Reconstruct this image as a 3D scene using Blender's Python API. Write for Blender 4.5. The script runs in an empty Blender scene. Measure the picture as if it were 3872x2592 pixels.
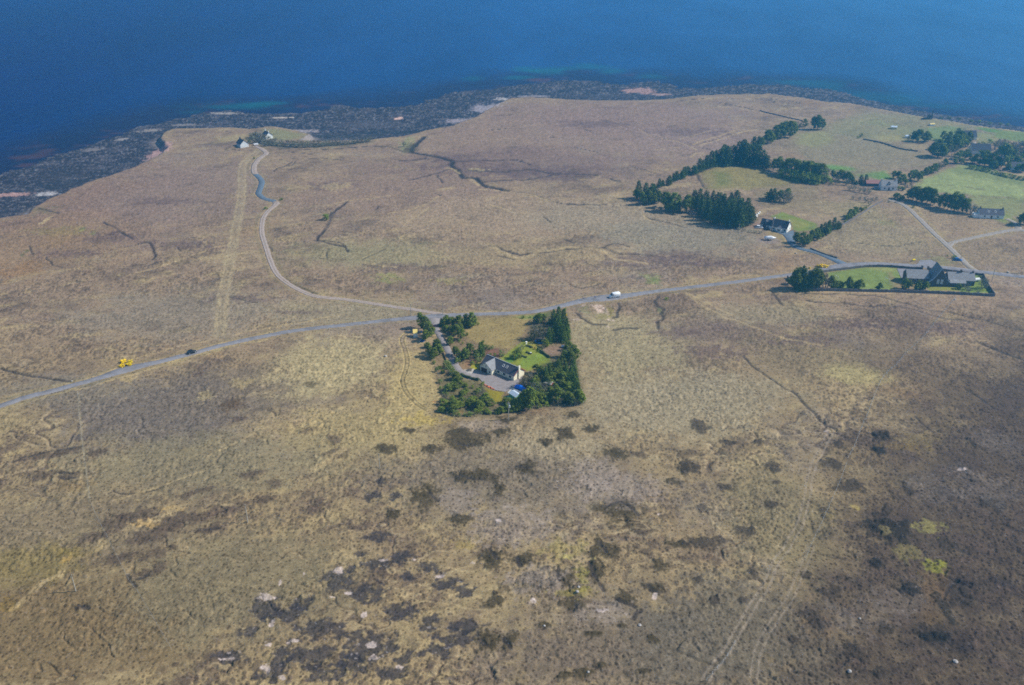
import bpy, bmesh, math, random
import numpy as np
from mathutils import Vector, Matrix

# ------------------------------------------------------------------ camera, world, sun, exposure
SC = bpy.context.scene
COL = SC.collection
CX, CY, F = 1936.0, 1296.0, 3525.0          # photograph's centre and focal length in its own pixels
PITCH = math.radians(27.0)
CAMH = 192.0
SEA_Z = -8.0
cam = bpy.data.cameras.new("camera")
cam.sensor_width = 36.0
cam.lens = 36.0 * F / 3872.0
cam.clip_start = 1.0
cam.clip_end = 60000.0
camo = bpy.data.objects.new("camera", cam)
COL.objects.link(camo)
camo.location = (0, 0, CAMH)
camo.rotation_euler = (math.radians(90) - PITCH, 0, 0)
SC.camera = camo

SUN_EL, SUN_AZ = math.radians(41.0), math.radians(86.0)     # azimuth clockwise from +Y
world = bpy.data.worlds.new("World")
SC.world = world
world.use_nodes = True
wn = world.node_tree
wn.nodes.clear()
w_out = wn.nodes.new("ShaderNodeOutputWorld")
w_bg = wn.nodes.new("ShaderNodeBackground")
w_sky = wn.nodes.new("ShaderNodeTexSky")
w_sky.sky_type = 'NISHITA'
w_sky.sun_disc = False
w_sky.sun_elevation = SUN_EL
w_sky.sun_rotation = SUN_AZ
w_sky.altitude = 100
w_sky.air_density = 1.0
w_sky.dust_density = 0.6
w_sky.ozone_density = 1.6
w_bg.inputs["Strength"].default_value = 0.10
wn.links.new(w_sky.outputs[0], w_bg.inputs[0])
wn.links.new(w_bg.outputs[0], w_out.inputs[0])

sun = bpy.data.lights.new("sun", 'SUN')
sun.energy = 4.6
sun.angle = math.radians(0.5)
sun.color = (1.0, 0.94, 0.84)
suno = bpy.data.objects.new("sun", sun)
COL.objects.link(suno)
_sd = Vector((math.cos(SUN_EL) * math.sin(SUN_AZ), math.cos(SUN_EL) * math.cos(SUN_AZ), math.sin(SUN_EL)))
suno.rotation_euler = _sd.to_track_quat('Z', 'Y').to_euler()
suno.location = (300, 300, 150)

SC.view_settings.view_transform = 'Standard'
SC.view_settings.look = 'None'
SC.view_settings.exposure = 0.5
SC.view_settings.gamma = 1.0
SC.view_settings.use_curve_mapping = False
SC.render.engine = 'CYCLES'
SC.cycles.max_bounces = 4
SC.cycles.diffuse_bounces = 2
SC.cycles.glossy_bounces = 2
SC.cycles.transmission_bounces = 2
SC.cycles.volume_bounces = 1
SC.cycles.use_denoising = False
SC.cycles.sample_clamp_indirect = 1.0
SC.cycles.filter_width = 1.7
SC.cycles.caustics_reflective = False
SC.cycles.caustics_refractive = False

HAZE = 0.00037

# ------------------------------------------------------------------ geometry of the place
FWD = np.array([0, math.cos(PITCH), -math.sin(PITCH)])
UPV = np.array([0, math.sin(PITCH), math.cos(PITCH)])

def ground(px, py, z=0.0):
    """point of the level z on the sight line through a photograph pixel (arrays welcome)"""
    px = np.asarray(px, dtype=np.float64); py = np.asarray(py, dtype=np.float64)
    a = (px - CX) / F; b = -(py - CY) / F
    dy = FWD[1] + b * UPV[1]; dz = FWD[2] + b * UPV[2]
    t = (z - CAMH) / dz
    return a * t, dy * t

def pixel(x, y, z=0.0):
    x = np.asarray(x, dtype=np.float64); y = np.asarray(y, dtype=np.float64)
    d = y * FWD[1] + (z - CAMH) * FWD[2]
    u = y * UPV[1] + (z - CAMH) * UPV[2]
    return CX + F * x / d, CY - F * u / d

def scale_at(py):            # pixels of the photograph per metre across, for level ground
    return math.cos(PITCH) / CAMH * (py - CY) + F * math.sin(PITCH) / CAMH

def dep_at(py):
    return PITCH + math.atan((py - CY) / F)

def s2l(c):
    c = np.asarray(c, dtype=np.float64) / 255.0
    return np.where(c <= 0.04045, c / 12.92, ((c + 0.055) / 1.055) ** 2.4)

rng = np.random.default_rng(7)
random.seed(11)
_ang = rng.random(4096) * 2 * math.pi
_GX, _GY = np.cos(_ang).astype(np.float32), np.sin(_ang).astype(np.float32)

def _hash(ix, iy, seed):
    h = (ix.astype(np.uint32) * np.uint32(374761393) + iy.astype(np.uint32) * np.uint32(668265263)
         + np.uint32((seed * 974634777) & 0xFFFFFFFF))
    h = (h ^ (h >> np.uint32(13))) * np.uint32(1274126177)
    return (h ^ (h >> np.uint32(16))) & np.uint32(4095)

def pn(x, y, seed=0):
    """gradient noise about -0.7..0.7"""
    fx = np.floor(x); fy = np.floor(y)
    ix = fx.astype(np.int64); iy = fy.astype(np.int64)
    tx = (x - fx).astype(np.float32); ty = (y - fy).astype(np.float32)
    def g(a, b):
        h = _hash(ix + a, iy + b, seed)
        return _GX[h] * (tx - a) + _GY[h] * (ty - b)
    u = tx * tx * tx * (tx * (tx * 6 - 15) + 10); v = ty * ty * ty * (ty * (ty * 6 - 15) + 10)
    a = g(0, 0); b = g(1, 0); c = g(0, 1); d = g(1, 1)
    p = a + u * (b - a); q = c + u * (d - c)
    return p + v * (q - p)

def fbm(x, y, lam, oct=3, seed=0, rough=0.5):
    s = 0; amp = 1.0; tot = 0
    for k in range(oct):
        s = s + amp * pn(x / lam + 17.3 * k, y / lam - 9.1 * k, seed + k * 31)
        tot += amp; amp *= rough; lam /= 2.03
    return s / tot * 1.5

def cells(x, y, seed=0):
    """distance to the nearest of randomly jittered points, one per unit cell, and that point's own random number"""
    fx = np.floor(x); fy = np.floor(y); ix = fx.astype(np.int64); iy = fy.astype(np.int64)
    tx = (x - fx).astype(np.float32); ty = (y - fy).astype(np.float32)
    best = np.full(x.shape, 9.0, dtype=np.float32); rnd = np.zeros(x.shape, dtype=np.float32)
    for i in (-1, 0, 1):
        for j in (-1, 0, 1):
            h1 = _hash(ix + i, iy + j, seed).astype(np.float32) / 4096.0; h2 = _hash(ix + i, iy + j, seed + 57).astype(np.float32) / 4096.0
            dd = np.hypot(i + h1 - tx, j + h2 - ty); m = dd < best
            best[m] = dd[m]; rnd[m] = ((h1 * 7.13 + h2 * 3.7) % 1.0)[m]
    return best, rnd

def sstep(a, b, v):
    t = np.clip((v - a) / (b - a), 0, 1)
    return t * t * (3 - 2 * t)

def lerp(a, b, t):
    return a + (b - a) * t

def catmull(pts, step):
    """smooth a list of (x, y, w) and resample every 'step' metres"""
    P = [np.array(p, dtype=float) for p in pts]
    P = [2 * P[0] - P[1]] + P + [2 * P[-1] - P[-2]]
    out = []
    for i in range(1, len(P) - 2):
        n = max(2, int(np.linalg.norm(P[i + 1][:2] - P[i][:2]) / step))
        for k in range(n):
            t = k / n
            out.append(0.5 * (2 * P[i] + (P[i + 1] - P[i - 1]) * t + (2 * P[i - 1] - 5 * P[i] + 4 * P[i + 1] - P[i + 2]) * t * t
                              + (3 * P[i] - P[i - 1] - 3 * P[i + 1] + P[i + 2]) * t ** 3))
    out.append(P[-2])
    return np.array(out)

def crop(o, s, pts):         # points read off an enlarged piece of the photograph -> photograph pixels
    return [(o[0] + p[0] * s,) + (o[1] + p[1] * s,) + tuple(p[2:]) for p in pts]

def world_line(pts, step=2.0, z=0.0):
    r = []
    for p in pts:
        x, y = ground(p[0], p[1], z)
        r.append((float(x), float(y), p[2] if len(p) > 2 else 0))
    return catmull(r, step)

# ------------------------------------------------------------------ coast, roads and yards (read off the photograph)
LAND_EDGE = [(-2400, 1900), (-700, 1110), (-200, 905), (0, 826), (103, 812), (143, 775), (230, 735), (275, 712), (373, 677), (494, 637), (574, 603), (618, 576),
    (640, 553), (622, 530), (612, 508), (654, 487), (760, 484), (861, 482), (947, 488), (1010, 478), (1062, 482), (1120, 493), (1165, 507), (1130, 530), (1190, 533),
    (1300, 531), (1407, 527), (1521, 516), (1613, 493), (1717, 473), (1803, 441), (1889, 389), (1940, 369), (2004, 366), (2090, 372), (2176, 378),
    (2348, 381), (2453, 378), (2514, 376), (2644, 361), (2721, 357), (2912, 354), (3027, 369), (3115, 384), (3214, 390), (3344, 415), (3444, 434),
    (3536, 449), (3650, 468), (3765, 484), (3872, 499), (4300, 570), (5600, 720)]
WATER = [(-2400, 1620), (-700, 930), (-200, 740), (0, 660), (155, 603), (287, 563), (459, 505), (517, 482), (660, 453), (775, 425), (844, 418), (930, 428), (1119, 430),
    (1205, 415), (1286, 398), (1420, 408), (1573, 393), (1705, 349), (1831, 338), (2004, 315), (2136, 300), (2262, 306), (2377, 320), (2434, 309), (2491, 308),
    (2568, 330), (2683, 334), (2836, 315), (2950, 321), (3100, 334), (3153, 336), (3214, 357), (3344, 392), (3459, 415), (3536, 428), (3650, 443),
    (3803, 468), (3872, 482), (4300, 548), (5600, 690)]

C6 = ((0, 700), .574); C1 = ((1500, 1120), .3415); CV = ((2150, 1050), .2134); C5 = ((2900, 850), .4149)
C3 = ((820, 430), .2561); C2 = ((1520, 1140), .2049); CH = ((1720, 1280), .2134); CT = ((2300, 300), .3826)
C4 = ((3000, 300), .3826); CK = ((3200, 600), .2868); CB = ((2800, 720), .1878); CS = ((3360, 980), .1878)
CSL = ((1620, 1420), .1451); CG = ((1950, 1180), .1403); CD = ((2960, 990), .1622); CM = ((1200, 200), .574)
CF0 = ((0, 1500), .6963); CF1 = ((1300, 1500), .6963); CF2 = ((2572, 1100), .952)

ROADS = {
 'road': dict(step=1.5, pts=[(-900, 1815, 3.26), (-300, 1640, 3.26), (0, 1539, 3.26), (103, 1504, 3.26), (230, 1472, 3.26), (373, 1432, 3.43), (471, 1400, 5.8), (574, 1375, 3.52), (700, 1343, 3.17), (832, 1306, 3.08),
    (947, 1280, 3.08), (1091, 1254, 3.08), (1205, 1240, 3.08), (1300, 1230, 3.17), (1400, 1219, 3.17), (1500, 1209, 3.52), (1620, 1201, 5.0), (1690, 1197, 4.6), (1773, 1192, 3.17), (1876, 1188, 3.08),
    (1978, 1184, 3.08), (2046, 1175, 3.17), (2132, 1154, 3.52), (2214, 1134, 4.8), (2270, 1127, 6.6), (2321, 1121, 6.6), (2385, 1113, 4.4), (2470, 1101, 3.17), (2560, 1091, 3.08),
    (2650, 1081, 3.08), (2780, 1066, 3.08), (2900, 1050, 3.17), (2983, 1039, 3.34), (3107, 1022, 4.6), (3190, 1007, 6.5), (3315, 1000, 5.2), (3439, 1005, 4.6), (3564, 1012, 4.6),
    (3688, 1026, 4.6), (3872, 1047, 4.2), (4500, 1125, 3.52)]),
 'track': dict(step=1.5, pts=[(1690, 1195, 2.8), (1640, 1186, 2.6), (1585, 1176, 2.6), (1500, 1163, 2.6), (1400, 1146, 2.6), (1300, 1130, 2.6), (1205, 1121, 2.6), (1148, 1104, 2.7), (1091, 1073, 2.7), (1050, 1039, 2.8), (1027, 998, 2.8),
    (1004, 930, 2.8), (990, 878, 2.8), (996, 826, 2.9), (1016, 798, 3.0), (1042, 777, 3.9), (1044, 767, 3.9), (1030, 762, 3.8), (999, 753, 3.8), (979, 738, 3.8), (979, 728, 3.8), (986, 707, 3.8),
    (990, 691, 3.8), (981, 673, 3.8), (966, 660, 3.9), (960, 647, 4.0), (962, 625, 4.0), (979, 602, 4.0), (1005, 584, 4.0), (1003, 575, 3.8), (985, 563, 3.6), (966, 553, 2.6)]),
 'side_track': dict(step=1.5, pts=[(3690, 1026, 4.0), (3662, 1005, 3.6), (3640, 983, 3.4), (3614, 958, 3.4), (3580, 925, 3.4), (3560, 906, 3.2), (3525, 874, 3.2), (3497, 846, 3.2), (3438, 789, 3.2), (3406, 769, 3.2), (3361, 755, 3.0)]),
 'farm_track': dict(step=1.5, pts=[(3588, 928, 3.4), (3610, 913, 3.2), (3688, 897, 3.2), (3774, 881, 3.2), (3846, 871, 4.2), (3930, 884, 4.0), (4200, 920, 4)]),
 'cottage_drive': dict(step=1.5, pts=[(3850, 872, 4.4), (3848, 856, 3.4), (3832, 842, 3.0), (3805, 830, 3.0)]),
 'bungalow_drive': dict(step=1.5, pts=[(3196, 1003, 5.0), (3149, 980, 4.4), (3087, 955, 4.0), (3024, 939, 4.0), (3000, 926, 4.2), (2990, 908, 4.6), (2976, 886, 5.4)]),
 'house_drive': dict(step=1.2, pts=[(1640, 1206, 7.5), (1643, 1226, 4.6), (1651, 1251, 2.9), (1668, 1281, 2.9), (1684, 1310, 2.9), (1698, 1337, 2.9), (1711, 1361, 3.0), (1721, 1382, 3.2), (1735, 1402, 3.5), (1758, 1419, 3.9), (1790, 1429, 4.4)]),
 'village_lane': dict(step=2.0, pts=[(3590, 606, 3.2), (3622, 590, 3.2), (3655, 570, 3.0), (3676, 552, 2.8), (3684, 538, 2.8)]),
}
for r in ROADS.values():
    r['line'] = world_line(r['pts'], r['step'])

YARDS = {
 'yard': crop(*CH, [(300, 640), (330, 575), (440, 565), (600, 640), (700, 600), (800, 640), (1050, 740), (1180, 660), (1215, 690), (1130, 800), (1100, 850), (1010, 890), (890, 950), (760, 930), (640, 890), (545, 830), (430, 715), (300, 690)]),
 'concrete_pad': crop(*CH, [(1000, 888), (1105, 830), (1180, 940), (1160, 1010), (1030, 1060), (930, 960)]),
 'car_park': crop(*CS, [(640, 15), (860, 12), (940, 50), (1000, 150), (985, 172), (660, 160), (540, 140), (600, 70)]),
 'playground': crop(*CS, [(165, 195), (500, 205), (480, 420), (330, 425), (250, 390)]),
 'bungalow_yard': crop(*CB, [(430, 760), (700, 780), (930, 850), (1065, 800), (1080, 870), (1060, 1010), (990, 1010), (880, 900), (560, 790), (480, 780)]),
}
# ------------------------------------------------------------------ terrain: one sheet, finest where it is seen closest
def spread(a, b, step, ends_lo, ends_hi):
    core = np.arange(a, b + 1, step)
    return np.concatenate([np.array(ends_lo), core, np.array(ends_hi)])
GXP = spread(-700, 4572, 3.3, [-14000, -9000, -6000, -4200, -3000, -2300, -1800, -1450, -1200, -1050, -940, -860, -800, -755], [4600, 4650, 4720, 4820, 4960, 5150, 5400, 5800, 6400, 7400, 9000, 12000, 16000])
GYP = spread(232, 2800, 3.3, [], [2830, 2880, 2960, 3080, 3250, 3500, 3850, 4400, 5200, 6200, 7400])
NX, NY = len(GXP), len(GYP)
PX, PY = np.meshgrid(GXP, GYP)
X, Y = ground(PX, PY)
X = X.astype(np.float64); Y = Y.astype(np.float64)

def block(pts, pad):
    """grid window round a list of world points (pad in metres)"""
    pts = np.asarray(pts)[:, :2]
    lo = pts.min(0) - pad; hi = pts.max(0) + pad
    cx, cy = [], []
    for xx in (lo[0], hi[0]):
        for yy in (lo[1], hi[1]):
            p = pixel(xx, max(yy, 30.0)); cx.append(float(p[0])); cy.append(float(p[1]))
    i0 = max(0, np.searchsorted(GXP, min(cx)) - 1); i1 = min(NX, np.searchsorted(GXP, max(cx)) + 1)
    j0 = max(0, np.searchsorted(GYP, min(cy)) - 1); j1 = min(NY, np.searchsorted(GYP, max(cy)) + 1)
    return slice(j0, j1), slice(i0, i1)

def seg_dist(x, y, a, b):
    d = b[:2] - a[:2]
    L = max(float(d @ d), 1e-9)
    t = np.clip(((x - a[0]) * d[0] + (y - a[1]) * d[1]) / L, 0, 1)
    return np.hypot(x - a[0] - t * d[0], y - a[1] - t * d[1]), t

def line_dist(line, pad, chunk=6):
    """distance to a polyline (inf beyond pad) and half width along it"""
    D = np.full(X.shape, 1e6, dtype=np.float32)
    Wd = np.zeros(X.shape, dtype=np.float32)
    for k in range(0, len(line) - 1, chunk):
        part = line[k:k + chunk + 1]
        sl = block(part, pad)
        x, y = X[sl], Y[sl]
        if x.size == 0: continue
        d0 = D[sl]; w0 = Wd[sl]
        for i in range(len(part) - 1):
            d, t = seg_dist(x, y, part[i], part[i + 1])
            w = part[i][2] + (part[i + 1][2] - part[i][2]) * t
            m = d < d0
            d0[m] = d[m]; w0[m] = w[m]
    return D, Wd

def in_poly(x, y, poly):
    inside = np.zeros(x.shape, dtype=bool)
    n = len(poly)
    for i in range(n):
        x0, y0 = poly[i][:2]; x1, y1 = poly[(i + 1) % n][:2]
        c = ((y0 > y) != (y1 > y)) & (x < (x1 - x0) * (y - y0) / (y1 - y0 + 1e-12) + x0)
        inside ^= c
    return inside

def poly_sd(poly, pad):
    """signed distance (inside positive) to a closed polygon on its grid window"""
    poly = np.asarray(poly)[:, :2]
    sl = block(poly, pad)
    x, y = X[sl], Y[sl]
    d = np.full(x.shape, 1e6)
    for i in range(len(poly)):
        d = np.minimum(d, seg_dist(x, y, poly[i], poly[(i + 1) % len(poly)])[0])
    return sl, np.where(in_poly(x, y, poly), d, -d)

def wpoly(pts, z=0.0):
    return np.array([[float(v) for v in ground(p[0], p[1], z)] for p in pts])

# coast
le = wpoly(LAND_EDGE); wl = wpoly(WATER, SEA_Z)
def dist_full(line):
    d = np.full(X.shape, 1e6)
    for i in range(len(line) - 1):
        d = np.minimum(d, seg_dist(X, Y, line[i], line[i + 1])[0])
    return d
le_poly = np.vstack([le, [[le[-1][0] + 4000, -3000], [-9000, -3000]]])
wl_poly = np.vstack([wl, [[wl[-1][0] + 4000, -3000], [-9000, -3000]]])
XW = X + 2.2 * fbm(X, Y, 14, 2, 5); YW = Y + 2.2 * fbm(X, Y, 14, 2, 9)
XS, YS = X, Y
X, Y = XW, YW
LAND = dist_full(le) * np.where(in_poly(X, Y, le_poly), 1, -1)       # + inland
X, Y = XS + 6 * fbm(XS, YS, 22, 3, 15), YS + 9 * fbm(XS, YS, 22, 3, 19)
SHORE = dist_full(wl) * np.where(in_poly(X, Y, wl_poly), 1, -1)      # + landward of the waterline
X, Y = XS, YS

# ground that has been levelled
FLAT = np.zeros(X.shape, dtype=np.float32)
ROADM = np.zeros(X.shape, dtype=np.float32)
ROADD = np.full(X.shape, 1e6, dtype=np.float32)
for nm, r in ROADS.items():
    D, Wd = line_dist(r['line'], 16)
    e = D - Wd / 2
    FLAT = np.maximum(FLAT, 1 - sstep(1.0, 9.0, e))
    ROADM = np.maximum(ROADM, (e < 0.15).astype(np.float32))
    ROADD = np.minimum(ROADD, e)
YARDW = {k: wpoly(v) for k, v in YARDS.items()}
for nm, poly in YARDW.items():
    sl, sd = poly_sd(poly, 12)
    FLAT[sl] = np.maximum(FLAT[sl], sstep(-7, -1, sd))
    ROADM[sl] = np.maximum(ROADM[sl], (sd > -0.15).astype(np.float32))
ENCL = wpoly([(1545, 1225), (1680, 1580), (2206, 1532), (2118, 1168)])
for poly, pad in ((ENCL, 14), (wpoly([(2900, 1020), (3030, 1110), (3790, 1130), (3740, 1020), (3300, 985)]), 14), (wpoly([(2780, 800), (2960, 960), (3160, 820), (2980, 740)]), 14),
                  (wpoly([(3290, 640), (3380, 740), (3470, 720), (3440, 640)]), 14), (wpoly([(3670, 780), (3690, 850), (3830, 850), (3800, 770)]), 14),
                  (wpoly([(3570, 480), (3640, 640), (3950, 680), (3900, 500)]), 14), (wpoly([(860, 500), (870, 570), (1060, 570), (1060, 500)]), 10)):
    sl, sd = poly_sd(poly, pad + 4)
    FLAT[sl] = np.maximum(FLAT[sl], sstep(-pad, -2, sd))

# large, gentle relief (roads follow it), then moor roughness
def big_relief(x, y):
    return 0.9 * fbm(x, y, 95, 2, 41)
R = big_relief(X, Y)
rough = 1 - FLAT
n14 = fbm(X, Y, 14, 3, 51); n4 = fbm(X, Y, 4.2, 3, 53, .6); n40 = fbm(X, Y, 40, 2, 57)
Z = R + rough * (0.60 * n40 + 0.34 * n14 + 0.13 * n4)
_f, _r = cells(X / 1.9, Y / 2.3, 301)
_f2, _r2 = cells(X / 4.6, Y / 5.2, 307)
_fade = (1 - sstep(440, 800, Y)) * sstep(-.55, .3, fbm(X, Y, 24, 2, 305))
TUS = np.maximum((1 - sstep(.12 + .22 * _r, .22 + .30 * _r, _f)) * _fade, (1 - sstep(.08 + .20 * _r2, .2 + .24 * _r2, _f2 + .35 * pn(X / 1.6, Y / 1.6, 309))) * (_r2 > .45) * _fade)
Z += rough * TUS * .26
ES = np.hypot(X, Y)
# ------------------------------------------------------------------ what grows where
def C(r, g, b):
    return s2l((r, g, b)) * 0.98
TAN, STRAW, HEATH, DARK = C(140, 121, 89), C(167, 147, 104), C(105, 88, 74), C(66, 56, 48)
LILAC, PEAT, ORANGE, MOSS = C(133, 120, 110), C(48, 43, 47), C(134, 102, 67), C(124, 121, 65)
GREEN, LAWN, PALEROCK, FAWN = C(105, 112, 66), C(89, 111, 52), C(208, 193, 184), C(141, 119, 96)
PINK = C(170, 142, 132)
COLR = np.zeros(X.shape + (3,), dtype=np.float32)
SPK = np.full(X.shape, 0.85, dtype=np.float32)       # strength of the dark tussock flecks
STN = np.full(X.shape, 0.12, dtype=np.float32)       # strength of the pale stones
m_big = fbm(X, Y, 120, 3, 61); m_mid = fbm(X * 0.8 + 0.35 * Y, Y - 0.35 * X, 34, 3, 63, .6); m_sm = fbm(X, Y, 9, 3, 67, .6)
streak = fbm(0.45 * X + 0.10 * Y, 1.3 * Y - 0.6 * X, 16, 3, 71, .6)
FN = fbm(X, Y, 3.4, 3, 201, .75)
FN2 = fbm(X, Y, 1.9, 2, 207, .8)
near = 1 - sstep(1150, 1560, PY)                     # moor beyond the road: fawn; near side: tussocky
def put(mask, col):
    global COLR
    m = np.clip(mask, 0, 1)[..., None].astype(np.float32)
    COLR += m * (np.asarray(col, dtype=np.float32) - COLR)
COLR[:] = TAN
put(near * 0.9, FAWN)
put(sstep(-.1, .55, m_mid + .4 * m_sm) * .75, HEATH)
put(sstep(.05, .5, streak + .5 * m_sm) * .55, STRAW)
put(sstep(.15, .6, m_big + .4 * m_sm) * .5, LILAC)
put(sstep(.3, .7, fbm(X, Y, 60, 3, 73) + .3 * m_sm) * .5, ORANGE)
put(TUS * .62 * (1 - FLAT), C(76, 63, 54))
put(sstep(.14, .46, FN) * (.22 + .16 * near), C(84, 69, 60))
put(sstep(.18, .55, -FN + .3 * m_sm) * .22, C(172, 154, 116))
put(sstep(.30, .48, fbm(X, Y, 7.5, 3, 211, .65)) * (.55 - .2 * near), C(78, 64, 54))
put(sstep(.34, .5, fbm(.6 * X + .25 * Y, 1.3 * Y, 11, 3, 213, .65)) * near * .5, C(74, 62, 56))
put(near * sstep(.25, .6, fbm(X * .6, Y, 45, 3, 75) + .4 * m_sm) * .35, STRAW)

# heather in slanting bands over the near moor, straw-coloured grass between
bu, bv = .73 * X + .68 * Y, -.68 * X + .73 * Y
band = fbm(bu / 3.2, bv, 13, 4, 501, .62); zone = sstep(1380, 1620, PY) * (1 - sstep(1750, 2300, PX + 130 * m_mid))
put(sstep(.06, .42, band + .55 * FN) * zone * .60, C(86, 71, 62))
put(sstep(.10, .40, -band) * zone * .40, C(164, 146, 104))
zone2 = sstep(1450, 1650, PY) * sstep(1500, 2100, PX + 130 * m_mid)
clump = fbm(X, Y * .8, 12, 4, 511, .66)
put(sstep(.16, .46, clump + .45 * FN) * zone2 * .58, C(78, 66, 56))
put(sstep(.15, .5, -clump) * zone2 * .30, C(158, 144, 116))
mound = pn(X / 12.0, Y / 10.0, 531) + .3 * pn(X / 5, Y / 4.6, 533) + .22 * FN
mz = zone2 * sstep(-.2, .3, fbm(X, Y, 70, 2, 535) + .15)
put(sstep(.30, .46, mound) * mz * .72, C(74, 63, 52))
put(sstep(.20, .30, mound) * (1 - sstep(.30, .40, mound)) * mz * .3, C(160, 146, 118))
Z += rough * sstep(.28, .5, mound) * mz * .45
patchy = fbm(.6 * X, Y, 26, 4, 521, .62); zone3 = 1 - sstep(1150, 1450, PY)
put(sstep(.1, .45, patchy) * zone3 * .38, C(122, 104, 90))
put(sstep(.1, .45, -patchy) * zone3 * .34, C(166, 146, 110))
# peat-bank edges: short winding steps, dark cut peat, shaded and lit sides painted in
for lam, sd_, wd in ((60, 401, .020), (38, 411, .026), (26, 421, .03)):
    L_ = fbm(X * .7 + .2 * Y, Y * 1.15, lam, 4, sd_, .58)
    mk = sstep(.02, .3, fbm(X, Y, lam * 1.1, 2, sd_ + 3)) * rough * (1 - .8 * near)
    put((1 - sstep(wd * .4, wd, np.abs(L_ - wd * .5))) * mk * .55, C(72, 60, 56))
    put((1 - sstep(wd * .5, wd * 1.4, np.abs(L_ + wd))) * mk * .35, C(174, 154, 118))
    mk2 = sstep(.05, .35, fbm(X, Y, lam * 1.3, 2, sd_ + 5)) * rough * (1 - .7 * near)
    put((1 - sstep(wd * .4, wd * 1.1, np.abs(L_ - .22))) * mk2 * .45, C(178, 158, 118))
    Z -= (1 - sstep(wd * .4, wd, np.abs(L_ - wd * .5))) * mk * .35

def blob(px, py, rx, ry, col, k=1.0, edge=0.35, tilt=0.0, spk=None, stn=None, dz=0.0, seed=0, ragged=0.55, dith=.75):
    """an uneven patch of one cover; centre and radii as seen in the photograph, laid on the ground in metres"""
    s = scale_at(py); sd_ = math.sin(dep_at(py))
    x0, y0 = [float(v) for v in ground(px, py)]
    a, b = rx / s, ry / (s * sd_)
    R0 = 1.6 * max(a, b) + 3
    sl = block([(x0 - R0, y0 - R0), (x0 + R0, y0 + R0)], 0)
    x, y = X[sl] - x0, Y[sl] - y0
    if x.size == 0: return
    c, s_ = math.cos(tilt), math.sin(tilt)
    u, v = (x * c + y * s_) / a, (-x * s_ + y * c) / b
    nz = fbm(X[sl], Y[sl], max(2.5, .5 * min(a, b) + 2), 3, 81 + seed, .65)
    r = np.hypot(u, v) + ragged * nz
    m = 1 - sstep(1 - edge, 1 + edge, r)
    m = lerp(m, sstep(.30, .86, m * 1.02 + .85 * FN[sl] + .35 * FN2[sl]), dith * sstep(0, .05, m)) * k
    vv_ = (1 + .45 * FN2[sl] + .35 * FN[sl])[..., None].astype(np.float32)
    COLR[sl] += m[..., None].astype(np.float32) * (np.asarray(col, dtype=np.float32) * vv_ - COLR[sl])
    if spk is not None: SPK[sl] += (m * (spk - SPK[sl])).astype(np.float32)
    if stn is not None: STN[sl] += (m * (stn - STN[sl])).astype(np.float32)
    if dz: Z[sl] += m * dz * rough[sl]

def field(poly_px, col, k=1.0, feather=1.5, spk=None, wob=1.5, seed=0, stn=None, z=0.0, vary=.25):
    poly = wpoly(poly_px, z)
    sl, sd = poly_sd(poly, feather + wob + 3)
    sd = sd + wob * fbm(X[sl], Y[sl], 7, 3, 91 + seed)
    m = sstep(-feather, feather, sd) * k
    var = 1 + vary * fbm(X[sl], Y[sl], 11, 4, 95 + seed, .6)
    COLR[sl] += m[..., None].astype(np.float32) * (np.asarray(col, dtype=np.float32) * var[..., None].astype(np.float32) - COLR[sl])
    if spk is not None: SPK[sl] += (m * (spk - SPK[sl])).astype(np.float32)
    if stn is not None: STN[sl] += (m * (stn - STN[sl])).astype(np.float32)

DK = C(60, 54, 52)
def stroke(pts_px, w, col, k=1.0, dz=0.0, off=0.0, broken=0.0, seed=0, wiggle=1.0, spk=None):
    """a line of w metres along the ground: peat bank, ditch, path, wheel mark"""
    if col is DK:
        w *= .64 + .2 * sstep(900, 1300, pts_px[0][1]); k *= .92
    line = world_line(pts_px, 3.0)
    if wiggle:
        for i in range(1, len(line) - 1):
            line[i, 0] += wiggle * 1.5 * float(pn(np.array([line[i, 1] / 9.]), np.array([seed + line[i, 0] / 9.]), 3)[0])
            line[i, 1] += wiggle * 2.2 * float(pn(np.array([line[i, 0] / 9.]), np.array([seed - line[i, 1] / 9.]), 4)[0])
    if off:
        t = np.gradient(line[:, :2], axis=0); t /= np.linalg.norm(t, axis=1)[:, None] + 1e-9
        line[:, 0] += -t[:, 1] * off; line[:, 1] += t[:, 0] * off
    for k0 in range(0, len(line) - 1, 8):
        part = line[k0:k0 + 9]
        sl = block(part, w + 2)
        x, y = X[sl], Y[sl]
        if x.size == 0: continue
        d = np.full(x.shape, 1e6)
        for i in range(len(part) - 1):
            d = np.minimum(d, seg_dist(x, y, part[i], part[i + 1])[0])
        wl_ = w * .5
        m = (1 - sstep(wl_ * .4, wl_ * 1.5, d + w * .45 * FN[sl])) * k
        if broken: m = m * sstep(-.25, .25, fbm(x, y, 10, 2, 99 + seed) + .4 - broken)
        # keep the strongest value where two pieces meet
        COLR[sl] += m[..., None].astype(np.float32) * (np.asarray(col, dtype=np.float32) - COLR[sl])
        if spk is not None: SPK[sl] += (m * (spk - SPK[sl])).astype(np.float32)
        if dz: Z[sl] += m * dz * 0.5
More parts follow.
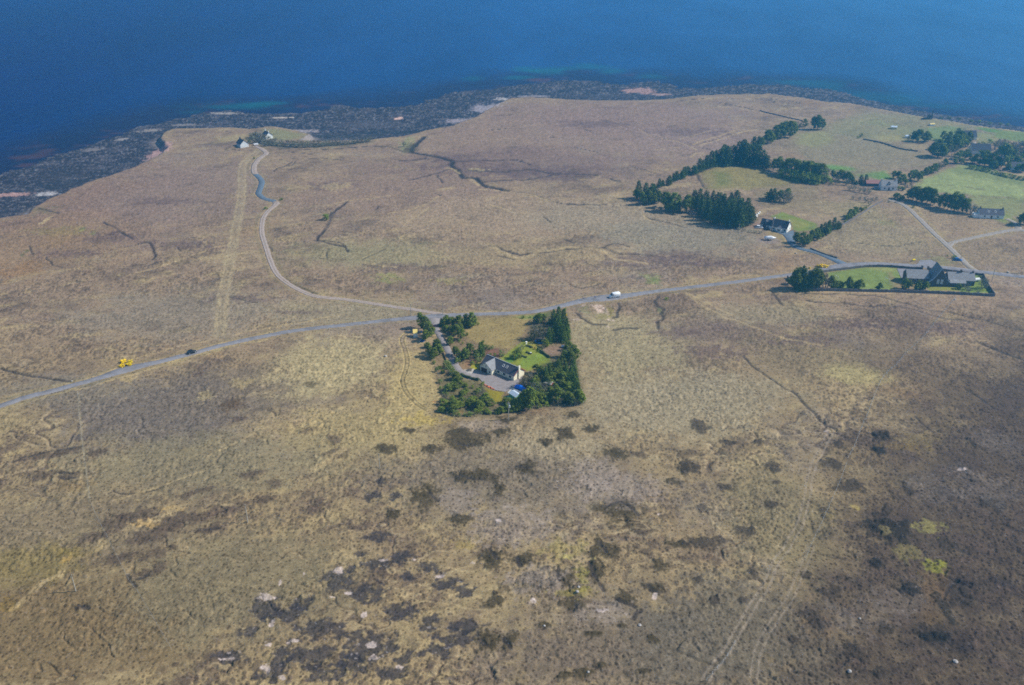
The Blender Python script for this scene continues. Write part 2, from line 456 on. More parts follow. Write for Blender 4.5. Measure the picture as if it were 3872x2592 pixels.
# broad tones of the moor, as the photograph shows them
for (px, py, rx, ry, col, k) in [
    (350, 760, 420, 160, C(128, 102, 86), .55), (700, 720, 300, 140, C(132, 112, 98), .5), (150, 930, 300, 110, C(135, 110, 82), .5), (2000, 480, 520, 100, C(137, 114, 97), .55),
    (2400, 450, 420, 70, C(135, 111, 98), .5), (2600, 540, 300, 60, C(137, 115, 104), .5), (1950, 620, 500, 60, C(117, 95, 87), .5), (1500, 720, 360, 90, C(133, 110, 94), .5), (1900, 820, 420, 80, C(151, 130, 104), .5),
    (2300, 820, 300, 60, C(142, 128, 105), .5), (1400, 960, 300, 50, C(138, 130, 93), .45), (2000, 960, 420, 40, C(147, 129, 97), .45), (2600, 900, 300, 70, C(131, 123, 104), .5),
    (700, 1180, 420, 90, C(132, 120, 102), .5), (1300, 1180, 300, 40, C(140, 127, 100), .6), (600, 1560, 330, 150, C(103, 93, 85), .65), (900, 1480, 300, 90, C(110, 97, 83), .5),
    (1250, 1380, 220, 110, C(165, 149, 109), .6), (1560, 1480, 110, 170, C(161, 142, 96), .7), (1350, 1640, 320, 110, C(154, 136, 95), .6), (760, 1750, 500, 110, C(124, 113, 87), .55), (250, 1480, 260, 60, C(115, 105, 91), .5),
    (300, 1990, 420, 160, C(119, 105, 82), .5), (250, 2380, 460, 240, C(108, 90, 63), .6), (120, 2130, 200, 80, C(118, 103, 63), .55), (900, 2200, 420, 200, C(116, 104, 79), .6),
    (1900, 1800, 420, 150, C(110, 99, 85), .5), (2100, 1680, 200, 60, C(150, 135, 106), .5), (2350, 1300, 260, 130, C(146, 134, 101), .55), (2500, 1540, 340, 110, C(144, 131, 104), .6), (2700, 1480, 300, 80, C(140, 127, 101), .55),
    (2300, 2450, 500, 180, C(106, 93, 79), .6), (2800, 2400, 400, 240, C(95, 87, 74), .6), (2950, 1950, 200, 220, C(121, 110, 81), .45),
    (2750, 1250, 220, 60, C(102, 86, 78), .5), (3050, 1330, 240, 90, C(115, 101, 76), .45), (3240, 1420, 120, 40, C(154, 140, 95), .6), (2900, 1190, 240, 40, C(138, 125, 98), .5),
    (3300, 900, 220, 70, C(139, 125, 96), .55), (3600, 820, 200, 60, C(145, 125, 96), .5), (3750, 960, 200, 50, C(134, 115, 88), .55), (3240, 800, 120, 40, C(137, 126, 89), .4),
    (3200, 540, 280, 70, C(124, 113, 90), .5), (3550, 430, 300, 24, C(127, 117, 96), .4)]:
    blob(px, py, rx, ry, col, min(.85, k * 1.35), edge=.6, ragged=.6, seed=int(px) % 7, dith=.45)

for (px, py, rx, ry) in [(1900, 640, 260, 24), (2120, 660, 170, 22), (1720, 600, 120, 16), (2450, 990, 150, 26), (2560, 965, 120, 18), (1500, 1010, 120, 14), (2700, 1000, 80, 14), (700, 930, 140, 16), (430, 900, 120, 16), (1240, 700, 80, 16), (2620, 500, 160, 14), (2250, 470, 120, 12), (620, 760, 120, 14), (260, 960, 140, 14), (900, 1130, 120, 14), (1130, 1180, 90, 8), (3050, 1290, 160, 20), (3250, 1230, 180, 16), (3560, 1240, 150, 24), (2700, 1330, 120, 24), (2560, 1260, 90, 20)]:
    blob(px, py, rx, ry, C(92, 74, 72), .55, edge=.8, ragged=1.4, dith=1.0, seed=int(px) % 7)
# the burnt, nearly black hill at the right foot of the picture
burn = sstep(-.1, .9, (PX - 2900 + 0.22 * (PY - 1900)) / 800 + .35 * m_mid + .15 * m_sm - np.clip((1750 - PY) / 700, 0, 1.2))
burn = burn * sstep(1120, 1400, PY)
put(burn * (.86 + .4 * np.clip(.6 * m_sm + .5 * clump, -.5, .5)), C(66, 55, 48))
put(burn * sstep(.12, .5, fbm(.5 * X + .3 * Y, Y, 18, 4, 173, .65)) * .6, C(48, 42, 42))
put(burn * sstep(.1, .5, m_sm + .5 * m_mid) * .45, C(96, 80, 68))
burn2 = sstep(.15, .75, fbm(X, Y, 50, 3, 171) + .5) * sstep(3150, 3450, PX + 120 * m_mid) * sstep(1150, 1230, PY) * (1 - sstep(1900, 2100, PY))
put(burn2 * .6, C(82, 68, 56))
SPK += (burn * .25).astype(np.float32)

# bands of haggy peat running across the near moor
hag = sstep(.18, .42, fbm(.42 * X + .5 * Y, Y - .55 * X, 15, 3, 131, .6)) * near
put(hag * sstep(-.2, .3, m_mid) * .4, C(84, 70, 58))

PATCH = C(72, 62, 44); BURNT = C(54, 50, 54)
for (x, y, rx, ry) in [(660, 235, 110, 60), (480, 290, 50, 22), (355, 190, 40, 13), (240, 290, 60, 26), (990, 385, 60, 36), (720, 430, 130, 34), (1200, 205, 55, 36), (1480, 310, 60, 36),
    (440, 540, 80, 60), (650, 660, 90, 30), (860, 680, 40, 24), (1500, 610, 130, 75), (1410, 840, 80, 66), (800, 880, 65, 55), (970, 890, 65, 40), (1370, 950, 66, 56), (1040, 1010, 110, 50),
    (1200, 990, 66, 54), (780, 1320, 60, 56), (900, 1320, 50, 40), (1720, 930, 40, 40), (1690, 1050, 50, 28), (1530, 1110, 60, 45), (850, 500, 40, 36), (270, 640, 40, 34), (1240, 100, 40, 22),
    (870, 130, 60, 22), (1340, 180, 40, 17), (1680, 1320, 40, 22), (1510, 1250, 20, 13), (1210, 1520, 50, 24), (1850, 390, 40, 28), (1790, 460, 50, 18), (1240, 1120, 60, 40), (1820, 800, 60, 26), (1290, 1140, 30, 25),
    (1400, 1460, 40, 22), (1640, 1500, 40, 20), (1350, 1290, 40, 18), (1100, 1240, 40, 15), (1300, 1500, 60, 24), (1100, 250, 40, 20), (820, 1110, 55, 34), (860, 200, 50, 20)]:
    p = crop(*CF1, [(x, y)])[0]
    blob(p[0], p[1], rx * .70, ry * .70, PATCH, .97, edge=.6, ragged=.95, spk=.9, dz=.35, seed=int(x) % 9)
for (x, y, rx, ry) in [(200, 470, 26, 24), (160, 540, 42, 28), (280, 540, 30, 22), (180, 900, 70, 34), (310, 870, 60, 32), (460, 930, 52, 32), (350, 970, 40, 22), (560, 1000, 60, 36), (650, 1050, 50, 36),
    (130, 1060, 90, 56), (300, 1160, 95, 46), (480, 1230, 60, 46), (650, 1240, 80, 36), (600, 1310, 100, 46), (150, 1350, 150, 76), (180, 760, 60, 28), (50, 1450, 90, 56), (330, 1410, 60, 36), (90, 850, 30, 20), (40, 940, 20, 36), (500, 1380, 80, 40), (260, 1500, 90, 30)]:
    p = crop(*CF1, [(x, y)])[0]
    blob(p[0], p[1], rx * .70, ry * .70, BURNT, .82, edge=.7, ragged=1.1, dith=1.0, spk=.7, stn=.35, dz=-.2, seed=int(x) % 9)
for (x, y, rx, ry) in [(1440, 1150, 80, 56), (1550, 1180, 100, 46), (1750, 1260, 110, 66), (1530, 1400, 60, 56), (1830, 1000, 80, 56), (1480, 1500, 80, 46), (1350, 1270, 60, 36), (1700, 1400, 120, 60), (1250, 1420, 90, 36), (1640, 1120, 60, 30), (1800, 1500, 100, 50)]:
    p = crop(*CF0, [(x, y)])[0]
    blob(p[0], p[1], rx * .70, ry * .70, BURNT, .80, edge=.7, ragged=1.1, dith=1.0, spk=.7, stn=.35, dz=-.2, seed=int(x) % 9)
for (x, y, rx, ry) in [(1150, 640, 130, 34), (1360, 430, 70, 22), (1000, 540, 55, 18), (1740, 590, 50, 34), (760, 640, 110, 38), (940, 680, 100, 46), (800, 760, 130, 38), (1140, 720, 75, 28), (850, 850, 100, 28), (620, 690, 80, 50),
    (280, 310, 170, 20), (380, 430, 60, 16), (230, 430, 70, 24), (800, 960, 60, 28), (870, 920, 40, 28), (1260, 40, 60, 30), (1300, 120, 50, 16), (1490, 480, 50, 24), (1450, 560, 50, 20), (640, 880, 100, 30), (500, 760, 90, 30), (1100, 510, 60, 16), (530, 300, 50, 18), (450, 1140, 40, 14), (970, 1455, 25, 12), (1830, 310, 60, 30), (1820, 230, 40, 30), (1680, 180, 40, 14)]:
    p = crop(*CF0, [(x, y)])[0]
    blob(p[0], p[1], rx * .70, ry * .70, C(80, 66, 56), .72, edge=.6, ragged=1.1, tilt=.35, spk=.85, dz=.25, seed=int(x) % 9)
for (x, y, rx, ry) in [(85, 540, 38, 26), (40, 700, 55, 24), (365, 700, 48, 20), (190, 600, 30, 12), (600, 690, 45, 20), (680, 780, 70, 26), (265, 950, 48, 20), (590, 890, 32, 30), (835, 950, 84, 48), (780, 1080, 30, 20), (800, 590, 34, 14), (790, 640, 24, 14),
    (140, 1235, 22, 20), (290, 1115, 28, 20), (100, 995, 90, 26), (180, 780, 34, 20), (540, 1310, 55, 30), (600, 1200, 55, 24), (910, 1180, 42, 26), (95, 860, 30, 20), (360, 850, 30, 16), (380, 760, 20, 10), (450, 1385, 25, 16), (250, 1230, 22, 14), (820, 870, 26, 14), (910, 790, 26, 22),
    (505, 1125, 24, 18), (630, 1140, 18, 12), (70, 1150, 24, 12), (310, 600, 24, 10), (630, 615, 22, 16), (1100, 1200, 60, 70), (1010, 1350, 80, 30), (1060, 1010, 40, 30), (820, 1340, 40, 26), (690, 1440, 40, 36), (1250, 850, 60, 30), (800, 1520, 40, 20)]:
    p = crop(*CF2, [(x, y)])[0]
    blob(p[0], p[1], rx * .95, ry * .95, C(58, 50, 43), .82, edge=.5, ragged=.9, spk=.8, dz=.3, seed=int(x) % 9)
# pale net-like lichen and gravel between the tufts
for (x, y, rx, ry) in [(1350, 420, 130, 90), (900, 700, 220, 110), (1050, 1000, 170, 70), (1500, 500, 260, 90), (1400, 1170, 150, 60), (750, 160, 120, 30), (620, 560, 110, 70)]:
    p = crop(*CF1, [(x, y)])[0]
    blob(p[0], p[1], rx * .7, ry * .7, C(140, 126, 114), .5, edge=.5, ragged=.8, spk=1.0, stn=.4, seed=int(x) % 9)
for (x, y, rx, ry) in [(560, 530, 60, 60), (350, 1110, 60, 40), (1100, 715, 60, 24), (1200, 790, 130, 60), (700, 1300, 130, 60), (1250, 600, 100, 50), (690, 200, 60, 40), (900, 1240, 130, 60), (80, 850, 120, 100), (450, 620, 90, 120), (1000, 800, 100, 60)]:
    p = crop(*CF2, [(x, y)])[0]
    blob(p[0], p[1], rx * .95, ry * .95, C(112, 102, 94), .28, edge=.7, ragged=1.1, spk=1.0, stn=.5, seed=int(x) % 9)
# bare white sand and stone
WS = C(186, 170, 162)
for (cr, lst) in ((CF0, [(1440, 1095, 46, 24), (1835, 935, 26, 28), (1470, 1345, 32, 14), (1450, 1480, 42, 28), (1480, 1235, 20, 22), (1230, 1425, 50, 10), (1600, 1330, 26, 12), (1522, 1010, 9, 18), (1650, 960, 9, 12), (1805, 1085, 16, 7), (1530, 1530, 20, 14), (1240, 1390, 12, 8), (1640, 1130, 10, 6), (1560, 1340, 20, 8)]),
                 (CF1, [(20, 1065, 22, 12), (200, 880, 30, 10), (110, 1180, 20, 18), (150, 1345, 30, 26), (170, 1412, 42, 18), (300, 1470, 26, 16), (835, 675, 22, 14), (1030, 1110, 26, 18), (375, 880, 18, 8), (520, 970, 30, 8), (700, 895, 16, 10), (1400, 1165, 40, 10), (1690, 1095, 14, 20), (1715, 630, 14, 6)]),
                 (CF2, [(1105, 718, 34, 9), (580, 562, 24, 4)])):
    for (x, y, rx, ry) in lst:
        p = crop(*cr, [(x, y)])[0]
        blob(p[0], p[1], rx * .50, ry * .50, WS, .68, edge=.6, ragged=1.7, spk=.6, stn=.3, seed=int(x) % 9, dith=1.0)
# moss, wet flushes
for (cr, x, y, rx, ry, col, k) in [(CF2, 1010, 1095, 46, 26, C(150, 152, 40), .9), (CF2, 985, 940, 50, 26, C(178, 172, 90), .55), (CF2, 905, 1040, 44, 36, C(166, 156, 84), .4), (CF2, 1010, 1190, 46, 56, C(112, 86, 54), .5), (CF2, 1005, 1300, 30, 30, C(104, 84, 44), .6),
    (CF2, 695, 858, 14, 8, C(180, 160, 80), .8), (CF2, 950, 600, 90, 28, C(120, 104, 62), .7), (CF2, 890, 625, 90, 16, C(134, 112, 60), .6), (CF2, 610, 880, 16, 14, C(146, 130, 84), .5), (CF2, 825, 955, 30, 18, C(128, 116, 70), .4),
    (CF1, 1200, 830, 120, 44, C(150, 136, 78), .5), (CF1, 1220, 868, 36, 16, C(176, 166, 100), .6), (CF1, 1290, 990, 34, 60, C(136, 128, 62), .6), (CF1, 1240, 1070, 90, 20, C(134, 122, 60), .55), (CF1, 640, 800, 60, 20, C(160, 138, 70), .5),
    (CF1, 440, 130, 120, 34, C(164, 142, 66), .6), (CF0, 390, 840, 70, 26, C(112, 96, 44), .6), (CF0, 360, 880, 26, 18, C(178, 146, 76), .6), (CF0, 30, 1130, 70, 40, C(128, 104, 44), .55), (CF0, 800, 690, 60, 20, C(184, 152, 96), .7), (CF0, 930, 610, 60, 18, C(178, 148, 92), .6), (CF0, 400, 480, 100, 30, C(126, 102, 60), .4),
    (C6, 400, 300, 180, 30, C(122, 112, 64), .55), (C6, 545, 285, 20, 12, C(96, 118, 54), .6), (C6, 165, 440, 12, 22, C(70, 84, 40), .7), (C6, 610, 318, 26, 10, C(100, 122, 54), .5), (C6, 420, 330, 100, 60, C(138, 112, 66), .4), (C6, 110, 560, 150, 60, C(140, 104, 62), .45),
    (CM, 460, 1480, 90, 30, C(122, 128, 62), .6), (CM, 880, 1500, 90, 26, C(140, 132, 74), .5), (CM, 2200, 1490, 60, 30, C(116, 128, 62), .55), (CM, 590, 600, 40, 46, C(128, 134, 86), .7), (CM, 1060, 770, 70, 8, C(178, 160, 112), .6), (CM, 120, 880, 90, 26, C(176, 156, 112), .55),
    (C6, 260, 170, 90, 26, C(88, 92, 56), .5), (C6, 300, 235, 12, 34, C(190, 168, 120), .8), (C6, 1350, 1390, 50, 34, C(172, 154, 108), .55), (C6, 1600, 1300, 80, 30, C(170, 150, 102), .5), (C6, 850, 1275, 50, 22, C(168, 146, 98), .7), (C6, 1420, 1120, 60, 18, C(152, 126, 88), .6), (C6, 1315, 1245, 34, 13, C(86, 70, 62), .9), (C6, 1530, 1450, 60, 40, C(92, 74, 54), .7), (C6, 2050, 1310, 44, 22, C(74, 64, 46), .8), (C6, 745, 322, 26, 12, C(80, 64, 64), .9),
    (CV, 560, 560, 90, 60, C(206, 180, 164), .75), (CV, 480, 500, 90, 26, C(206, 180, 164), .7), (CV, 270, 490, 40, 16, C(200, 176, 162), .7), (CV, 740, 580, 70, 90, C(118, 106, 48), .75), (CV, 560, 680, 120, 50, C(112, 104, 52), .55), (CV, 690, 615, 40, 26, C(206, 184, 168), .6), (CV, 760, 745, 80, 16, C(196, 174, 160), .7), (CV, 260, 560, 90, 50, C(104, 110, 68), .5), (CV, 730, 870, 50, 18, C(196, 174, 160), .5), (CV, 150, 745, 60, 16, C(196, 174, 160), .5), (CV, 1080, 590, 40, 26, C(196, 174, 160), .35),
    (CV, 1560, 60, 80, 50, C(96, 118, 66), .6), (CV, 1600, 560, 40, 60, C(84, 96, 58), .6), (CV, 680, 395, 60, 14, C(188, 162, 146), .7),
    (CK, 560, 850, 130, 40, C(120, 122, 66), .4), (C5, 1600, 330, 110, 50, C(116, 120, 70), .55), (C5, 1400, 320, 60, 30, C(112, 116, 66), .4)]:
    p = crop(*cr, [(x, y)])[0]
    blob(p[0], p[1], rx * cr[1], ry * cr[1], col, k * (.45 if cr is CF2 else .8), edge=.75, ragged=1.5, dith=1.0, seed=int(x) % 9)

# peat banks, burns and ditches (dark lines), each a real step in the ground
for cr, pts, w in [(CM, [(705, 557), (660, 600), (620, 652), (720, 672), (800, 690), (892, 720), (880, 742), (930, 782), (960, 820), (1040, 822), (1070, 850), (1110, 880), (1180, 890), (1245, 906)], 3.6),
    (CM, [(1000, 775), (1220, 780), (1400, 770), (1520, 790), (1700, 800), (1835, 808)], 2.4), (CM, [(900, 715), (1100, 712), (1290, 706), (1400, 735)], 1.8), (CM, [(790, 810), (826, 852)], 2.4), (CM, [(780, 930), (806, 945)], 2.4), (CM, [(1490, 1080), (1535, 1112)], 2), (CM, [(55, 1085), (130, 1030), (205, 978)], 2.4),
    (CM, [(-20, 1238), (110, 1245), (160, 1262), (202, 1312)], 2.2), (CM, [(0, 1232), (42, 1168)], 2), (CM, [(1130, 1270), (1190, 1280), (1250, 1312), (1340, 1330), (1500, 1312), (1700, 1298), (1850, 1300)], 2.0), (CM, [(1880, 1290), (1960, 1260), (2050, 1282)], 2), (CM, [(0, 640), (150, 630), (300, 620), (450, 620), (565, 655)], 2.2),
    (CM, [(1070, 850), (1200, 840), (1400, 830), (1600, 800)], 1.6), (CM, [(600, 840), (700, 815), (770, 800)], 1.6), (CM, [(540, 710), (640, 705), (720, 690)], 2), (CM, [(1930, 830), (1990, 852)], 2.6), (CM, [(1690, 620), (1850, 655)], 1.6), (CM, [(2060, 740), (2265, 805)], 1.4), (CM, [(1130, 515), (1240, 498)], 1.8), (CM, [(1750, 500), (1815, 520)], 2.2), (CM, [(1530, 555), (1590, 553)], 1.8), (CM, [(1570, 985), (1640, 996), (1760, 998)], 1.4), (CM, [(2160, 1080), (2265, 1110)], 1.8), (CM, [(1180, 1335), (1290, 1360)], 2), (CM, [(1620, 1225), (1690, 1260)], 2), (CM, [(400, 1010), (380, 1040)], 1.5), (CM, [(300, 1360), (450, 1290)], 1.3),
    (C6, [(0, 1213), (200, 1260), (350, 1284), (480, 1302)], 2.0), (C6, [(680, 240), (742, 266)], 1.8), (C6, [(800, 318), (870, 356)], 1.8), (C6, [(985, 385), (1022, 460), (1005, 492)], 1.6), (C6, [(890, 402), (982, 386)], 1.6), (C6, [(190, 400), (215, 450)], 1.6), (C6, [(300, 475), (350, 530), (412, 546)], 1.6), (C6, [(2088, 368), (2142, 298)], 2.0), (C6, [(2090, 370), (2150, 380), (2270, 402)], 1.8), (C6, [(1760, 390), (1792, 440)], 1.8), (C6, [(1850, 600), (1960, 668), (2085, 714)], 2.0), (C6, [(100, 345), (250, 320)], 1.4), (C6, [(1510, 736), (1690, 772)], 1.2), (C6, [(250, 150), (385, 186)], 2.4), (C6, [(940, 540), (1100, 500)], 1.2), (C6, [(1170, 410), (1190, 440)], 1.6), (C6, [(1260, 345), (1330, 350)], 1.6), (C6, [(500, 632), (600, 636)], 1.4), (C6, [(2060, 240), (2150, 215), (2265, 130)], 1.7), (C6, [(2160, 420), (2155, 480)], 1.5), (C6, [(2070, 486), (2130, 484)], 1.5),
    (C3, [(830, 858), (900, 810), (1000, 780), (1110, 718)], 2.4), (C3, [(1050, 570), (1280, 598), (1440, 615)], 2.0), (C3, [(1290, 540), (1600, 545), (1640, 530), (2150, 490), (2343, 478)], 1.6), (C3, [(880, 690), (1100, 672), (1400, 664), (1780, 682)], 1.5), (C3, [(60, 520), (250, 528), (350, 545)], 1.6), (C3, [(960, 780), (1080, 770), (1160, 700)], 1.5), (C3, [(50, 265), (160, 270), (240, 292)], 1.6), (C3, [(1640, 1490), (1760, 1430), (1900, 1330)], 1.8), (C3, [(1000, 820), (1140, 830)], 1.4),
    (CT, [(1080, 230), (1300, 270), (1530, 322), (1700, 365), (1930, 415)], 2.2), (CT, [(20, 990), (60, 1015), (110, 1015)], 2.2), (CT, [(400, 942), (550, 960)], 1.8), (CT, [(590, 455), (630, 466), (670, 452)], 1.8), (CT, [(1560, 200), (1640, 206), (1632, 232)], 2.2), (CT, [(1190, 180), (1240, 200)], 1.8), (CT, [(1610, 185), (1790, 212), (1890, 236)], 2.2), (CT, [(920, 680), (1020, 710)], 2.2), (CT, [(360, 1370), (500, 1395), (640, 1425), (760, 1462)], 2.2), (CT, [(390, 555), (600, 600)], 1.2), (CT, [(850, 640), (940, 625), (1100, 590)], 1.3), (CT, [(680, 215), (800, 205), (960, 190)], 1.8), (CT, [(870, 930), (900, 990), (960, 1080)], 2.6), (CT, [(1460, 1180), (1620, 1200)], 2),
    (C4, [(100, 720), (170, 780), (260, 830)], 1.6), (C4, [(400, 530), (560, 560), (700, 590)], 2.0), (C4, [(800, 625), (1000, 630), (1350, 630)], 2.2), (C4, [(800, 625), (940, 660), (1100, 690), (1250, 720)], 2.4), (C4, [(1000, 640), (660, 640)], 1.0), (C4, [(830, 360), (950, 420), (1150, 470), (1400, 460)], 1.2), (C4, [(1450, 480), (1650, 490), (1960, 540)], 1.5), (C4, [(640, 440), (780, 400)], 1.0), (C4, [(1380, 560), (1100, 590)], 1.0),
    (C5, [(400, 230), (520, 265), (640, 300)], 2.0), (C5, [(50, 620), (110, 690), (150, 740)], 1.6), (C5, [(300, 640), (700, 640), (950, 650), (1150, 690), (1400, 760), (1600, 790)], 1.7), (C5, [(370, 690), (440, 712)], 1.8), (C5, [(700, 715), (770, 740)], 1.8), (C5, [(200, 760), (290, 790)], 1.2), (C5, [(780, 160), (1150, 190), (1400, 155)], 1.1), (C5, [(700, 335), (850, 345), (990, 350)], 1.4), (C5, [(280, 240), (420, 270)], 1.5), (C5, [(1900, 410), (2100, 435), (2330, 445)], 1.3), (C5, [(1640, 790), (1800, 830), (2000, 880), (2300, 960)], 1.3), (C5, [(800, 360), (1200, 365)], 1.2),
    (CV, [(1600, 320), (1530, 395), (1545, 450), (1600, 500), (1690, 560), (1640, 620), (1690, 690), (1620, 740), (1560, 770), (1590, 900)], 2.2), (CV, [(1510, 480), (1600, 500)], 1.2), (CV, [(880, 440), (905, 500), (860, 580), (830, 660), (800, 700)], 2.2), (CV, [(130, 620), (200, 690), (280, 750), (420, 820), (660, 830)], 2.0), (CV, [(0, 120), (110, 160), (230, 190)], 1.6), (CV, [(250, 190), (480, 140), (570, 100)], 1.4), (CV, [(800, 930), (950, 890), (1200, 900)], 2.6), (CV, [(1740, 270), (1960, 240)], 1.2),
    (CF1, [(790, 820), (830, 880)], 1.6), (CF1, [(940, 870), (960, 920)], 1.8), (CF1, [(1330, 900), (1345, 960), (1390, 1030), (1410, 1060)], 1.6), (CF1, [(1165, 940), (1168, 1010)], 1.4), (CF1, [(1650, 1030), (1700, 1075)], 1.8), (CF1, [(740, 1320), (780, 1350)], 1.6), (CF1, [(865, 1310), (900, 1360)], 1.8), (CF1, [(600, 430), (680, 440), (760, 450)], 1.3), (CF1, [(460, 520), (510, 560)], 1.6), (CF1, [(1480, 1110), (1580, 1150)], 1.5), (CF1, [(1390, 800), (1420, 840)], 2.0), (CF1, [(620, 262), (710, 268)], 1.3), (CF1, [(930, 380), (1000, 385)], 1.5), (CF1, [(1420, 600), (1500, 570), (1600, 640)], 1.4), (CF1, [(1570, 1210), (1610, 1170)], 1.6),
    (CF0, [(70, 350), (200, 305), (440, 270)], 1.4), (CF0, [(330, 410), (420, 408)], 1.6), (CF0, [(330, 440), (410, 440)], 1.8), (CF0, [(1110, 725), (1190, 715)], 1.8), (CF0, [(430, 1132), (480, 1150)], 1.5), (CF0, [(690, 965), (740, 1030)], 1.4), (CF0, [(610, 510), (760, 520), (880, 488)], .8), (CF0, [(740, 990), (800, 965)], 1.6),
    (CF2, [(930, 500), (1000, 560)], 1.2), (CF2, [(960, 1340), (1000, 1375), (1070, 1395)], 2.4), (CF2, [(440, 400), (500, 460), (560, 520), (620, 560)], 1.6), (CF2, [(780, 560), (820, 590)], 2.0), (CF2, [(765, 620), (810, 650)], 2.0), (CF2, [(1180, 200), (1290, 250), (1366, 275)], 2.0), (CF2, [(500, 40), (700, 60), (900, 70), (1000, 100), (1150, 120)], 1.4), (CF2, [(1100, 1020), (1140, 1040)], 2), (CF2, [(1040, 1230), (1100, 1150)], 1.4), (CF2, [(880, 1190), (940, 1200)], 2), (CF2, [(250, 260), (330, 330), (440, 400)], 1.2), (CF2, [(1130, 390), (1250, 470)], 1.2)]:
    stroke(crop(*cr, pts), w, DK, .85, dz=-.7, seed=int(pts[0][0]))
stroke(crop(*CM, [(705, 557), (660, 600), (620, 652), (720, 672), (800, 690), (892, 720), (880, 742), (930, 782), (960, 820), (1040, 822), (1070, 850), (1110, 880), (1180, 890), (1245, 906)]), 4.6, C(46, 44, 48), .8, dz=-.8, wiggle=.6)
stroke(crop(*CM, [(640, 640), (600, 655), (630, 610)]), 9, C(58, 58, 48), .6, wiggle=.4)
field(crop(*CF2, [(975, 1120), (1070, 1100), (1050, 1180), (1030, 1250), (1020, 1330), (965, 1340), (960, 1230)]), C(98, 78, 56), .5, 2, wob=3)
for q in [(835, 945, 84, 48, C(46, 41, 36), .85), (815, 955, 26, 16, C(128, 116, 74), .45), (1010, 1378, 66, 18, C(36, 33, 30), .9), (1050, 1260, 20, 70, C(46, 42, 36), .7), (780, 1080, 28, 20, C(44, 40, 36), .85), (910, 1180, 44, 26, C(46, 42, 38), .75), (795, 640, 26, 14, C(44, 40, 36), .85), (800, 580, 36, 16, C(44, 40, 36), .85), (590, 895, 20, 12, C(140, 124, 84), .5)]:
    p = crop(*CF2, [(q[0], q[1])])[0]; blob(p[0], p[1], q[2] * .95, q[3] * .95, q[4], q[5], edge=.4, ragged=.9, dz=.4)
for pts, w in [([(1000, 775), (1220, 780), (1400, 770), (1520, 790), (1700, 800), (1835, 808)], 2.8), ([(890, 715), (1100, 712), (1290, 706), (1400, 735)], 2.2), ([(1070, 850), (1200, 840), (1400, 830), (1600, 800)], 2.2), ([(1245, 906), (1400, 925), (1560, 985), (1760, 998), (1900, 1000)], 1.8), ([(600, 840), (700, 815), (800, 790), (870, 760)], 2), ([(1130, 1270), (1250, 1312), (1340, 1330), (1500, 1312), (1700, 1298), (1880, 1290), (2000, 1330), (2200, 1335)], 2.2), ([(540, 710), (640, 705), (790, 690)], 2.0)]:
    stroke(crop(*CM, pts), w, C(62, 54, 56), .62, dz=-.5, wiggle=1.2, broken=.05, seed=int(pts[0][0]))
for pts, w in [([(2088, 368), (2110, 330), (2142, 298), (2200, 190), (2265, 130)], 2), ([(2090, 370), (2150, 380), (2270, 402)], 2.2), ([(680, 240), (742, 266), (800, 318), (870, 356)], 1.8), ([(890, 402), (985, 385), (1022, 460), (1005, 492)], 1.8)]:
    stroke(crop(*C6, pts), w, C(62, 54, 54), .62, dz=-.5, wiggle=1.0, seed=int(pts[0][0]))
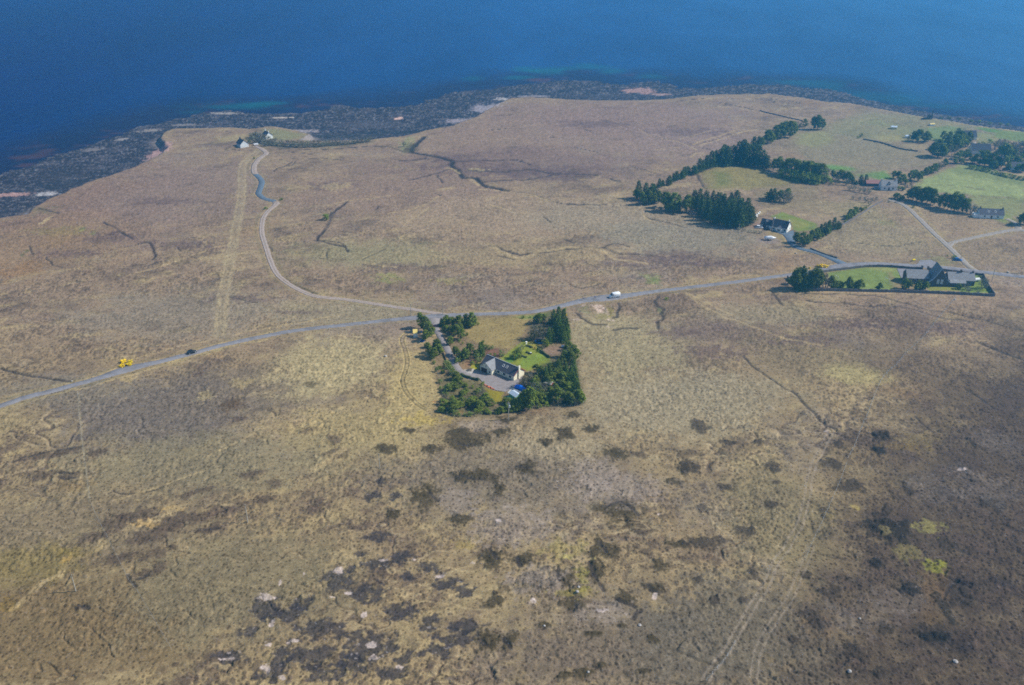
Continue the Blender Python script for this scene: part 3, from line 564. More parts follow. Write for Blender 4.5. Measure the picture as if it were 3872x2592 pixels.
# sun-bleached margins of the same, sheep paths and wheel marks (pale lines)
PL = C(176, 154, 112)
for cr, pts, w, k in [(CM, [(80, 1010), (205, 975), (400, 955), (600, 920), (760, 885)], 1.6, .5), (CM, [(470, 1060), (700, 1010), (800, 950)], 1.6, .6), (CM, [(505, 1180), (620, 1100), (740, 1020)], 1.6, .5), (CM, [(860, 760), (900, 770), (940, 790)], 3, .6), (CM, [(1000, 825), (1040, 850), (1060, 870)], 3, .6), (CM, [(1245, 915), (1180, 950), (1120, 970), (1120, 1000), (1200, 1020), (1270, 1045)], 2, .55), (CM, [(1270, 915), (1400, 930), (1500, 965), (1560, 985)], 2, .5), (CM, [(1060, 900), (1240, 905)], 2.4, .55),
    (CM, [(520, 1190), (560, 1230), (610, 1260)], 2, .45), (CM, [(1250, 1190), (1330, 1210), (1440, 1222)], 1.6, .5), (CM, [(1120, 1260), (1300, 1350), (1400, 1340), (1500, 1305), (1750, 1290), (1860, 1310), (2000, 1370), (2200, 1390)], 3, .5), (CM, [(300, 1380), (420, 1400), (520, 1410)], 2, .45), (CM, [(820, 900), (880, 890)], 6, .5), (CM, [(720, 1225), (870, 1175)], 1.5, .4),
    (CT, [(300, 500), (410, 560), (600, 605), (760, 650), (940, 740)], 1.8, .5), (CT, [(700, 600), (900, 540), (1000, 510)], 1.6, .5), (CT, [(840, 650), (1000, 590), (1250, 510)], 2.2, .55), (CT, [(900, 660), (1100, 600), (1300, 530), (1480, 500)], 2.4, .6), (CT, [(820, 770), (870, 740), (950, 750)], 2.5, .5), (CT, [(440, 700), (560, 680), (760, 670)], 1.6, .45), (CT, [(1300, 290), (1530, 330), (1880, 400)], 2.0, .4), (CT, [(350, 1335), (370, 1375), (420, 1395)], 1.8, .6),
    (CT, [(1165, 845), (1230, 920), (1300, 1010), (1380, 1090)], 1.6, .6), (CT, [(1190, 845), (1255, 915), (1330, 1000), (1400, 1085)], 1.6, .6), (C6, [(840, 600), (1000, 552), (1230, 480), (1420, 410), (1520, 390)], 1.4, .5), (C6, [(680, 450), (820, 430), (900, 400)], 1.2, .3), (C6, [(1900, 1340), (1560, 1400)], 2, .2),
    (C6, [(1640, 955), (1800, 935), (1900, 915), (2000, 900), (2265, 846)], 1.2, .5), (C6, [(880, 1150), (1040, 1105), (1230, 1055), (1420, 1010), (1640, 960)], 1.4, .45), (C6, [(20, 1405), (330, 1330), (640, 1260), (870, 1160)], 2.0, .35), (C6, [(500, 1355), (900, 1240), (1240, 1130), (1500, 1060), (1760, 1015)], 1.6, .6), (C6, [(20, 1490), (300, 1400), (490, 1345)], 1.4, .5), (C6, [(140, 1220), (0, 1190)], 1.2, .4),
    (CV, [(2080, 270), (2200, 350), (2343, 420)], 1.0, .6), (CV, [(2120, 270), (2240, 330), (2343, 385)], 1.0, .6), (CF2, [(20, 10), (120, 80), (250, 130), (420, 190), (560, 220)], 1.6, .45), (CF2, [(60, 10), (160, 80), (300, 135)], 1.2, .4),
    (C5, [(310, 625), (600, 622), (900, 632), (1300, 640), (1620, 660)], 1.8, .5), (CK, [(200, 590), (450, 590), (20, 850)], 1.2, .0), (CK, [(930, 640), (1000, 740), (1100, 840), (1250, 1010)], 1.2, .5), (CK, [(830, 610), (1000, 640), (1120, 680)], 1.2, .5),
    (CF0, [(550, 780), (560, 810), (480, 845), (380, 890), (330, 960), (220, 1010), (130, 1110), (40, 1180)], 2.2, .5), (CF0, [(700, 715), (860, 670), (960, 600), (1100, 570)], 3, .5), (CF0, [(1400, 180), (1560, 140), (1867, 60)], 1.4, .5), (CF0, [(1700, 400), (1867, 290)], 3, .5), (CF0, [(1120, 330), (1400, 190)], 1.2, .4), (CF0, [(620, 560), (880, 480), (1120, 400)], 1.0, .4),
    (CF2, [(640, 520), (640, 560), (590, 560)], 1.6, .5)]:
    if k: stroke(crop(*cr, pts), w, PL, k, seed=int(pts[0][0]) + 3, broken=.1)
# vehicle tracks on the right and left of the near moor
VT = C(152, 138, 122)
vt = crop(*CF2, [(600, 560), (560, 630), (520, 720), (500, 820), (480, 920), (430, 1010), (380, 1080), (330, 1180), (270, 1280), (220, 1370), (170, 1450), (100, 1550)])
stroke(vt, .8, VT, .36, off=.9, wiggle=.5); stroke(vt, .8, VT, .36, off=-.9, wiggle=.5)
vt = crop(*CF2, [(520, 1010), (480, 1120), (440, 1220), (390, 1290), (340, 1370), (310, 1440), (290, 1540)])
stroke(vt, .7, VT, .3, off=.9, wiggle=.5); stroke(vt, .7, VT, .3, off=-.9, wiggle=.5)
vt = crop(*C1, [(115, 420), (60, 480), (75, 560), (108, 660), (118, 760), (90, 860), (65, 940), (90, 1030), (140, 1110), (230, 1200), (330, 1265)])
for o in (-1.1, 1.1):
    stroke(vt, .9, C(190, 166, 112), .7, off=o, wiggle=0); stroke(vt, .5, C(64, 56, 40), .8, off=o * .72 + .0, wiggle=0, dz=-.2)
# the bleached strip of a buried main running down to the shore
st = [(976, 572), (944, 599), (919, 625), (916, 686), (914, 737), (907, 786), (893, 860), (878, 941), (864, 1020), (850, 1090), (841, 1170), (829, 1268)]
stroke(st, 6.5, C(152, 136, 106), .45, wiggle=.2)
stroke(st, 1.6, C(172, 154, 116), .36, off=-2.2, wiggle=.3, broken=.1); stroke(st, 1.6, C(172, 154, 116), .36, off=2.0, wiggle=.3, broken=.12)
stroke([(295, 1490), (300, 1560), (312, 1680), (322, 1770), (338, 1895)], 1.0, C(160, 146, 116), .4, wiggle=.3)

# grazed and mown green land
field(crop(*C4, [(820, 400), (1100, 480), (1400, 500), (1480, 480), (1340, 600), (1150, 620), (960, 480), (640, 440)]), C(112, 118, 72), .5, 8, wob=8)
field(crop(*C4, [(1330, 490), (1520, 460), (1660, 480), (1690, 600), (1500, 640), (1340, 580)]), C(96, 124, 66), .85, 3, wob=4)
field(crop(*C4, [(1690, 500), (1840, 520), (2000, 540), (2000, 640), (1830, 660), (1800, 560)]), C(118, 124, 74), .7, 4, wob=3)
field(crop(*C4, [(1830, 470), (2060, 500), (2020, 530), (1930, 525), (1800, 480)]), C(92, 124, 54), .9, 2, wob=2)
field(crop(*C4, [(2060, 500), (2300, 525), (2300, 640), (2160, 610), (2010, 590), (1990, 540)]), C(104, 122, 60), .85, 2, wob=2)
field(crop(*C4, [(1310, 970), (1450, 930), (1640, 850), (1800, 860), (2300, 1000), (2300, 1180), (1720, 1150), (1600, 1150), (1400, 1110), (1200, 1060)]), C(134, 144, 86), .85, 3, wob=4, spk=.25)
field(crop(*C4, [(1550, 870), (1740, 860), (2300, 1000), (2300, 1070), (1900, 980), (1600, 940)]), C(104, 110, 62), .6, 5, wob=5)
field(crop(*C4, [(1720, 1150), (2300, 1170), (2290, 1340), (2060, 1390), (1880, 1300), (1780, 1250)]), C(122, 126, 74), .8, 4, wob=5, spk=.5)
field(crop(*C4, [(1900, 1280), (2070, 1330), (2200, 1400), (2080, 1430), (1850, 1330)]), C(110, 124, 60), .8, 3)
for a in [(820, 690, 40, 10), (930, 940, 60, 16), (1260, 1080, 60, 8), (1850, 640, 40, 10), (1740, 1070, 50, 10), (1860, 1090, 60, 9), (1560, 1045, 40, 6)]:
    p = crop(*C4, [(a[0], a[1])])[0]; blob(p[0], p[1], a[2] * .38, a[3] * .38, C(96, 86, 66), .5, ragged=1.0)
field(crop(*C4, [(260, 860), (380, 840), (620, 870), (600, 900), (380, 900)]), C(94, 130, 58), .9, 3, wob=3)
field(crop(*C4, [(640, 940), (900, 900), (980, 980), (850, 985)]), C(98, 132, 60), .9, 3, wob=3)
field(crop(*C4, [(280, 900), (700, 880), (900, 900), (820, 960), (600, 990), (500, 930)]), C(106, 112, 74), .45, 5, wob=5)
field(crop(*C4, [(0, 560), (340, 500), (700, 580), (1000, 660), (1300, 740), (1430, 800), (1250, 880), (900, 900), (600, 880), (260, 840), (60, 740)]), C(132, 122, 92), .55, 5, wob=5)
field(crop(*C4, [(300, 470), (700, 330), (1200, 360), (1900, 470), (1700, 520), (1400, 600), (800, 600), (420, 540)]), C(124, 126, 84), .5, 9, wob=10)
field(crop(*C4, [(40, 540), (330, 510), (420, 620), (200, 680), (30, 640)]), C(136, 134, 84), .6, 6, wob=6)
field(crop(*C4, [(780, 560), (1050, 540), (1120, 610), (880, 620)]), C(150, 140, 88), .6, 5, wob=5)
field(crop(*C4, [(1000, 640), (1330, 640), (1330, 700), (1150, 690)]), C(146, 130, 96), .7, 3, wob=3)
field(crop(*CT, [(900, 920), (1160, 845), (1500, 880), (1900, 1010), (1700, 1060), (1380, 1090), (980, 1090)]), C(126, 118, 62), .7, 4, wob=5, spk=1.0)
field(crop(*CT, [(1050, 920), (1180, 930), (1200, 1040), (1080, 1060)]), C(98, 106, 52), .6, 4, wob=4)
field(crop(*CT, [(1500, 1050), (2090, 1030), (2090, 1360), (1850, 1300), (1500, 1250), (1430, 1130)]), C(126, 112, 82), .6, 5, wob=5, spk=1.0)
field(crop(*CB, [(590, 530), (840, 440), (1060, 520), (1330, 600), (1560, 680), (1500, 790), (1340, 810), (1180, 830), (1065, 800), (1050, 640)]), C(110, 122, 54), .95, 1.2, wob=1, spk=.15)
field(crop(*CB, [(900, 560), (1060, 580), (1340, 650), (1380, 700), (1160, 760), (1070, 740)]), C(140, 134, 72), .6, 3, wob=2, spk=.2)
field(crop(*CB, [(560, 800), (760, 860), (960, 960), (960, 1010), (700, 960), (560, 900)]), C(142, 124, 84), .8, 1.5)
field(crop(*CB, [(300, 640), (430, 640), (440, 720), (320, 760), (200, 740)]), C(138, 114, 100), .8, 2)
field(crop(*CB, [(320, 990), (420, 960), (640, 1000), (800, 1040), (780, 1080), (500, 1060), (330, 1030)]), C(134, 118, 110), .7, 2)
field(crop(*C5, [(560, 440), (900, 392), (1120, 390), (1200, 400), (1240, 480), (1190, 560), (1130, 600), (600, 600), (560, 520)]), C(110, 124, 60), .95, 1.0, wob=1, spk=.1)
field(crop(*C5, [(900, 395), (1130, 392), (1200, 420), (1080, 440)]), C(138, 136, 80), .7, 2, spk=.1)
field(crop(*C5, [(1090, 440), (1130, 440), (1215, 540), (1190, 590), (1150, 590)]), C(128, 112, 82), .8, 1.5, spk=.3)
field(crop(*C5, [(1190, 520), (1480, 530), (1470, 600), (1180, 605)]), C(140, 124, 86), .6, 2)
field(crop(*C5, [(1470, 560), (1700, 550), (1760, 610), (1480, 610)]), C(126, 128, 50), .9, 1, spk=.1)
field(crop(*C5, [(1660, 545), (1880, 450), (1950, 460), (2050, 630), (1780, 630)]), C(104, 122, 50), .95, 1, spk=.1)
# the big garden among its trees
field(crop(*C1, [(440, 340), (560, 230), (1720, 150), (1880, 180), (1960, 640), (2060, 1190), (590, 1350), (480, 1080), (400, 720)]), C(116, 98, 72), .75, 1.0, wob=1, spk=.8)
field(crop(*C1, [(800, 260), (1480, 210), (1520, 300), (1390, 380), (1360, 480), (1290, 580), (1040, 560), (800, 500), (740, 420)]), C(142, 124, 78), .9, 2, wob=2, spk=.6)
field(crop(*C1, [(1290, 240), (1500, 215), (1700, 180), (1690, 230), (1500, 260)]), C(104, 124, 58), .8, 2, wob=1.5)
field(crop(*C1, [(1140, 690), (1260, 600), (1400, 480), (1540, 520), (1700, 680), (1720, 740), (1560, 790), (1440, 830), (1320, 760), (1220, 740)]), C(122, 130, 44), .95, 1, wob=1, spk=.15)
field(crop(*CH, [(1180, 340), (1400, 280), (1480, 250), (1690, 340), (1500, 420), (1300, 520), (1130, 480)]), C(112, 130, 52), .8, 1.5, wob=1.5, spk=.2)
field(crop(*CH, [(880, 400), (1040, 260), (1130, 200), (1160, 260), (1090, 380), (960, 440)]), C(82, 120, 44), .9, .8, wob=.7, spk=.15)
field(crop(*CG, [(340, 800), (500, 770), (660, 880), (640, 960), (460, 960), (380, 900)]), C(146, 136, 60), .8, 1, wob=.8, spk=.2)
field(crop(*CG, [(950, 900), (1240, 920), (1220, 1130), (940, 1200), (700, 1020)]), C(130, 108, 90), .9, 1, wob=.8, spk=.6)
field(crop(*CG, [(720, 250), (900, 260), (1000, 420), (820, 400)]), C(156, 118, 76), .7, .8)
field(crop(*CH, [(290, 470), (440, 430), (430, 545), (360, 560), (270, 530)]), C(140, 136, 34), .95, .6, wob=.5, spk=.1)
field(crop(*CH, [(150, 560), (340, 545), (330, 640), (220, 620)]), C(176, 172, 168), .9, .5, wob=.3, spk=.1)
field(crop(*CH, [(90, 480), (290, 380), (470, 400), (290, 470), (240, 540), (120, 550)]), C(142, 110, 84), .8, 1, wob=.6)
field(crop(*CH, [(540, 200), (760, 180), (820, 320), (680, 330), (560, 300)]), C(120, 84, 70), .8, 1, wob=.8)
field(crop(*CH, [(545, 890), (690, 930), (880, 950), (820, 1040), (860, 1130), (740, 1160), (600, 1040)]), C(128, 118, 34), .95, .6, wob=.5, spk=.15)
for a in [(640, 1230, 90, 40), (930, 1040, 60, 24), (560, 900, 70, 40), (120, 880, 60, 26)]:
    p = crop(*CSL, [(a[0] * 1.3, a[1] * .8)])[0]; blob(p[0], p[1], a[2] * .145, a[3] * .145, C(168, 130, 82), .8, ragged=.9)

field(crop(*C3, [(660, 240), (900, 225), (1150, 275), (1330, 305), (1230, 370), (1000, 400), (800, 400), (700, 300)]), C(128, 128, 88), .75, 4, wob=4)
field(crop(*C3, [(500, 330), (640, 290), (740, 380), (1000, 440), (1350, 440), (1700, 430), (2300, 390), (2280, 430), (1900, 480), (1500, 510), (1000, 520), (700, 490), (560, 440)]), C(84, 82, 66), .8, 5, wob=6)
field(crop(*C3, [(0, 370), (250, 330), (480, 330), (480, 440), (250, 400), (0, 440)]), C(150, 138, 96), .5, 6, wob=6)
field(crop(*CSL, [(240, 100), (480, 0), (870, 60), (1330, 150), (1480, 350), (1560, 640), (1720, 780), (1900, 760), (2340, 640), (2343, 930), (1700, 1020), (1000, 1080), (560, 1120), (520, 900), (380, 560)]), C(84, 86, 54), .55, 2, wob=3, seed=3)
field(crop(*C1, [(1560, 800), (1900, 560), (2010, 760), (2060, 1190), (1330, 1260), (1420, 1100), (1440, 900)]), C(74, 78, 52), .8, 2, wob=2, seed=4)
field(crop(*C1, [(1480, 300), (1680, 180), (1890, 180), (1900, 500), (1700, 520), (1640, 480), (1480, 480)]), C(84, 82, 56), .7, 2, wob=2, seed=5)
# roadside: worn verges
mv = (1 - sstep(.1, 1.7, ROADD)) * (ROADM < .5)
put(mv * .55 * sstep(-.3, .3, m_sm + .15), C(160, 140, 96))
mv2 = sstep(1.2, 2.0, ROADD) * (1 - sstep(2.0, 3.4, ROADD))
put(mv2 * .3, C(112, 108, 62))

# ---- foreshore: boulders and weed below the land edge, then the sea bed
shore = 1 - sstep(-1.5, .5, LAND)
sn = fbm(X * .6, Y, 18, 4, 141, .62); sn2 = fbm(X, Y, 5, 3, 143, .65); pal = fbm(X * .35 + Y * .1, Y, 30, 3, 145)
shc = np.empty_like(COLR); shc[:] = C(45, 44, 54)
shc += (sstep(.05, .5, sn)[..., None] * .5 * (C(92, 86, 90) - shc)).astype(np.float32)
shc += (sstep(.05, .4, fbm(.35 * X + .9 * Y, 1.2 * Y - .3 * X, 9, 3, 147, .7))[..., None] * .4 * (C(98, 92, 96) - shc)).astype(np.float32)
shc += (sstep(.14, .42, sn2)[..., None] * .32 * (C(150, 142, 140) - shc)).astype(np.float32)
shc += (sstep(.22, .4, FN2)[..., None] * .28 * (C(176, 168, 162) - shc)).astype(np.float32)
shc += (sstep(.1, .5, -sn2 - .3 * sn)[..., None] * .6 * (C(40, 42, 44) - shc)).astype(np.float32)
up = 1 - sstep(2, 16, -LAND)
shc += ((up * sstep(-.2, .4, pal) * .75)[..., None] * (C(150, 138, 130) - shc)).astype(np.float32)
COLR += shore[..., None].astype(np.float32) * (shc - COLR)
SPK += ((shore) * (.3 - SPK)).astype(np.float32)
STN += ((shore) * (.3 - STN)).astype(np.float32)
EDG = sstep(0, 2, LAND) * (1 - sstep(3, 9, LAND))
put(EDG * .45 * sstep(-.1, .3, m_sm + .1), C(150, 128, 94))
for (px, py, rx, ry, col, k) in [(2420, 340, 60, 12, C(172, 136, 124), .75), (2500, 357, 34, 4, C(176, 144, 132), .7), (40, 735, 80, 7, C(178, 140, 130), .8), (180, 737, 46, 8, C(176, 170, 168), .8), (605, 590, 44, 22, C(176, 142, 134), .8), (1507, 446, 18, 5, C(214, 176, 156), .9), (850, 422, 60, 4, C(166, 156, 146), .7), (1060, 441, 26, 3, C(190, 176, 160), .8), (1100, 439, 9, 2, C(220, 206, 190), .9),
    (460, 523, 26, 5, C(160, 150, 142), .7), (350, 560, 40, 8, C(128, 120, 116), .7), (570, 490, 50, 5, C(156, 146, 136), .7), (700, 470, 60, 5, C(142, 134, 128), .6), (1130, 500, 80, 6, C(160, 148, 146), .7), (1840, 415, 60, 16, C(158, 148, 152), .75), (1740, 462, 60, 8, C(160, 148, 150), .7), (1900, 377, 30, 5, C(186, 178, 172), .7), (2020, 366, 60, 4, C(160, 150, 150), .6), (1400, 470, 160, 16, C(84, 80, 84), .4), (1500, 505, 200, 9, C(40, 44, 52), .7), (1300, 520, 120, 8, C(48, 52, 54), .6), (240, 660, 130, 26, C(52, 50, 56), .6), (250, 700, 120, 20, C(44, 46, 54), .7), (2300, 365, 200, 6, C(70, 66, 72), .5), (1930, 340, 120, 8, C(48, 48, 54), .6)]:
    x0, y0 = ground(px, py, -6.0)
    q = pixel(x0, y0)
    blob(float(q[0]), float(q[1]), rx, ry, col, k, edge=.4, ragged=.9, seed=int(px) % 9)

# shape: land drops over a short bluff to the shore, then slides under the sea
bl = np.maximum(0.0, -LAND)
zs = lerp(-4.6, SEA_Z - .1, np.clip(bl / np.maximum(bl + np.maximum(SHORE, 0), .5), 0, 1)) + .35 * sn2 + .25 * sn
zs = np.where(SHORE < 0, SEA_Z - .1 + np.maximum(SHORE * .05, -7), zs)
Z = Z * sstep(-2, 14, LAND) + rough * 0
Z = lerp(Z, zs, sstep(0, 5.5, bl))
Z = np.where(bl > 0, np.minimum(Z, 0.2), Z)
Z = np.where(ROADM > .5, R - 0.22, np.where((ROADD < 2.5) & (FLAT > .4), np.minimum(Z, R + .02), Z))
far = np.maximum(0, ES - 2500) / 1000.0

# mesh
V = np.stack([X, Y, Z], -1).reshape(-1, 3).astype(np.float32)
idx = np.arange(NX * NY).reshape(NY, NX)
Q = np.stack([idx[1:, :-1], idx[1:, 1:], idx[:-1, 1:], idx[:-1, :-1]], -1).reshape(-1, 4).astype(np.int32)
def grid_mesh(name, V, Q):
    me = bpy.data.meshes.new(name)
    me.vertices.add(len(V)); me.vertices.foreach_set("co", V.ravel())
    me.loops.add(Q.size); me.loops.foreach_set("vertex_index", Q.ravel())
    me.polygons.add(len(Q)); me.polygons.foreach_set("loop_start", np.arange(0, Q.size, 4, dtype=np.int32))
    me.polygons.foreach_set("use_smooth", np.ones(len(Q), dtype=bool))
    me.update(calc_edges=True)
    return me
def struct(name, me, mat, kind="structure"):
    o = bpy.data.objects.new(name, me); COL.objects.link(o)
    o["kind"] = kind
    if mat: me.materials.append(mat)
    return o
def add_attr(me, name, arr):
    a = me.attributes.new(name, 'FLOAT_COLOR', 'POINT')
    d = np.ones((len(me.vertices), 4), dtype=np.float32)
    arr = np.asarray(arr, dtype=np.float32).reshape(len(me.vertices), -1)
    d[:, :arr.shape[1]] = arr
    a.data.foreach_set("color", d.ravel())
tme = grid_mesh("ground", V, Q)
add_attr(tme, "cover", np.clip(COLR, 0.005, .9))
add_attr(tme, "grain", np.stack([np.clip(SPK, 0, 1.2), np.clip(STN, 0, 1), shore], -1))

# ---- node helpers
class NT:
    def __init__(self, name):
        self.m = bpy.data.materials.new(name); self.m.use_nodes = True
        self.t = self.m.node_tree; self.t.nodes.clear()
        self.out = self.n("ShaderNodeOutputMaterial")
        self.b = self.n("ShaderNodeBsdfPrincipled")
        self.l(self.b.outputs[0], self.out.inputs[0])
    def n(self, t): return self.t.nodes.new(t)
    def l(self, a, b): self.t.links.new(a, b)
    def noise(self, vec, scale, detail=3, rough=.55):
        x = self.n("ShaderNodeTexNoise"); x.inputs["Scale"].default_value = scale; x.inputs["Detail"].default_value = detail; x.inputs["Roughness"].default_value = rough
        self.l(vec, x.inputs["Vector"]); return x.outputs[0]
    def ramp(self, v, a, b, lo=0.0, hi=1.0):
        x = self.n("ShaderNodeMapRange"); x.interpolation_type = 'SMOOTHSTEP'
        x.inputs[1].default_value = a; x.inputs[2].default_value = b; x.inputs[3].default_value = lo; x.inputs[4].default_value = hi
        self.l(v, x.inputs[0]); return x.outputs[0]
    def math(self, op, a, b=None):
        x = self.n("ShaderNodeMath"); x.operation = op
        for i, v in enumerate((a, b)):
            if v is None: continue
            if isinstance(v, (int, float)): x.inputs[i].default_value = v
            else: self.l(v, x.inputs[i])
        return x.outputs[0]
    def mix(self, fac, a, b, mode='MIX'):
        x = self.n("ShaderNodeMix"); x.data_type = 'RGBA'; x.blend_type = mode
        for s, v in ((x.inputs[0], fac), (x.inputs[6], a), (x.inputs[7], b)):
            if isinstance(v, (int, float)): s.default_value = v
            elif isinstance(v, (tuple, list, np.ndarray)): s.default_value = tuple(float(q) for q in v[:3]) + (1.0,)
            else: self.l(v, s)
        return x.outputs[2]
    def bump(self, h, strength, dist):
        x = self.n("ShaderNodeBump"); x.inputs["Strength"].default_value = strength; x.inputs["Distance"].default_value = dist
        self.l(h, x.inputs["Height"]); self.l(x.outputs[0], self.b.inputs["Normal"])
    def coord(self, kind="Object"):
        return self.n("ShaderNodeTexCoord").outputs[kind]
    def attr(self, name):
        x = self.n("ShaderNodeAttribute"); x.attribute_name = name; return x
    def setp(self, **k):
        for a, v in k.items():
            self.b.inputs[a.replace("_", " ")].default_value = v

# moorland
g = NT("moorland")
co = g.coord(); cov = g.attr("cover").outputs[0]; gr = g.attr("grain").outputs[0]
sep = g.n("ShaderNodeSeparateColor"); g.l(gr, sep.inputs[0])
na = g.noise(co, .85, 3, .6); nb = g.noise(co, .28, 4, .62); nc = g.noise(co, 2.2, 2, .6); nd = g.noise(co, .62, 2, .5)
c = g.mix(1.0, cov, g.mix(g.ramp(nb, .28, .72), (.86, .855, .85), (1.15, 1.145, 1.13)), 'MULTIPLY')
c = g.mix(1.0, c, g.mix(g.ramp(nc, .3, .7), (.80, .80, .80), (1.22, 1.20, 1.18)), 'MULTIPLY')
vo = g.n("ShaderNodeTexVoronoi"); vo.inputs["Scale"].default_value = .78
mpv = g.n("ShaderNodeMapping"); mpv.inputs["Scale"].default_value = (1.0, .8, 1.0); g.l(co, mpv.inputs[0]); g.l(mpv.outputs[0], vo.inputs["Vector"])
dots = g.ramp(g.math('ADD', vo.outputs["Distance"], g.math('MULTIPLY', na, .55)), .66, .46)
fleck = g.math('MULTIPLY', dots, sep.outputs[0])
c = g.mix(fleck, c, g.mix(1.0, c, (.44, .42, .43), 'MULTIPLY'))
pale = g.math('MULTIPLY', g.ramp(nd, .64, .72), sep.outputs[1])
c = g.mix(pale, c, C(176, 164, 158))
g.l(c, g.b.inputs["Base Color"])
g.setp(Roughness=.95)
g.b.inputs["Specular IOR Level"].default_value = .1
g.bump(g.math('ADD', na, g.math('MULTIPLY', nb, 1.2)), .24, .4)
ground_o = struct("ground", tme, g.m)

def zat(x, y):
    """height of the finished ground at a world point"""
    p = pixel(x, y)
    i = int(np.clip(np.searchsorted(GXP, float(p[0])) - 1, 0, NX - 2)); j = int(np.clip(np.searchsorted(GYP, float(p[1])) - 1, 0, NY - 2))
    u = (float(p[0]) - GXP[i]) / (GXP[i + 1] - GXP[i]); v = (float(p[1]) - GYP[j]) / (GYP[j + 1] - GYP[j])
    u = min(max(u, 0), 1); v = min(max(v, 0), 1)
    return float((Z[j, i] * (1 - u) + Z[j, i + 1] * u) * (1 - v) + (Z[j + 1, i] * (1 - u) + Z[j + 1, i + 1] * u) * v)
def spot(px, py, z=None):
    """standing point on the ground under a photograph pixel"""
    x, y = [float(v) for v in ground(px, py, 0.0 if z is None else z)]
    if z is not None: return x, y, z
    for _ in range(3):
        h = zat(x, y)
        x, y = [float(v) for v in ground(px, py, h)]
    return x, y, zat(x, y)
def rz_at(x, y):
    return float(big_relief(np.array([x]), np.array([y]))[0])

# ------------------------------------------------------------------ sea
SXP = np.concatenate([[-9000, -6000, -4000, -2600], np.arange(-1600, 5500, 11.0), [6400, 8000, 10500, 13500]])
SYP = np.concatenate([[-436, -425, -405, -375, -330, -270, -200, -140, -90], np.arange(-60, 960, 5.0), [1000, 1100, 1300, 1700, 2100]])
P2, Q2 = np.meshgrid(SXP, SYP)
sx, sy = ground(P2, Q2, SEA_Z)
d_sh = np.full(sx.shape, 1e6)
for i in range(len(wl) - 1):
    d_sh = np.minimum(d_sh, seg_dist(sx, sy, wl[i], wl[i + 1])[0])
sea_dim = C(2, 16, 70) ; mid = C(18, 60, 108); sea_sunward = C(40, 76, 112); weed = C(26, 22, 48)
sc_ = np.empty(sx.shape + (3,), dtype=np.float32); sc_[:] = sea_dim
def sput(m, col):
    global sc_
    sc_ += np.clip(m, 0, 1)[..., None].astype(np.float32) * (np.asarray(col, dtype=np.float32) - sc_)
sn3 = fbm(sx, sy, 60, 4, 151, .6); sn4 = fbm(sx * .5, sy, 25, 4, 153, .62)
sput(sstep(-620, 60, sx), mid); sput(sstep(-50, 800, sx), sea_sunward)  # dim left to bright sunward right: light over the water painted into its colour
sput((1 - sstep(14, 95, d_sh + 34 * sn3)) * .8, weed)
sput((1 - sstep(5, 60, d_sh)) * sstep(.12, .45, sn4) * .9, C(78, 52, 58))
sput(sstep(300, 700, sx) * (1 - sstep(30, 160, d_sh + 30 * sn3)) * sstep(10, 40, d_sh) * .5, C(34, 84, 108))
def sblob(px, py, rx, ry, k, col=C(20, 92, 100), tilt=0.0):
    x0, y0 = ground(px, py, SEA_Z); s = scale_at(py) * .96; sd_ = math.sin(dep_at(py))
    a, b = rx / s, ry / (s * sd_)
    ct, st_ = math.cos(tilt), math.sin(tilt)
    u = ((sx - x0) * ct + (sy - y0) * st_) / a; v = (-(sx - x0) * st_ + (sy - y0) * ct) / b
    sput((1 - sstep(.2, 1.5, np.hypot(u, v) + 1.3 * sn4)) * k * .7, col)
for a in [(900, 402, 170, 13, .8), (990, 395, 60, 9, .7), (740, 425, 50, 6, .4), (1790, 297, 40, 8, .7), (1965, 295, 60, 7, .8), (1992, 262, 46, 13, .65), (2078, 268, 60, 13, .7), (2233, 254, 60, 12, .65), (2308, 266, 60, 12, .6), (2460, 290, 60, 9, .5), (2150, 262, 60, 8, .5), (3060, 315, 160, 14, .5), (3300, 365, 220, 22, .45), (3500, 400, 160, 12, .35)]:
    sblob(*a)
sme = grid_mesh("sea", np.stack([sx, sy, np.full(sx.shape, SEA_Z)], -1).reshape(-1, 3).astype(np.float32),
                (lambda ii: np.stack([ii[1:, :-1], ii[1:, 1:], ii[:-1, 1:], ii[:-1, :-1]], -1).reshape(-1, 4).astype(np.int32))(np.arange(sx.size).reshape(sx.shape)))
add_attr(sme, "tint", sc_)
g = NT("sea_water")
co = g.coord()
mp = g.n("ShaderNodeMapping"); mp.inputs["Rotation"].default_value = (0, 0, .5); mp.inputs["Scale"].default_value = (1.0, .42, 1); g.l(co, mp.inputs[0])
w1 = g.noise(mp.outputs[0], .22, 4, .6); w2 = g.noise(mp.outputs[0], .02, 3, .6); w3 = g.noise(mp.outputs[0], .006, 3, .55)
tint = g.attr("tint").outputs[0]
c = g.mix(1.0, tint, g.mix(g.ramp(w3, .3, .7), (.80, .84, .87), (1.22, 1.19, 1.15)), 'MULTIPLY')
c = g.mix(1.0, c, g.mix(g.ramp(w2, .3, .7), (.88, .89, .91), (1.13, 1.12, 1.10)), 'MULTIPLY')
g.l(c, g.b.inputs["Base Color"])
g.setp(Roughness=.22, IOR=1.333)
g.b.inputs['Specular IOR Level'].default_value = .02
g.bump(w1, .7, 1.2)
sea_o = struct("sea", sme, g.m)
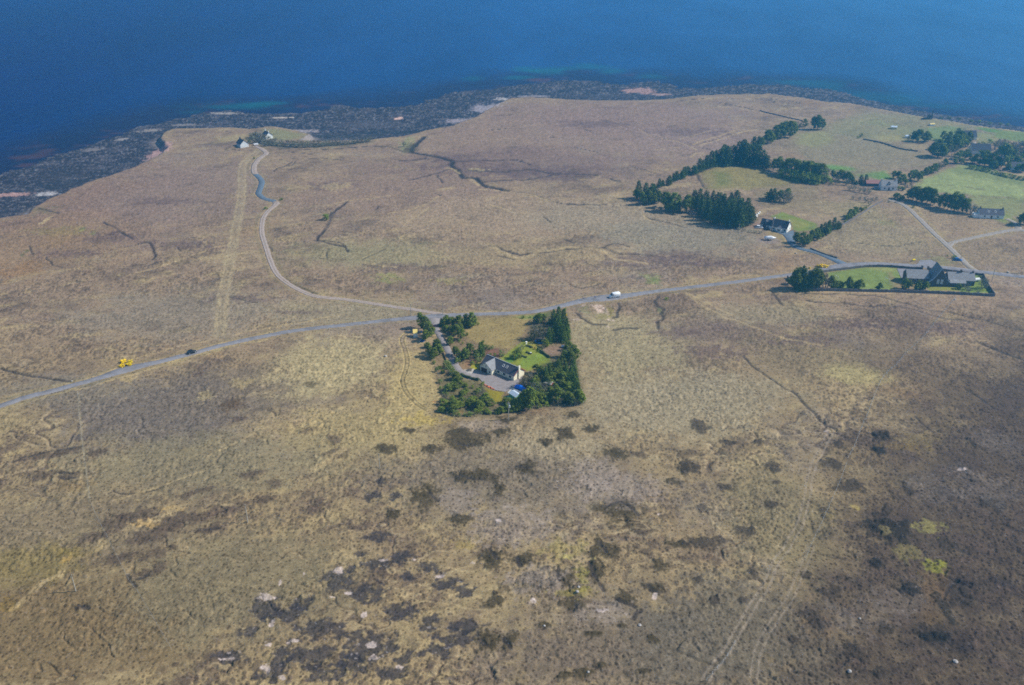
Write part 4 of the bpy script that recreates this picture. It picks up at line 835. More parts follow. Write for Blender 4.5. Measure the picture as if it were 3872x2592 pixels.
# ------------------------------------------------------------------ materials of built things
def plain(name, col, rough=.8, var=.12, scale=1.5, spec=.3, metal=0.0, bump=0.0, bscale=6.0, second=None):
    g = NT(name); co = g.coord()
    n = g.noise(co, scale, 4, .6)
    col = np.asarray(col, float)
    c = g.mix(g.ramp(n, .3, .7), col * (1 - var), np.minimum(col * (1 + var), .95))
    if second is not None:
        c = g.mix(g.ramp(g.noise(co, scale * .45, 3, .6), .48, .62), c, second)
    g.l(c, g.b.inputs["Base Color"])
    g.setp(Roughness=rough, Metallic=metal)
    g.b.inputs["Specular IOR Level"].default_value = spec
    if bump: g.bump(g.noise(co, bscale, 3, .6), bump, .05)
    return g.m
def courses(name, col, pitch, var=.2, rough=.8):
    """slates or tiles: rows down the slope in the part's own height"""
    g = NT(name); co = g.coord()
    w = g.n("ShaderNodeTexBrick"); w.inputs["Scale"].default_value = 1.0 / pitch
    w.inputs["Mortar Size"].default_value = .02; w.inputs["Brick Width"].default_value = .9; w.inputs["Row Height"].default_value = .5
    w.inputs["Bias"].default_value = 0
    col = np.asarray(col, float)
    for i, f in ((0, 1 - var), (1, 1 + var), (2, .6)):
        w.inputs[1 + i].default_value = tuple(np.minimum(col * f, .9)) + (1,)
    g.l(co, w.inputs[0])
    c = g.mix(.55, w.outputs[0], g.mix(g.ramp(g.noise(co, .8, 4, .6), .3, .7), col * (1 - var), col * (1 + var)))
    g.l(c, g.b.inputs["Base Color"]); g.setp(Roughness=rough)
    return g.m
M = {}
M['tar'] = plain("tar", C(128, 125, 128), .9, .10, .35, .2, second=C(114, 111, 113))
M['tar_new'] = plain("new_tar", C(92, 104, 116), .9, .08, .5, .2)
M['grit'] = plain("grit", C(150, 134, 122), .95, .14, .8, .1, second=C(136, 122, 106))
M['stone_track'] = plain("stone_track", C(146, 136, 124), .95, .12, .6, .1, second=C(138, 126, 108))
M['gravel'] = plain("gravel", C(140, 132, 130), .95, .10, 1.4, .1, second=C(128, 120, 118))
M['concrete'] = plain("concrete", C(178, 176, 168), .9, .08, .6, .2)
M['cream'] = plain("cream_render", C(228, 222, 196), .85, .05, .9, .2)
M['white'] = plain("white_render", C(232, 232, 226), .8, .05, .9, .2)
M['whitewash'] = plain("whitewash", C(214, 216, 214), .85, .10, 1.2, .2)
M['slate'] = courses("dark_slate", C(72, 72, 82), .6)
M['slate_pale'] = courses("weathered_slate", C(128, 128, 130), .7)
M['slate_navy'] = courses("blue_black_tile", C(40, 46, 62), .6)
M['tile_red'] = courses("red_sheet", C(146, 100, 92), .8, .12)
M['stone'] = courses("dressed_stone", C(96, 88, 86), .9, .28, .9)
M['drystone'] = courses("drystone", C(104, 98, 98), .7, .35, .95)
M['glass'] = plain("window_glass", C(38, 44, 54), .12, .1, 1, .5)
M['frame_white'] = plain("white_frame", C(220, 220, 216), .6, .04)
M['red_trim'] = plain("red_trim", C(150, 52, 46), .6, .1)
M['dark_red'] = plain("dark_red_door", C(76, 26, 30), .6, .1)
M['black_paint'] = plain("black_paint", C(18, 20, 26), .25, .1, 2, .5)
M['white_paint'] = plain("white_paint", C(236, 238, 240), .3, .03, 1, .5)
M['silver_paint'] = plain("silver_paint", C(180, 186, 192), .3, .05, 1, .5)
M['blue_paint'] = plain("blue_paint", C(30, 92, 160), .4, .1, 1, .4)
M['tyre'] = plain("rubber", C(28, 28, 30), .9, .1)
M['tarp'] = plain("blue_tarpaulin", C(10, 112, 226), .45, .10, 1.2, .4, bump=.5, bscale=2.0)
M['orange'] = plain("orange_plastic", C(226, 120, 72), .5, .08)
M['grey_hull'] = plain("grey_hull", C(148, 154, 164), .5, .08)
M['sheet_pale'] = plain("pale_sheet_roof", C(186, 200, 214), .5, .05, .8, .4)
M['sheet_grey'] = plain("grey_sheet_roof", C(150, 156, 164), .7, .06)
M['green_paint'] = plain("pale_green_boards", C(128, 186, 138), .7, .08)
M['wood'] = plain("weathered_wood", C(150, 132, 112), .9, .18, 3)
M['wood_dark'] = plain("dark_timber", C(86, 74, 64), .9, .2, 3)
M['pole'] = plain("pole_timber", C(166, 158, 144), .9, .12, 2)
M['wire'] = plain("wire", C(120, 124, 126), .5, .05, 1, .4)
M['hedge'] = plain("hedge_leaf", C(66, 74, 50), .95, .35, 3, .1, bump=.8, bscale=4)
M['steel'] = plain("galvanised", C(176, 184, 188), .45, .06, 1, .5)
M['yellow'] = plain("yellow_sheet", C(214, 190, 112), .7, .08)
M['brick'] = plain("brick", C(150, 104, 88), .9, .2, 3)
M['mat_black'] = plain("black_mat", C(16, 18, 26), .8, .1)
M['rock'] = plain("pale_rock", C(164, 158, 152), .95, .12, 1.5, .1)
M['skin'] = plain("skin", C(200, 150, 124), .6, .04)
M['jersey'] = plain("blue_jersey", C(44, 92, 160), .8, .08)
M['shorts'] = plain("dark_cloth", C(30, 34, 46), .9, .08)
M['helmet'] = plain("pale_helmet", C(226, 228, 214), .4, .03)
M['helmet_dark'] = plain("dark_helmet", C(40, 50, 70), .4, .03)
M['trunk'] = plain("bark", C(104, 90, 80), .95, .2, 4, .1)
M['trunk_grey'] = plain("grey_bark", C(140, 134, 130), .95, .2, 4, .1)

def leafy(name, a, b, c2, sheen=.15):
    g = NT(name); co = g.coord()
    oi = g.n("ShaderNodeObjectInfo")
    n = g.noise(co, 9.0, 3, .6)
    col = g.mix(g.ramp(n, .32, .68), a, b)
    col = g.mix(g.ramp(oi.outputs["Random"], 0, 1, 0, .6), col, c2)
    col = g.mix(1.0, col, g.mix(oi.outputs["Random"], (.84, .86, .9), (1.42, 1.36, 1.2)), 'MULTIPLY')
    g.l(col, g.b.inputs["Base Color"]); g.setp(Roughness=.9)
    g.b.inputs["Specular IOR Level"].default_value = sheen
    return g.m
M['pine'] = leafy("pine_needles", C(76, 89, 35), C(122, 129, 46), C(92, 111, 41))
M['spruce'] = leafy("spruce_needles", C(67, 86, 37), C(114, 129, 46), C(78, 104, 41))
M['far_spruce'] = leafy("dark_spruce_needles", C(56, 76, 39), C(97, 111, 50), C(67, 89, 44))
M['scrub'] = leafy("bare_twigs", C(74, 70, 54), C(112, 104, 80), C(88, 92, 62))
M['grey_twig'] = leafy("grey_twigs", C(88, 92, 80), C(128, 130, 110), C(104, 112, 88))
M['bush'] = leafy("bush_leaf", C(86, 101, 34), C(133, 143, 43), C(108, 131, 41))
M['young'] = leafy("young_leaf", C(84, 102, 50), C(130, 139, 67), C(104, 122, 61))
M['gorse_leaf'] = leafy("gorse_green", C(58, 64, 34), C(88, 88, 40), C(72, 76, 38))
M['gorse_flower'] = leafy("gorse_bloom", C(226, 190, 10), C(250, 222, 24), C(238, 206, 16))
M['rust'] = leafy("rusty_leaf", C(110, 60, 42), C(140, 80, 52), C(120, 66, 46))

# ------------------------------------------------------------------ mesh helper: shapes collected into ONE mesh
class MB:
    def __init__(self): self.v = []; self.f = []
    def add(self, vs, fs):
        o = len(self.v); self.v += [tuple(map(float, p)) for p in vs]; self.f += [tuple(i + o for i in q) for q in fs]; return self
    def box(self, x0, x1, y0, y1, z0, z1):
        return self.add([(x0, y0, z0), (x1, y0, z0), (x1, y1, z0), (x0, y1, z0), (x0, y0, z1), (x1, y0, z1), (x1, y1, z1), (x0, y1, z1)],
                        [(3, 2, 1, 0), (4, 5, 6, 7), (0, 1, 5, 4), (1, 2, 6, 5), (2, 3, 7, 6), (3, 0, 4, 7)])
    def prism(self, prof, axis, a, b):
        """extrude a closed profile (list of 2-tuples) along axis 'x' or 'y' from a to b"""
        n = len(prof); vs = []
        for t in (a, b):
            for p in prof:
                vs.append((t, p[0], p[1]) if axis == 'x' else (p[0], t, p[1]))
        fs = [tuple(range(n)), tuple(range(2 * n - 1, n - 1, -1))] + [(i, n + i, n + (i + 1) % n, (i + 1) % n) for i in range(n)]
        return self.add(vs, fs)
    def loft(self, rings, cap=True):
        n = len(rings[0]); vs = [p for r in rings for p in r]; fs = []
        for k in range(len(rings) - 1):
            for i in range(n):
                fs.append((k * n + i, k * n + (i + 1) % n, (k + 1) * n + (i + 1) % n, (k + 1) * n + i))
        if cap: fs += [tuple(range(n - 1, -1, -1)), tuple(range((len(rings) - 1) * n, len(rings) * n))]
        return self.add(vs, fs)
    def tube(self, a, b, r0, r1=None, n=7):
        a, b = Vector(a), Vector(b); r1 = r0 if r1 is None else r1
        d = (b - a).normalized(); u = d.orthogonal().normalized(); w = d.cross(u)
        return self.loft([[tuple(p + (u * math.cos(t) + w * math.sin(t)) * r) for t in [2 * math.pi * i / n for i in range(n)]] for p, r in ((a, r0), (b, r1))])
    def cyl(self, c, r, h, n=16, axis='z'):
        c = Vector(c); e = {'z': Vector((0, 0, h)), 'x': Vector((h, 0, 0)), 'y': Vector((0, h, 0))}[axis]
        return self.tube(c - e / 2, c + e / 2, r, r, n)
    def build(self, name, mat, parent=None, smooth=False):
        me = bpy.data.meshes.new(name); me.from_pydata(self.v, [], self.f)
        bm = bmesh.new(); bm.from_mesh(me); bmesh.ops.recalc_face_normals(bm, faces=bm.faces); bm.to_mesh(me); bm.free()
        if smooth: me.polygons.foreach_set("use_smooth", [True] * len(me.polygons))
        me.materials.append(mat)
        o = bpy.data.objects.new(name, me); COL.objects.link(o)
        if parent: o.parent = parent
        return o
def tag(o, label, cat, group=None):
    o["label"] = label; o["category"] = cat
    if group: o["group"] = group
    return o
def thing(name, label, cat, loc=(0, 0, 0), rz=0.0, group=None):
    o = bpy.data.objects.new(name, None); COL.objects.link(o)
    o.empty_display_size = .5
    o.location = loc; o.rotation_euler = (0, 0, rz)
    return tag(o, label, cat, group)
def copy_thing(o, loc, rz, label=None, sc=None, group=None):
    r = o.copy(); COL.objects.link(r); r.location = loc; r.rotation_euler = (0, 0, rz)
    if sc is not None: r.scale = sc
    if label: r["label"] = label
    if group: r["group"] = group
    for ch in list(o.children):
        c = ch.copy(); COL.objects.link(c); c.parent = r
        for q in list(ch.children):
            d = q.copy(); COL.objects.link(d); d.parent = c
    return r

# ------------------------------------------------------------------ roads, tracks and yards as sheets on the levelled ground
def strip(name, line, mat, lift=.04, w0=None):
    vs, fs = [], []
    T = np.gradient(line[:, :2], axis=0); T /= np.linalg.norm(T, axis=1)[:, None] + 1e-9
    for i, p in enumerate(line):
        w = (w0 or p[2]) / 2
        jit = .12 * math.sin(i * 1.7) + .1 * math.sin(i * .63 + 1)
        nx, ny = -T[i][1], T[i][0]
        for s, dz in ((-(w + jit) - .25, -.3), (-(w + jit), 0), (0, .03), (w - jit, 0), (w - jit + .25, -.3)):
            x, y = p[0] + nx * s, p[1] + ny * s
            vs.append((x, y, rz_at(p[0], p[1]) + lift + dz))
    for i in range(len(line) - 1):
        for k in range(4):
            fs.append((i * 5 + k, i * 5 + k + 1, i * 5 + 6 + k, i * 5 + 5 + k))
    me = bpy.data.meshes.new(name); me.from_pydata(vs, [], fs); me.update()
    me.polygons.foreach_set("use_smooth", [True] * len(me.polygons))
    return struct(name, me, mat)
def near_idx(line, px, py):
    x, y = ground(px, py); return int(np.argmin(np.hypot(line[:, 0] - x, line[:, 1] - y)))
strip("road", ROADS['road']['line'], M['tar'], .06)
tl = ROADS['track']['line']; ia, ib = near_idx(tl, 1033, 764), near_idx(tl, 967, 661)
strip("track", tl[:ia + 1], M['grit']); strip("track_surfaced", tl[ia:ib + 1], M['tar_new'], .05); strip("track_shore", tl[ib:], M['grit'])
for nm, mt in (('side_track', 'stone_track'), ('farm_track', 'stone_track'), ('cottage_drive', 'stone_track'), ('bungalow_drive', 'tar_new'), ('house_drive', 'gravel'), ('village_lane', 'stone_track')):
    strip(nm, ROADS[nm]['line'], M[mt], .05 if nm != 'house_drive' else .045)
# worn wheel lines along the gravel tracks
def wheel_lines(name, line, off, w, mat, lift):
    T = np.gradient(line[:, :2], axis=0); T /= np.linalg.norm(T, axis=1)[:, None] + 1e-9
    vs, fs = [], []
    for s0 in (-off, off):
        o = len(vs)
        for i, p in enumerate(line):
            for s in (s0 - w / 2, s0 + w / 2):
                vs.append((p[0] - T[i][1] * s, p[1] + T[i][0] * s, rz_at(p[0], p[1]) + lift + .03))
        for i in range(len(line) - 1):
            fs.append((o + 2 * i, o + 2 * i + 1, o + 2 * i + 3, o + 2 * i + 2))
    me = bpy.data.meshes.new(name); me.from_pydata(vs, [], fs); me.update()
    return struct(name, me, mat)
M['wheel_line'] = plain("wheel_worn_grit", C(164, 148, 138), .95, .1, .8, .1)
M['wheel_grey'] = plain("wheel_worn_stone", C(152, 143, 136), .95, .1, .8, .1)
wheel_lines("track_wheel_lines", tl[:ia - 1], .8, .75, M['wheel_line'], .045)
wheel_lines("shore_track_wheel_lines", tl[ib + 1:], .8, .75, M['wheel_line'], .045)
wheel_lines("side_track_wheel_lines", ROADS['side_track']['line'][8:], .8, .7, M['wheel_grey'], .06)
wheel_lines("farm_track_wheel_lines", ROADS['farm_track']['line'], .8, .7, M['wheel_grey'], .06)
def sheet(name, poly, mat, lift):
    vs = [(p[0], p[1], rz_at(p[0], p[1]) + lift) for p in poly]
    n = len(vs); c = np.mean(np.array(vs), 0)
    bm = bmesh.new(); bv = [bm.verts.new(v) for v in vs]; bl_ = [bm.verts.new((v[0], v[1], v[2] - .35)) for v in vs]
    f = bm.faces.new(bv)
    for i in range(n): bm.faces.new((bv[i], bl_[i], bl_[(i + 1) % n], bv[(i + 1) % n]))
    bmesh.ops.triangulate(bm, faces=[f]); bmesh.ops.recalc_face_normals(bm, faces=bm.faces)
    me = bpy.data.meshes.new(name); bm.to_mesh(me); bm.free()
    return struct(name, me, mat)
sheet("yard", YARDW['yard'], M['gravel'], .052); sheet("concrete_yard", YARDW['concrete_pad'], M['concrete'], .062)
sheet("car_park", YARDW['car_park'], M['tar'], .068); sheet("playground", YARDW['playground'], M['tar'], .052)
sheet("bungalow_yard", YARDW['bungalow_yard'], M['tar_new'], .066)
# ------------------------------------------------------------------ buildings (local frame: x along the front, y into the depth, front at y = 0)
def gable_mesh(L, W, H, RH, wall_mb, roof_mb, x0=0.0, y0=0.0, over=.3, th=.16, base=-.8):
    """gabled block with its ridge along x"""
    wall_mb.prism([(y0, base), (y0 + W, base), (y0 + W, H), (y0 + W / 2, RH - .05), (y0, H)], 'x', x0, x0 + L)
    s = (RH - H) / (W / 2)
    for a, b in ((0, 1), (1, -1)):
        ye = y0 - over if a == 0 else y0 + W + over
        ze = H - s * over
        ym = y0 + W / 2
        n = math.hypot(1, s); oy, oz = -b * s / n * th, th / n
        roof_mb.add([(x0 - over, ye, ze), (x0 + L + over, ye, ze), (x0 + L + over, ym, RH), (x0 - over, ym, RH),
                     (x0 - over, ye + oy, ze + oz), (x0 + L + over, ye + oy, ze + oz), (x0 + L + over, ym, RH + th * n), (x0 - over, ym, RH + th * n)],
                    [(0, 1, 2, 3), (7, 6, 5, 4), (0, 4, 5, 1), (1, 5, 6, 2), (2, 6, 7, 3), (3, 7, 4, 0)])
def gable_mesh_y(W, L, H, RH, wall_mb, roof_mb, x0=0.0, y0=0.0, over=.3, th=.16, base=-.8):
    """gabled block with its ridge along y"""
    wall_mb.prism([(x0, base), (x0 + W, base), (x0 + W, H), (x0 + W / 2, RH - .05), (x0, H)], 'y', y0, y0 + L)
    s = (RH - H) / (W / 2)
    for a, b in ((0, 1), (1, -1)):
        xe = x0 - over if a == 0 else x0 + W + over
        ze = H - s * over; xm = x0 + W / 2; n = math.hypot(1, s); ox, oz = -b * s / n * th, th / n
        roof_mb.add([(xe, y0 - over, ze), (xe, y0 + L + over, ze), (xm, y0 + L + over, RH), (xm, y0 - over, RH),
                     (xe + ox, y0 - over, ze + oz), (xe + ox, y0 + L + over, ze + oz), (xm, y0 + L + over, RH + th * n), (xm, y0 - over, RH + th * n)],
                    [(0, 1, 2, 3), (7, 6, 5, 4), (0, 4, 5, 1), (1, 5, 6, 2), (2, 6, 7, 3), (3, 7, 4, 0)])
def window(parent, kind, c, w, h, name="window", pane='glass', frame='frame_white'):
    """framed opening standing a little proud; kind: face it sits on ('-y', '+y', '+x', '-x')"""
    x, y, z = c; f = MB(); p = MB()
    d = .05
    def put(mb, a0, a1, b0, b1, o0, o1):
        if kind == '-y': mb.box(x + a0, x + a1, y - o1, y - o0, z + b0, z + b1)
        elif kind == '+y': mb.box(x + a0, x + a1, y + o0, y + o1, z + b0, z + b1)
        elif kind == '+x': mb.box(x + o0, x + o1, y + a0, y + a1, z + b0, z + b1)
        else: mb.box(x - o1, x - o0, y + a0, y + a1, z + b0, z + b1)
    t = .09
    put(f, -w / 2 - t, w / 2 + t, -h / 2 - t, -h / 2, -.02, .07); put(f, -w / 2 - t, w / 2 + t, h / 2, h / 2 + t, -.02, .07)
    put(f, -w / 2 - t, -w / 2, -h / 2, h / 2, -.02, .07); put(f, w / 2, w / 2 + t, -h / 2, h / 2, -.02, .07)
    put(p, -w / 2, w / 2, -h / 2, h / 2, -.02, .03)
    fo = f.build(name, M[frame], parent); p.build("pane", M[pane], fo)
    return fo
def rooflight(parent, x, slope_y, H, W, RH, w=.62, h=1.0, side=0, mat='frame_white'):
    """window lying in the roof slope; slope_y = distance in from the eave line (horizontal)"""
    s = (RH - H) / (W / 2); n = math.hypot(1, s)
    th = .16
    def pt(dx, t, up):
        y = slope_y + t / n; z = H + s * slope_y + t * s / n
        return (x + dx, y - s / n * (up + th), z + (up + th) / n)
    def slab(x0, x1, t0, t1, u0, u1):
        return ([pt(a, b, u) for u in (u0, u1) for a, b in ((x0, t0), (x1, t0), (x1, t1), (x0, t1))],
                [(3, 2, 1, 0), (4, 5, 6, 7), (0, 1, 5, 4), (1, 2, 6, 5), (2, 3, 7, 6), (3, 0, 4, 7)])
    f = MB(); t = .14
    for q in ((-w / 2 - t, w / 2 + t, -t, 0), (-w / 2 - t, w / 2 + t, h, h + t), (-w / 2 - t, -w / 2, 0, h), (w / 2, w / 2 + t, 0, h)):
        f.add(*slab(*q, -.02, .1))
    fo = f.build("rooflight", M[mat], parent)
    MB().add(*slab(-w / 2, w / 2, 0, h, -.02, .05)).build("pane", M['glass'], fo)
def chimney(parent, x, y, z0, z1, w, d, mat, pots=1):
    c = MB().box(x - w / 2, x + w / 2, y - d / 2, y + d / 2, z0, z1).box(x - w / 2 - .06, x + w / 2 + .06, y - d / 2 - .06, y + d / 2 + .06, z1, z1 + .12)
    co_ = c.build("chimney", M[mat], parent)
    for k in range(pots):
        MB().tube((x + (k - (pots - 1) / 2) * .35, y, z1 + .12), (x + (k - (pots - 1) / 2) * .35, y, z1 + .5), .12, .1, 8).build("chimney_pot", M['brick'], co_)
def place(px, py, up=0.0):
    x, y, z = spot(px, py); return (x, y, z + up)
def local_origin(px, py, lx, ly, rz):
    """origin such that local (lx, ly) stands under the given pixel"""
    x, y, z = spot(px, py); c, s = math.cos(rz), math.sin(rz)
    return (x - (lx * c - ly * s), y - (lx * s + ly * c), z)

# --- the cream house in the walled garden -------------------------------------------------
RZ = math.radians(-41)
loc = local_origin(1943, 1442.5, 18.0, 0, RZ)
hs = thing("house", "cream L-shaped house with slate roof and tall end chimney inside the tree-ringed garden", "house", loc, RZ)
H, RH, W = 2.6, 5.0, 6.7
wm, rm = MB(), MB()
gable_mesh(18.0, W, H, RH, wm, rm, over=.28)
wm.build("wall", M['cream'], hs); ro = rm.build("roof", M['slate'], hs)
MB().box(-.28, 18.28, W / 2 - .12, W / 2 + .12, RH + .16, RH + .27).build("ridge", M['sheet_grey'], ro)
wm, rm = MB(), MB()
gable_mesh_y(6.7, 5.85, 2.55, 4.96, wm, rm, x0=1.1, y0=-2.5, over=.27, th=.15)
wm.build("wing_wall", M['cream'], hs); rm.build("wing_roof", M['slate_pale'], hs)
chimney(hs, 18.27, W / 2 - .3, -.6, 6.1, .55, .9, 'cream', 1)
for xx in (9.3, 12.6, 15.9): window(hs, '-y', (xx, 0, 1.5), 1.25, .95)
window(hs, '-y', (6.6, -2.5, 1.35), .7, .9); window(hs, '-y', (4.5, -2.5, 3.5), .55, .5)
window(hs, '+x', (18.0, 1.5, 3.3), .5, .55); window(hs, '+x', (18.0, 5.3, 3.2), .5, .5)
for xx in (10.6, 12.6): rooflight(hs, xx, 1.55, H, W, RH)
MB().box(1.75, 5.0, -2.58, -2.46, 0, 2.15).build("garage_door", M['dark_red'], hs)
for a, b in (((18.3, -.28), (18.3, W / 2 - .8)), ((18.3, W / 2 + .2), (18.3, W + .28))):
    s = (RH - H) / (W / 2)
    z = lambda y: H + s * (y if y < W / 2 else W - y)
    MB().add([(18.285, a[1], z(a[1]) - .1), (18.34, a[1], z(a[1]) - .1), (18.34, b[1], z(b[1]) - .1), (18.285, b[1], z(b[1]) - .1), (18.285, a[1], z(a[1]) + .2), (18.34, a[1], z(a[1]) + .2), (18.34, b[1], z(b[1]) + .2), (18.285, b[1], z(b[1]) + .2)],
             [(3, 2, 1, 0), (4, 5, 6, 7), (0, 1, 5, 4), (1, 2, 6, 5), (2, 3, 7, 6), (3, 0, 4, 7)]).build("bargeboard", M['red_trim'], hs)
MB().tube((7.86, -.08, 0), (7.86, -.08, 2.5), .05).build("downpipe", M['frame_white'], hs)
MB().box(8.0, 18.2, -.40, -.28, 2.34, 2.46).build("gutter", M['frame_white'], hs)

# --- sheds, boats and garden things of that house --------------------------------------------
rz = math.radians(-52)
sl_ = local_origin(1925, 1502, 0, 0, rz)
sh = thing("shed", "pale grey-blue metal-roofed shed with a green side beside the blue tarpaulin", "shed", sl_, rz)
wm, rm = MB(), MB(); gable_mesh(4.4, 3.0, 1.9, 2.7, wm, rm, over=.12, th=.08)
wm.build("wall", M['green_paint'], sh); rm.build("roof", M['sheet_pale'], sh); MB().box(4.38, 4.46, .9, 1.9, 0, 1.8).build("door", M['wood_dark'], sh)
MB().box(-.2, 4.2, -1.0, -.3, -.4, .75).build("lean_to", M['green_paint'], sh)
def hull(L, B, D, tip=.12, n=9, sheer=.25, stern=.75, z0=0.0):
    rings = []
    for i in range(n):
        t = i / (n - 1)
        b = B / 2 * (stern + (1 - stern) * min(1, t * 3)) * (1 - max(0, (t - .45) / .55) ** 2.2) + .02
        zt = D * (1 + sheer * max(0, t - .4) ** 1.5); zk = z0 + (.0 if t < .75 else D * .6 * ((t - .75) / .25) ** 2)
        x = -L / 2 + L * t
        rings.append([(x, -b, zt), (x, -b * .92, lerp(zk, zt, .45)), (x, -b * .45, zk + .06), (x, 0, zk), (x, b * .45, zk + .06), (x, b * .92, lerp(zk, zt, .45)), (x, b, zt)])
    return rings
def tarp_boat(label, px, py, rz, L, B, D, top):
    x, y, z = place(px, py)
    o = thing("covered_boat", label, "boat", (x, y, z), rz)
    rings = []
    for i in range(11):
        t = i / 10; b = B / 2 * (1 - max(0, (t - .5) / .5) ** 2.4 * .85) * (.85 + .15 * min(1, t * 4)); xx = -L / 2 + L * t
        hgt = D + (top - D) * (1 - abs(t - .45) * 1.25); w = .03 * math.sin(i * 2.3)
        rings.append([(xx, -b - .05 + w, .25 + .1 * math.sin(i * 1.9)), (xx, -b + w, D * .8), (xx, -b * .55, lerp(D, hgt, .6) + w), (xx, 0, hgt), (xx, b * .55, lerp(D, hgt, .6) - w), (xx, b - w, D * .8), (xx, b + .05, .25 + .1 * math.cos(i * 1.7))])
    MB().loft(rings).build("tarpaulin", M['tarp'], o, True)
    tr = MB().box(-L / 2 - .1, L / 2 + .9, -.06, .06, .18, .3).box(-.6, -.45, -B / 2, B / 2, .2, .32)
    t_ = tr.build("trailer", M['steel'], o)
    for s in (-1, 1): MB().cyl((-.5, s * (B / 2 + .02), .28), .28, .16, 12, 'y').build("wheel", M['tyre'], t_)
tarp_boat("boat on its trailer wrapped in a bright blue tarpaulin beside the pale shed", 1970, 1474, math.radians(-36), 5.4, 2.2, 1.0, 2.2)
def dinghy(label, px, py, rz, L, B, mat='grey_hull', group=None):
    x, y, z = place(px, py, .1)
    o = thing("dinghy", label, "dinghy", (x, y, z), rz, group)
    MB().loft(hull(L, B, .5)).build("hull", M[mat], o, True)
    MB().loft([[(p[0], p[1] * .86, .5 + (.10 if abs(p[1]) < .2 else .03) + .25 * max(0, (r[0][0] / L)) * .2) for p in r] for r in hull(L * .96, B * .96, .5)]).build("cover", M['sheet_grey'], o, True)
dinghy("grey covered dinghy beside the blue tarpaulin boat, the larger of two", 1954, 1482, math.radians(-36), 4.2, 1.6)
dinghy("small grey covered dinghy between the shed roof and the larger dinghy", 1946, 1490, math.radians(-38), 3.0, 1.3)
def kayak(px, py, rz, label):
    x, y, z = place(px, py, .06)
    o = thing("kayak", label, "kayak", (x, y, z), rz, None)
    n = 13; rings = []
    for i in range(n):
        t = i / (n - 1); b = .34 * math.sin(math.pi * (.04 + .92 * t)) ** .7 + .01; rise = .12 * abs(2 * t - 1) ** 2
        xx = -2 + 4 * t
        rings.append([(xx, b * math.cos(a), .2 + rise + .18 * math.sin(a)) for a in [2 * math.pi * k / 10 for k in range(10)]])
    MB().loft(rings).build("hull", M['orange'], o, True)
    MB().loft([[(.4 * math.cos(a), .22 * math.sin(a), z_) for a in [2 * math.pi * k / 12 for k in range(12)]] for z_ in (.3, .42)]).build("cockpit", M['mat_black'], o)
kayak(1843.5, 1462.5, math.radians(-38), "orange kayak on the grass edge of the yard, the left one of two")
kayak(1855, 1469.5, math.radians(-38), "orange kayak on the grass edge of the yard, the right one of two")
# hut outside the garden with a yellow sloping front, and blue stuff by it
rz = math.radians(8)
hu = thing("hut", "small hut with a pale yellow sloping roof and white end standing under the entrance pines", "hut", local_origin(1563.5, 1277, 0, 0, rz), rz)
MB().prism([(0, -.4), (2.3, -.4), (2.3, 2.9), (0, 2.0)], 'x', 0, 1.9).build("wall", M['white'], hu)
MB().prism([(-.1, 1.98), (2.4, 2.96), (2.4, 3.06), (-.1, 2.08)], 'x', -.12, 2.02).build("roof", M['yellow'], hu)
MB().box(.5, 1.3, -.05, .02, 0, 1.5).build("door", M['frame_white'], hu)
def drum(px, py, k, label):
    x, y, z = place(px, py)
    o = MB().cyl((0, 0, .45), .32, .9, 14).cyl((0, 0, .3), .345, .05, 14).cyl((0, 0, .62), .345, .05, 14).build("drum", M['blue_paint'], None, False)
    o.location = (x, y, z); tag(o, label, "drum", "blue drums beside the hut")
for k, (px, py) in enumerate([(1592, 1293), (1596, 1290), (1600, 1294), (1594, 1259), (1604, 1291)]): drum(px, py, k, "blue plastic drum lying in the tree shade near the yellow-roofed hut")
# round trampoline with a pale rim
x, y, z = place(2042, 1295)
tr = thing("trampoline", "large round black trampoline on the garden grass below the spruces", "trampoline", (x, y, z + .1))
MB().cyl((0, 0, .55), 2.15, .05, 40).build("mat", M['mat_black'], tr)
ring = MB()
for k in range(40):
    a, b = 2 * math.pi * k / 40, 2 * math.pi * (k + 1) / 40
    ring.add([(r_ * math.cos(t), r_ * math.sin(t), h_) for t in (a, b) for r_, h_ in ((2.1, .54), (2.4, .54), (2.4, .63), (2.1, .63))], [(0, 1, 5, 4), (1, 2, 6, 5), (2, 3, 7, 6), (3, 0, 4, 7)])
ring.build("pad", M['blue_paint'], tr)
for k in range(6):
    a = k * math.pi / 3
    MB().tube((2.2 * math.cos(a), 2.2 * math.sin(a), -.2), (2.2 * math.cos(a), 2.2 * math.sin(a), .55), .04).build("leg", M['steel'], tr)
# garden furniture and little walls
def hedge(label, pts, w, h, cat="hedge", mat='hedge', name="hedge", z0=-.3):
    line = world_line(pts, .8)
    T = np.gradient(line[:, :2], axis=0); T /= np.linalg.norm(T, axis=1)[:, None] + 1e-9
    rings = []
    for i, p in enumerate(line):
        b = w / 2 * (1 + .18 * math.sin(i * 1.9) + .12 * math.sin(i * .7)); hh = h * (1 + .12 * math.sin(i * 1.3 + 2) + .08 * math.sin(i * 2.9)); zb = zat(p[0], p[1])
        nx, ny = -T[i][1], T[i][0]
        rings.append([(p[0] + nx * b * q, p[1] + ny * b * q, zb + z_) for q, z_ in ((-1, z0), (-1.05, hh * .6), (-.7, hh), (.0, hh * 1.06), (.7, hh), (1.05, hh * .6), (1, z0))])
    x0, y0 = line[0][:2]; z_ = zat(x0, y0)
    rings = [[(a - x0, b - y0, c - z_) for a, b, c in r] for r in rings]
    o = MB().loft(rings).build(name, M[mat], None, False); o.location = (x0, y0, z_)
    return tag(o, label, cat)
hedge("dark clipped hedge along the outer bend of the drive to the cream house", crop(*CH, [(110, 650), (230, 700), (330, 725), (425, 750)]), 1.1, 1.0)
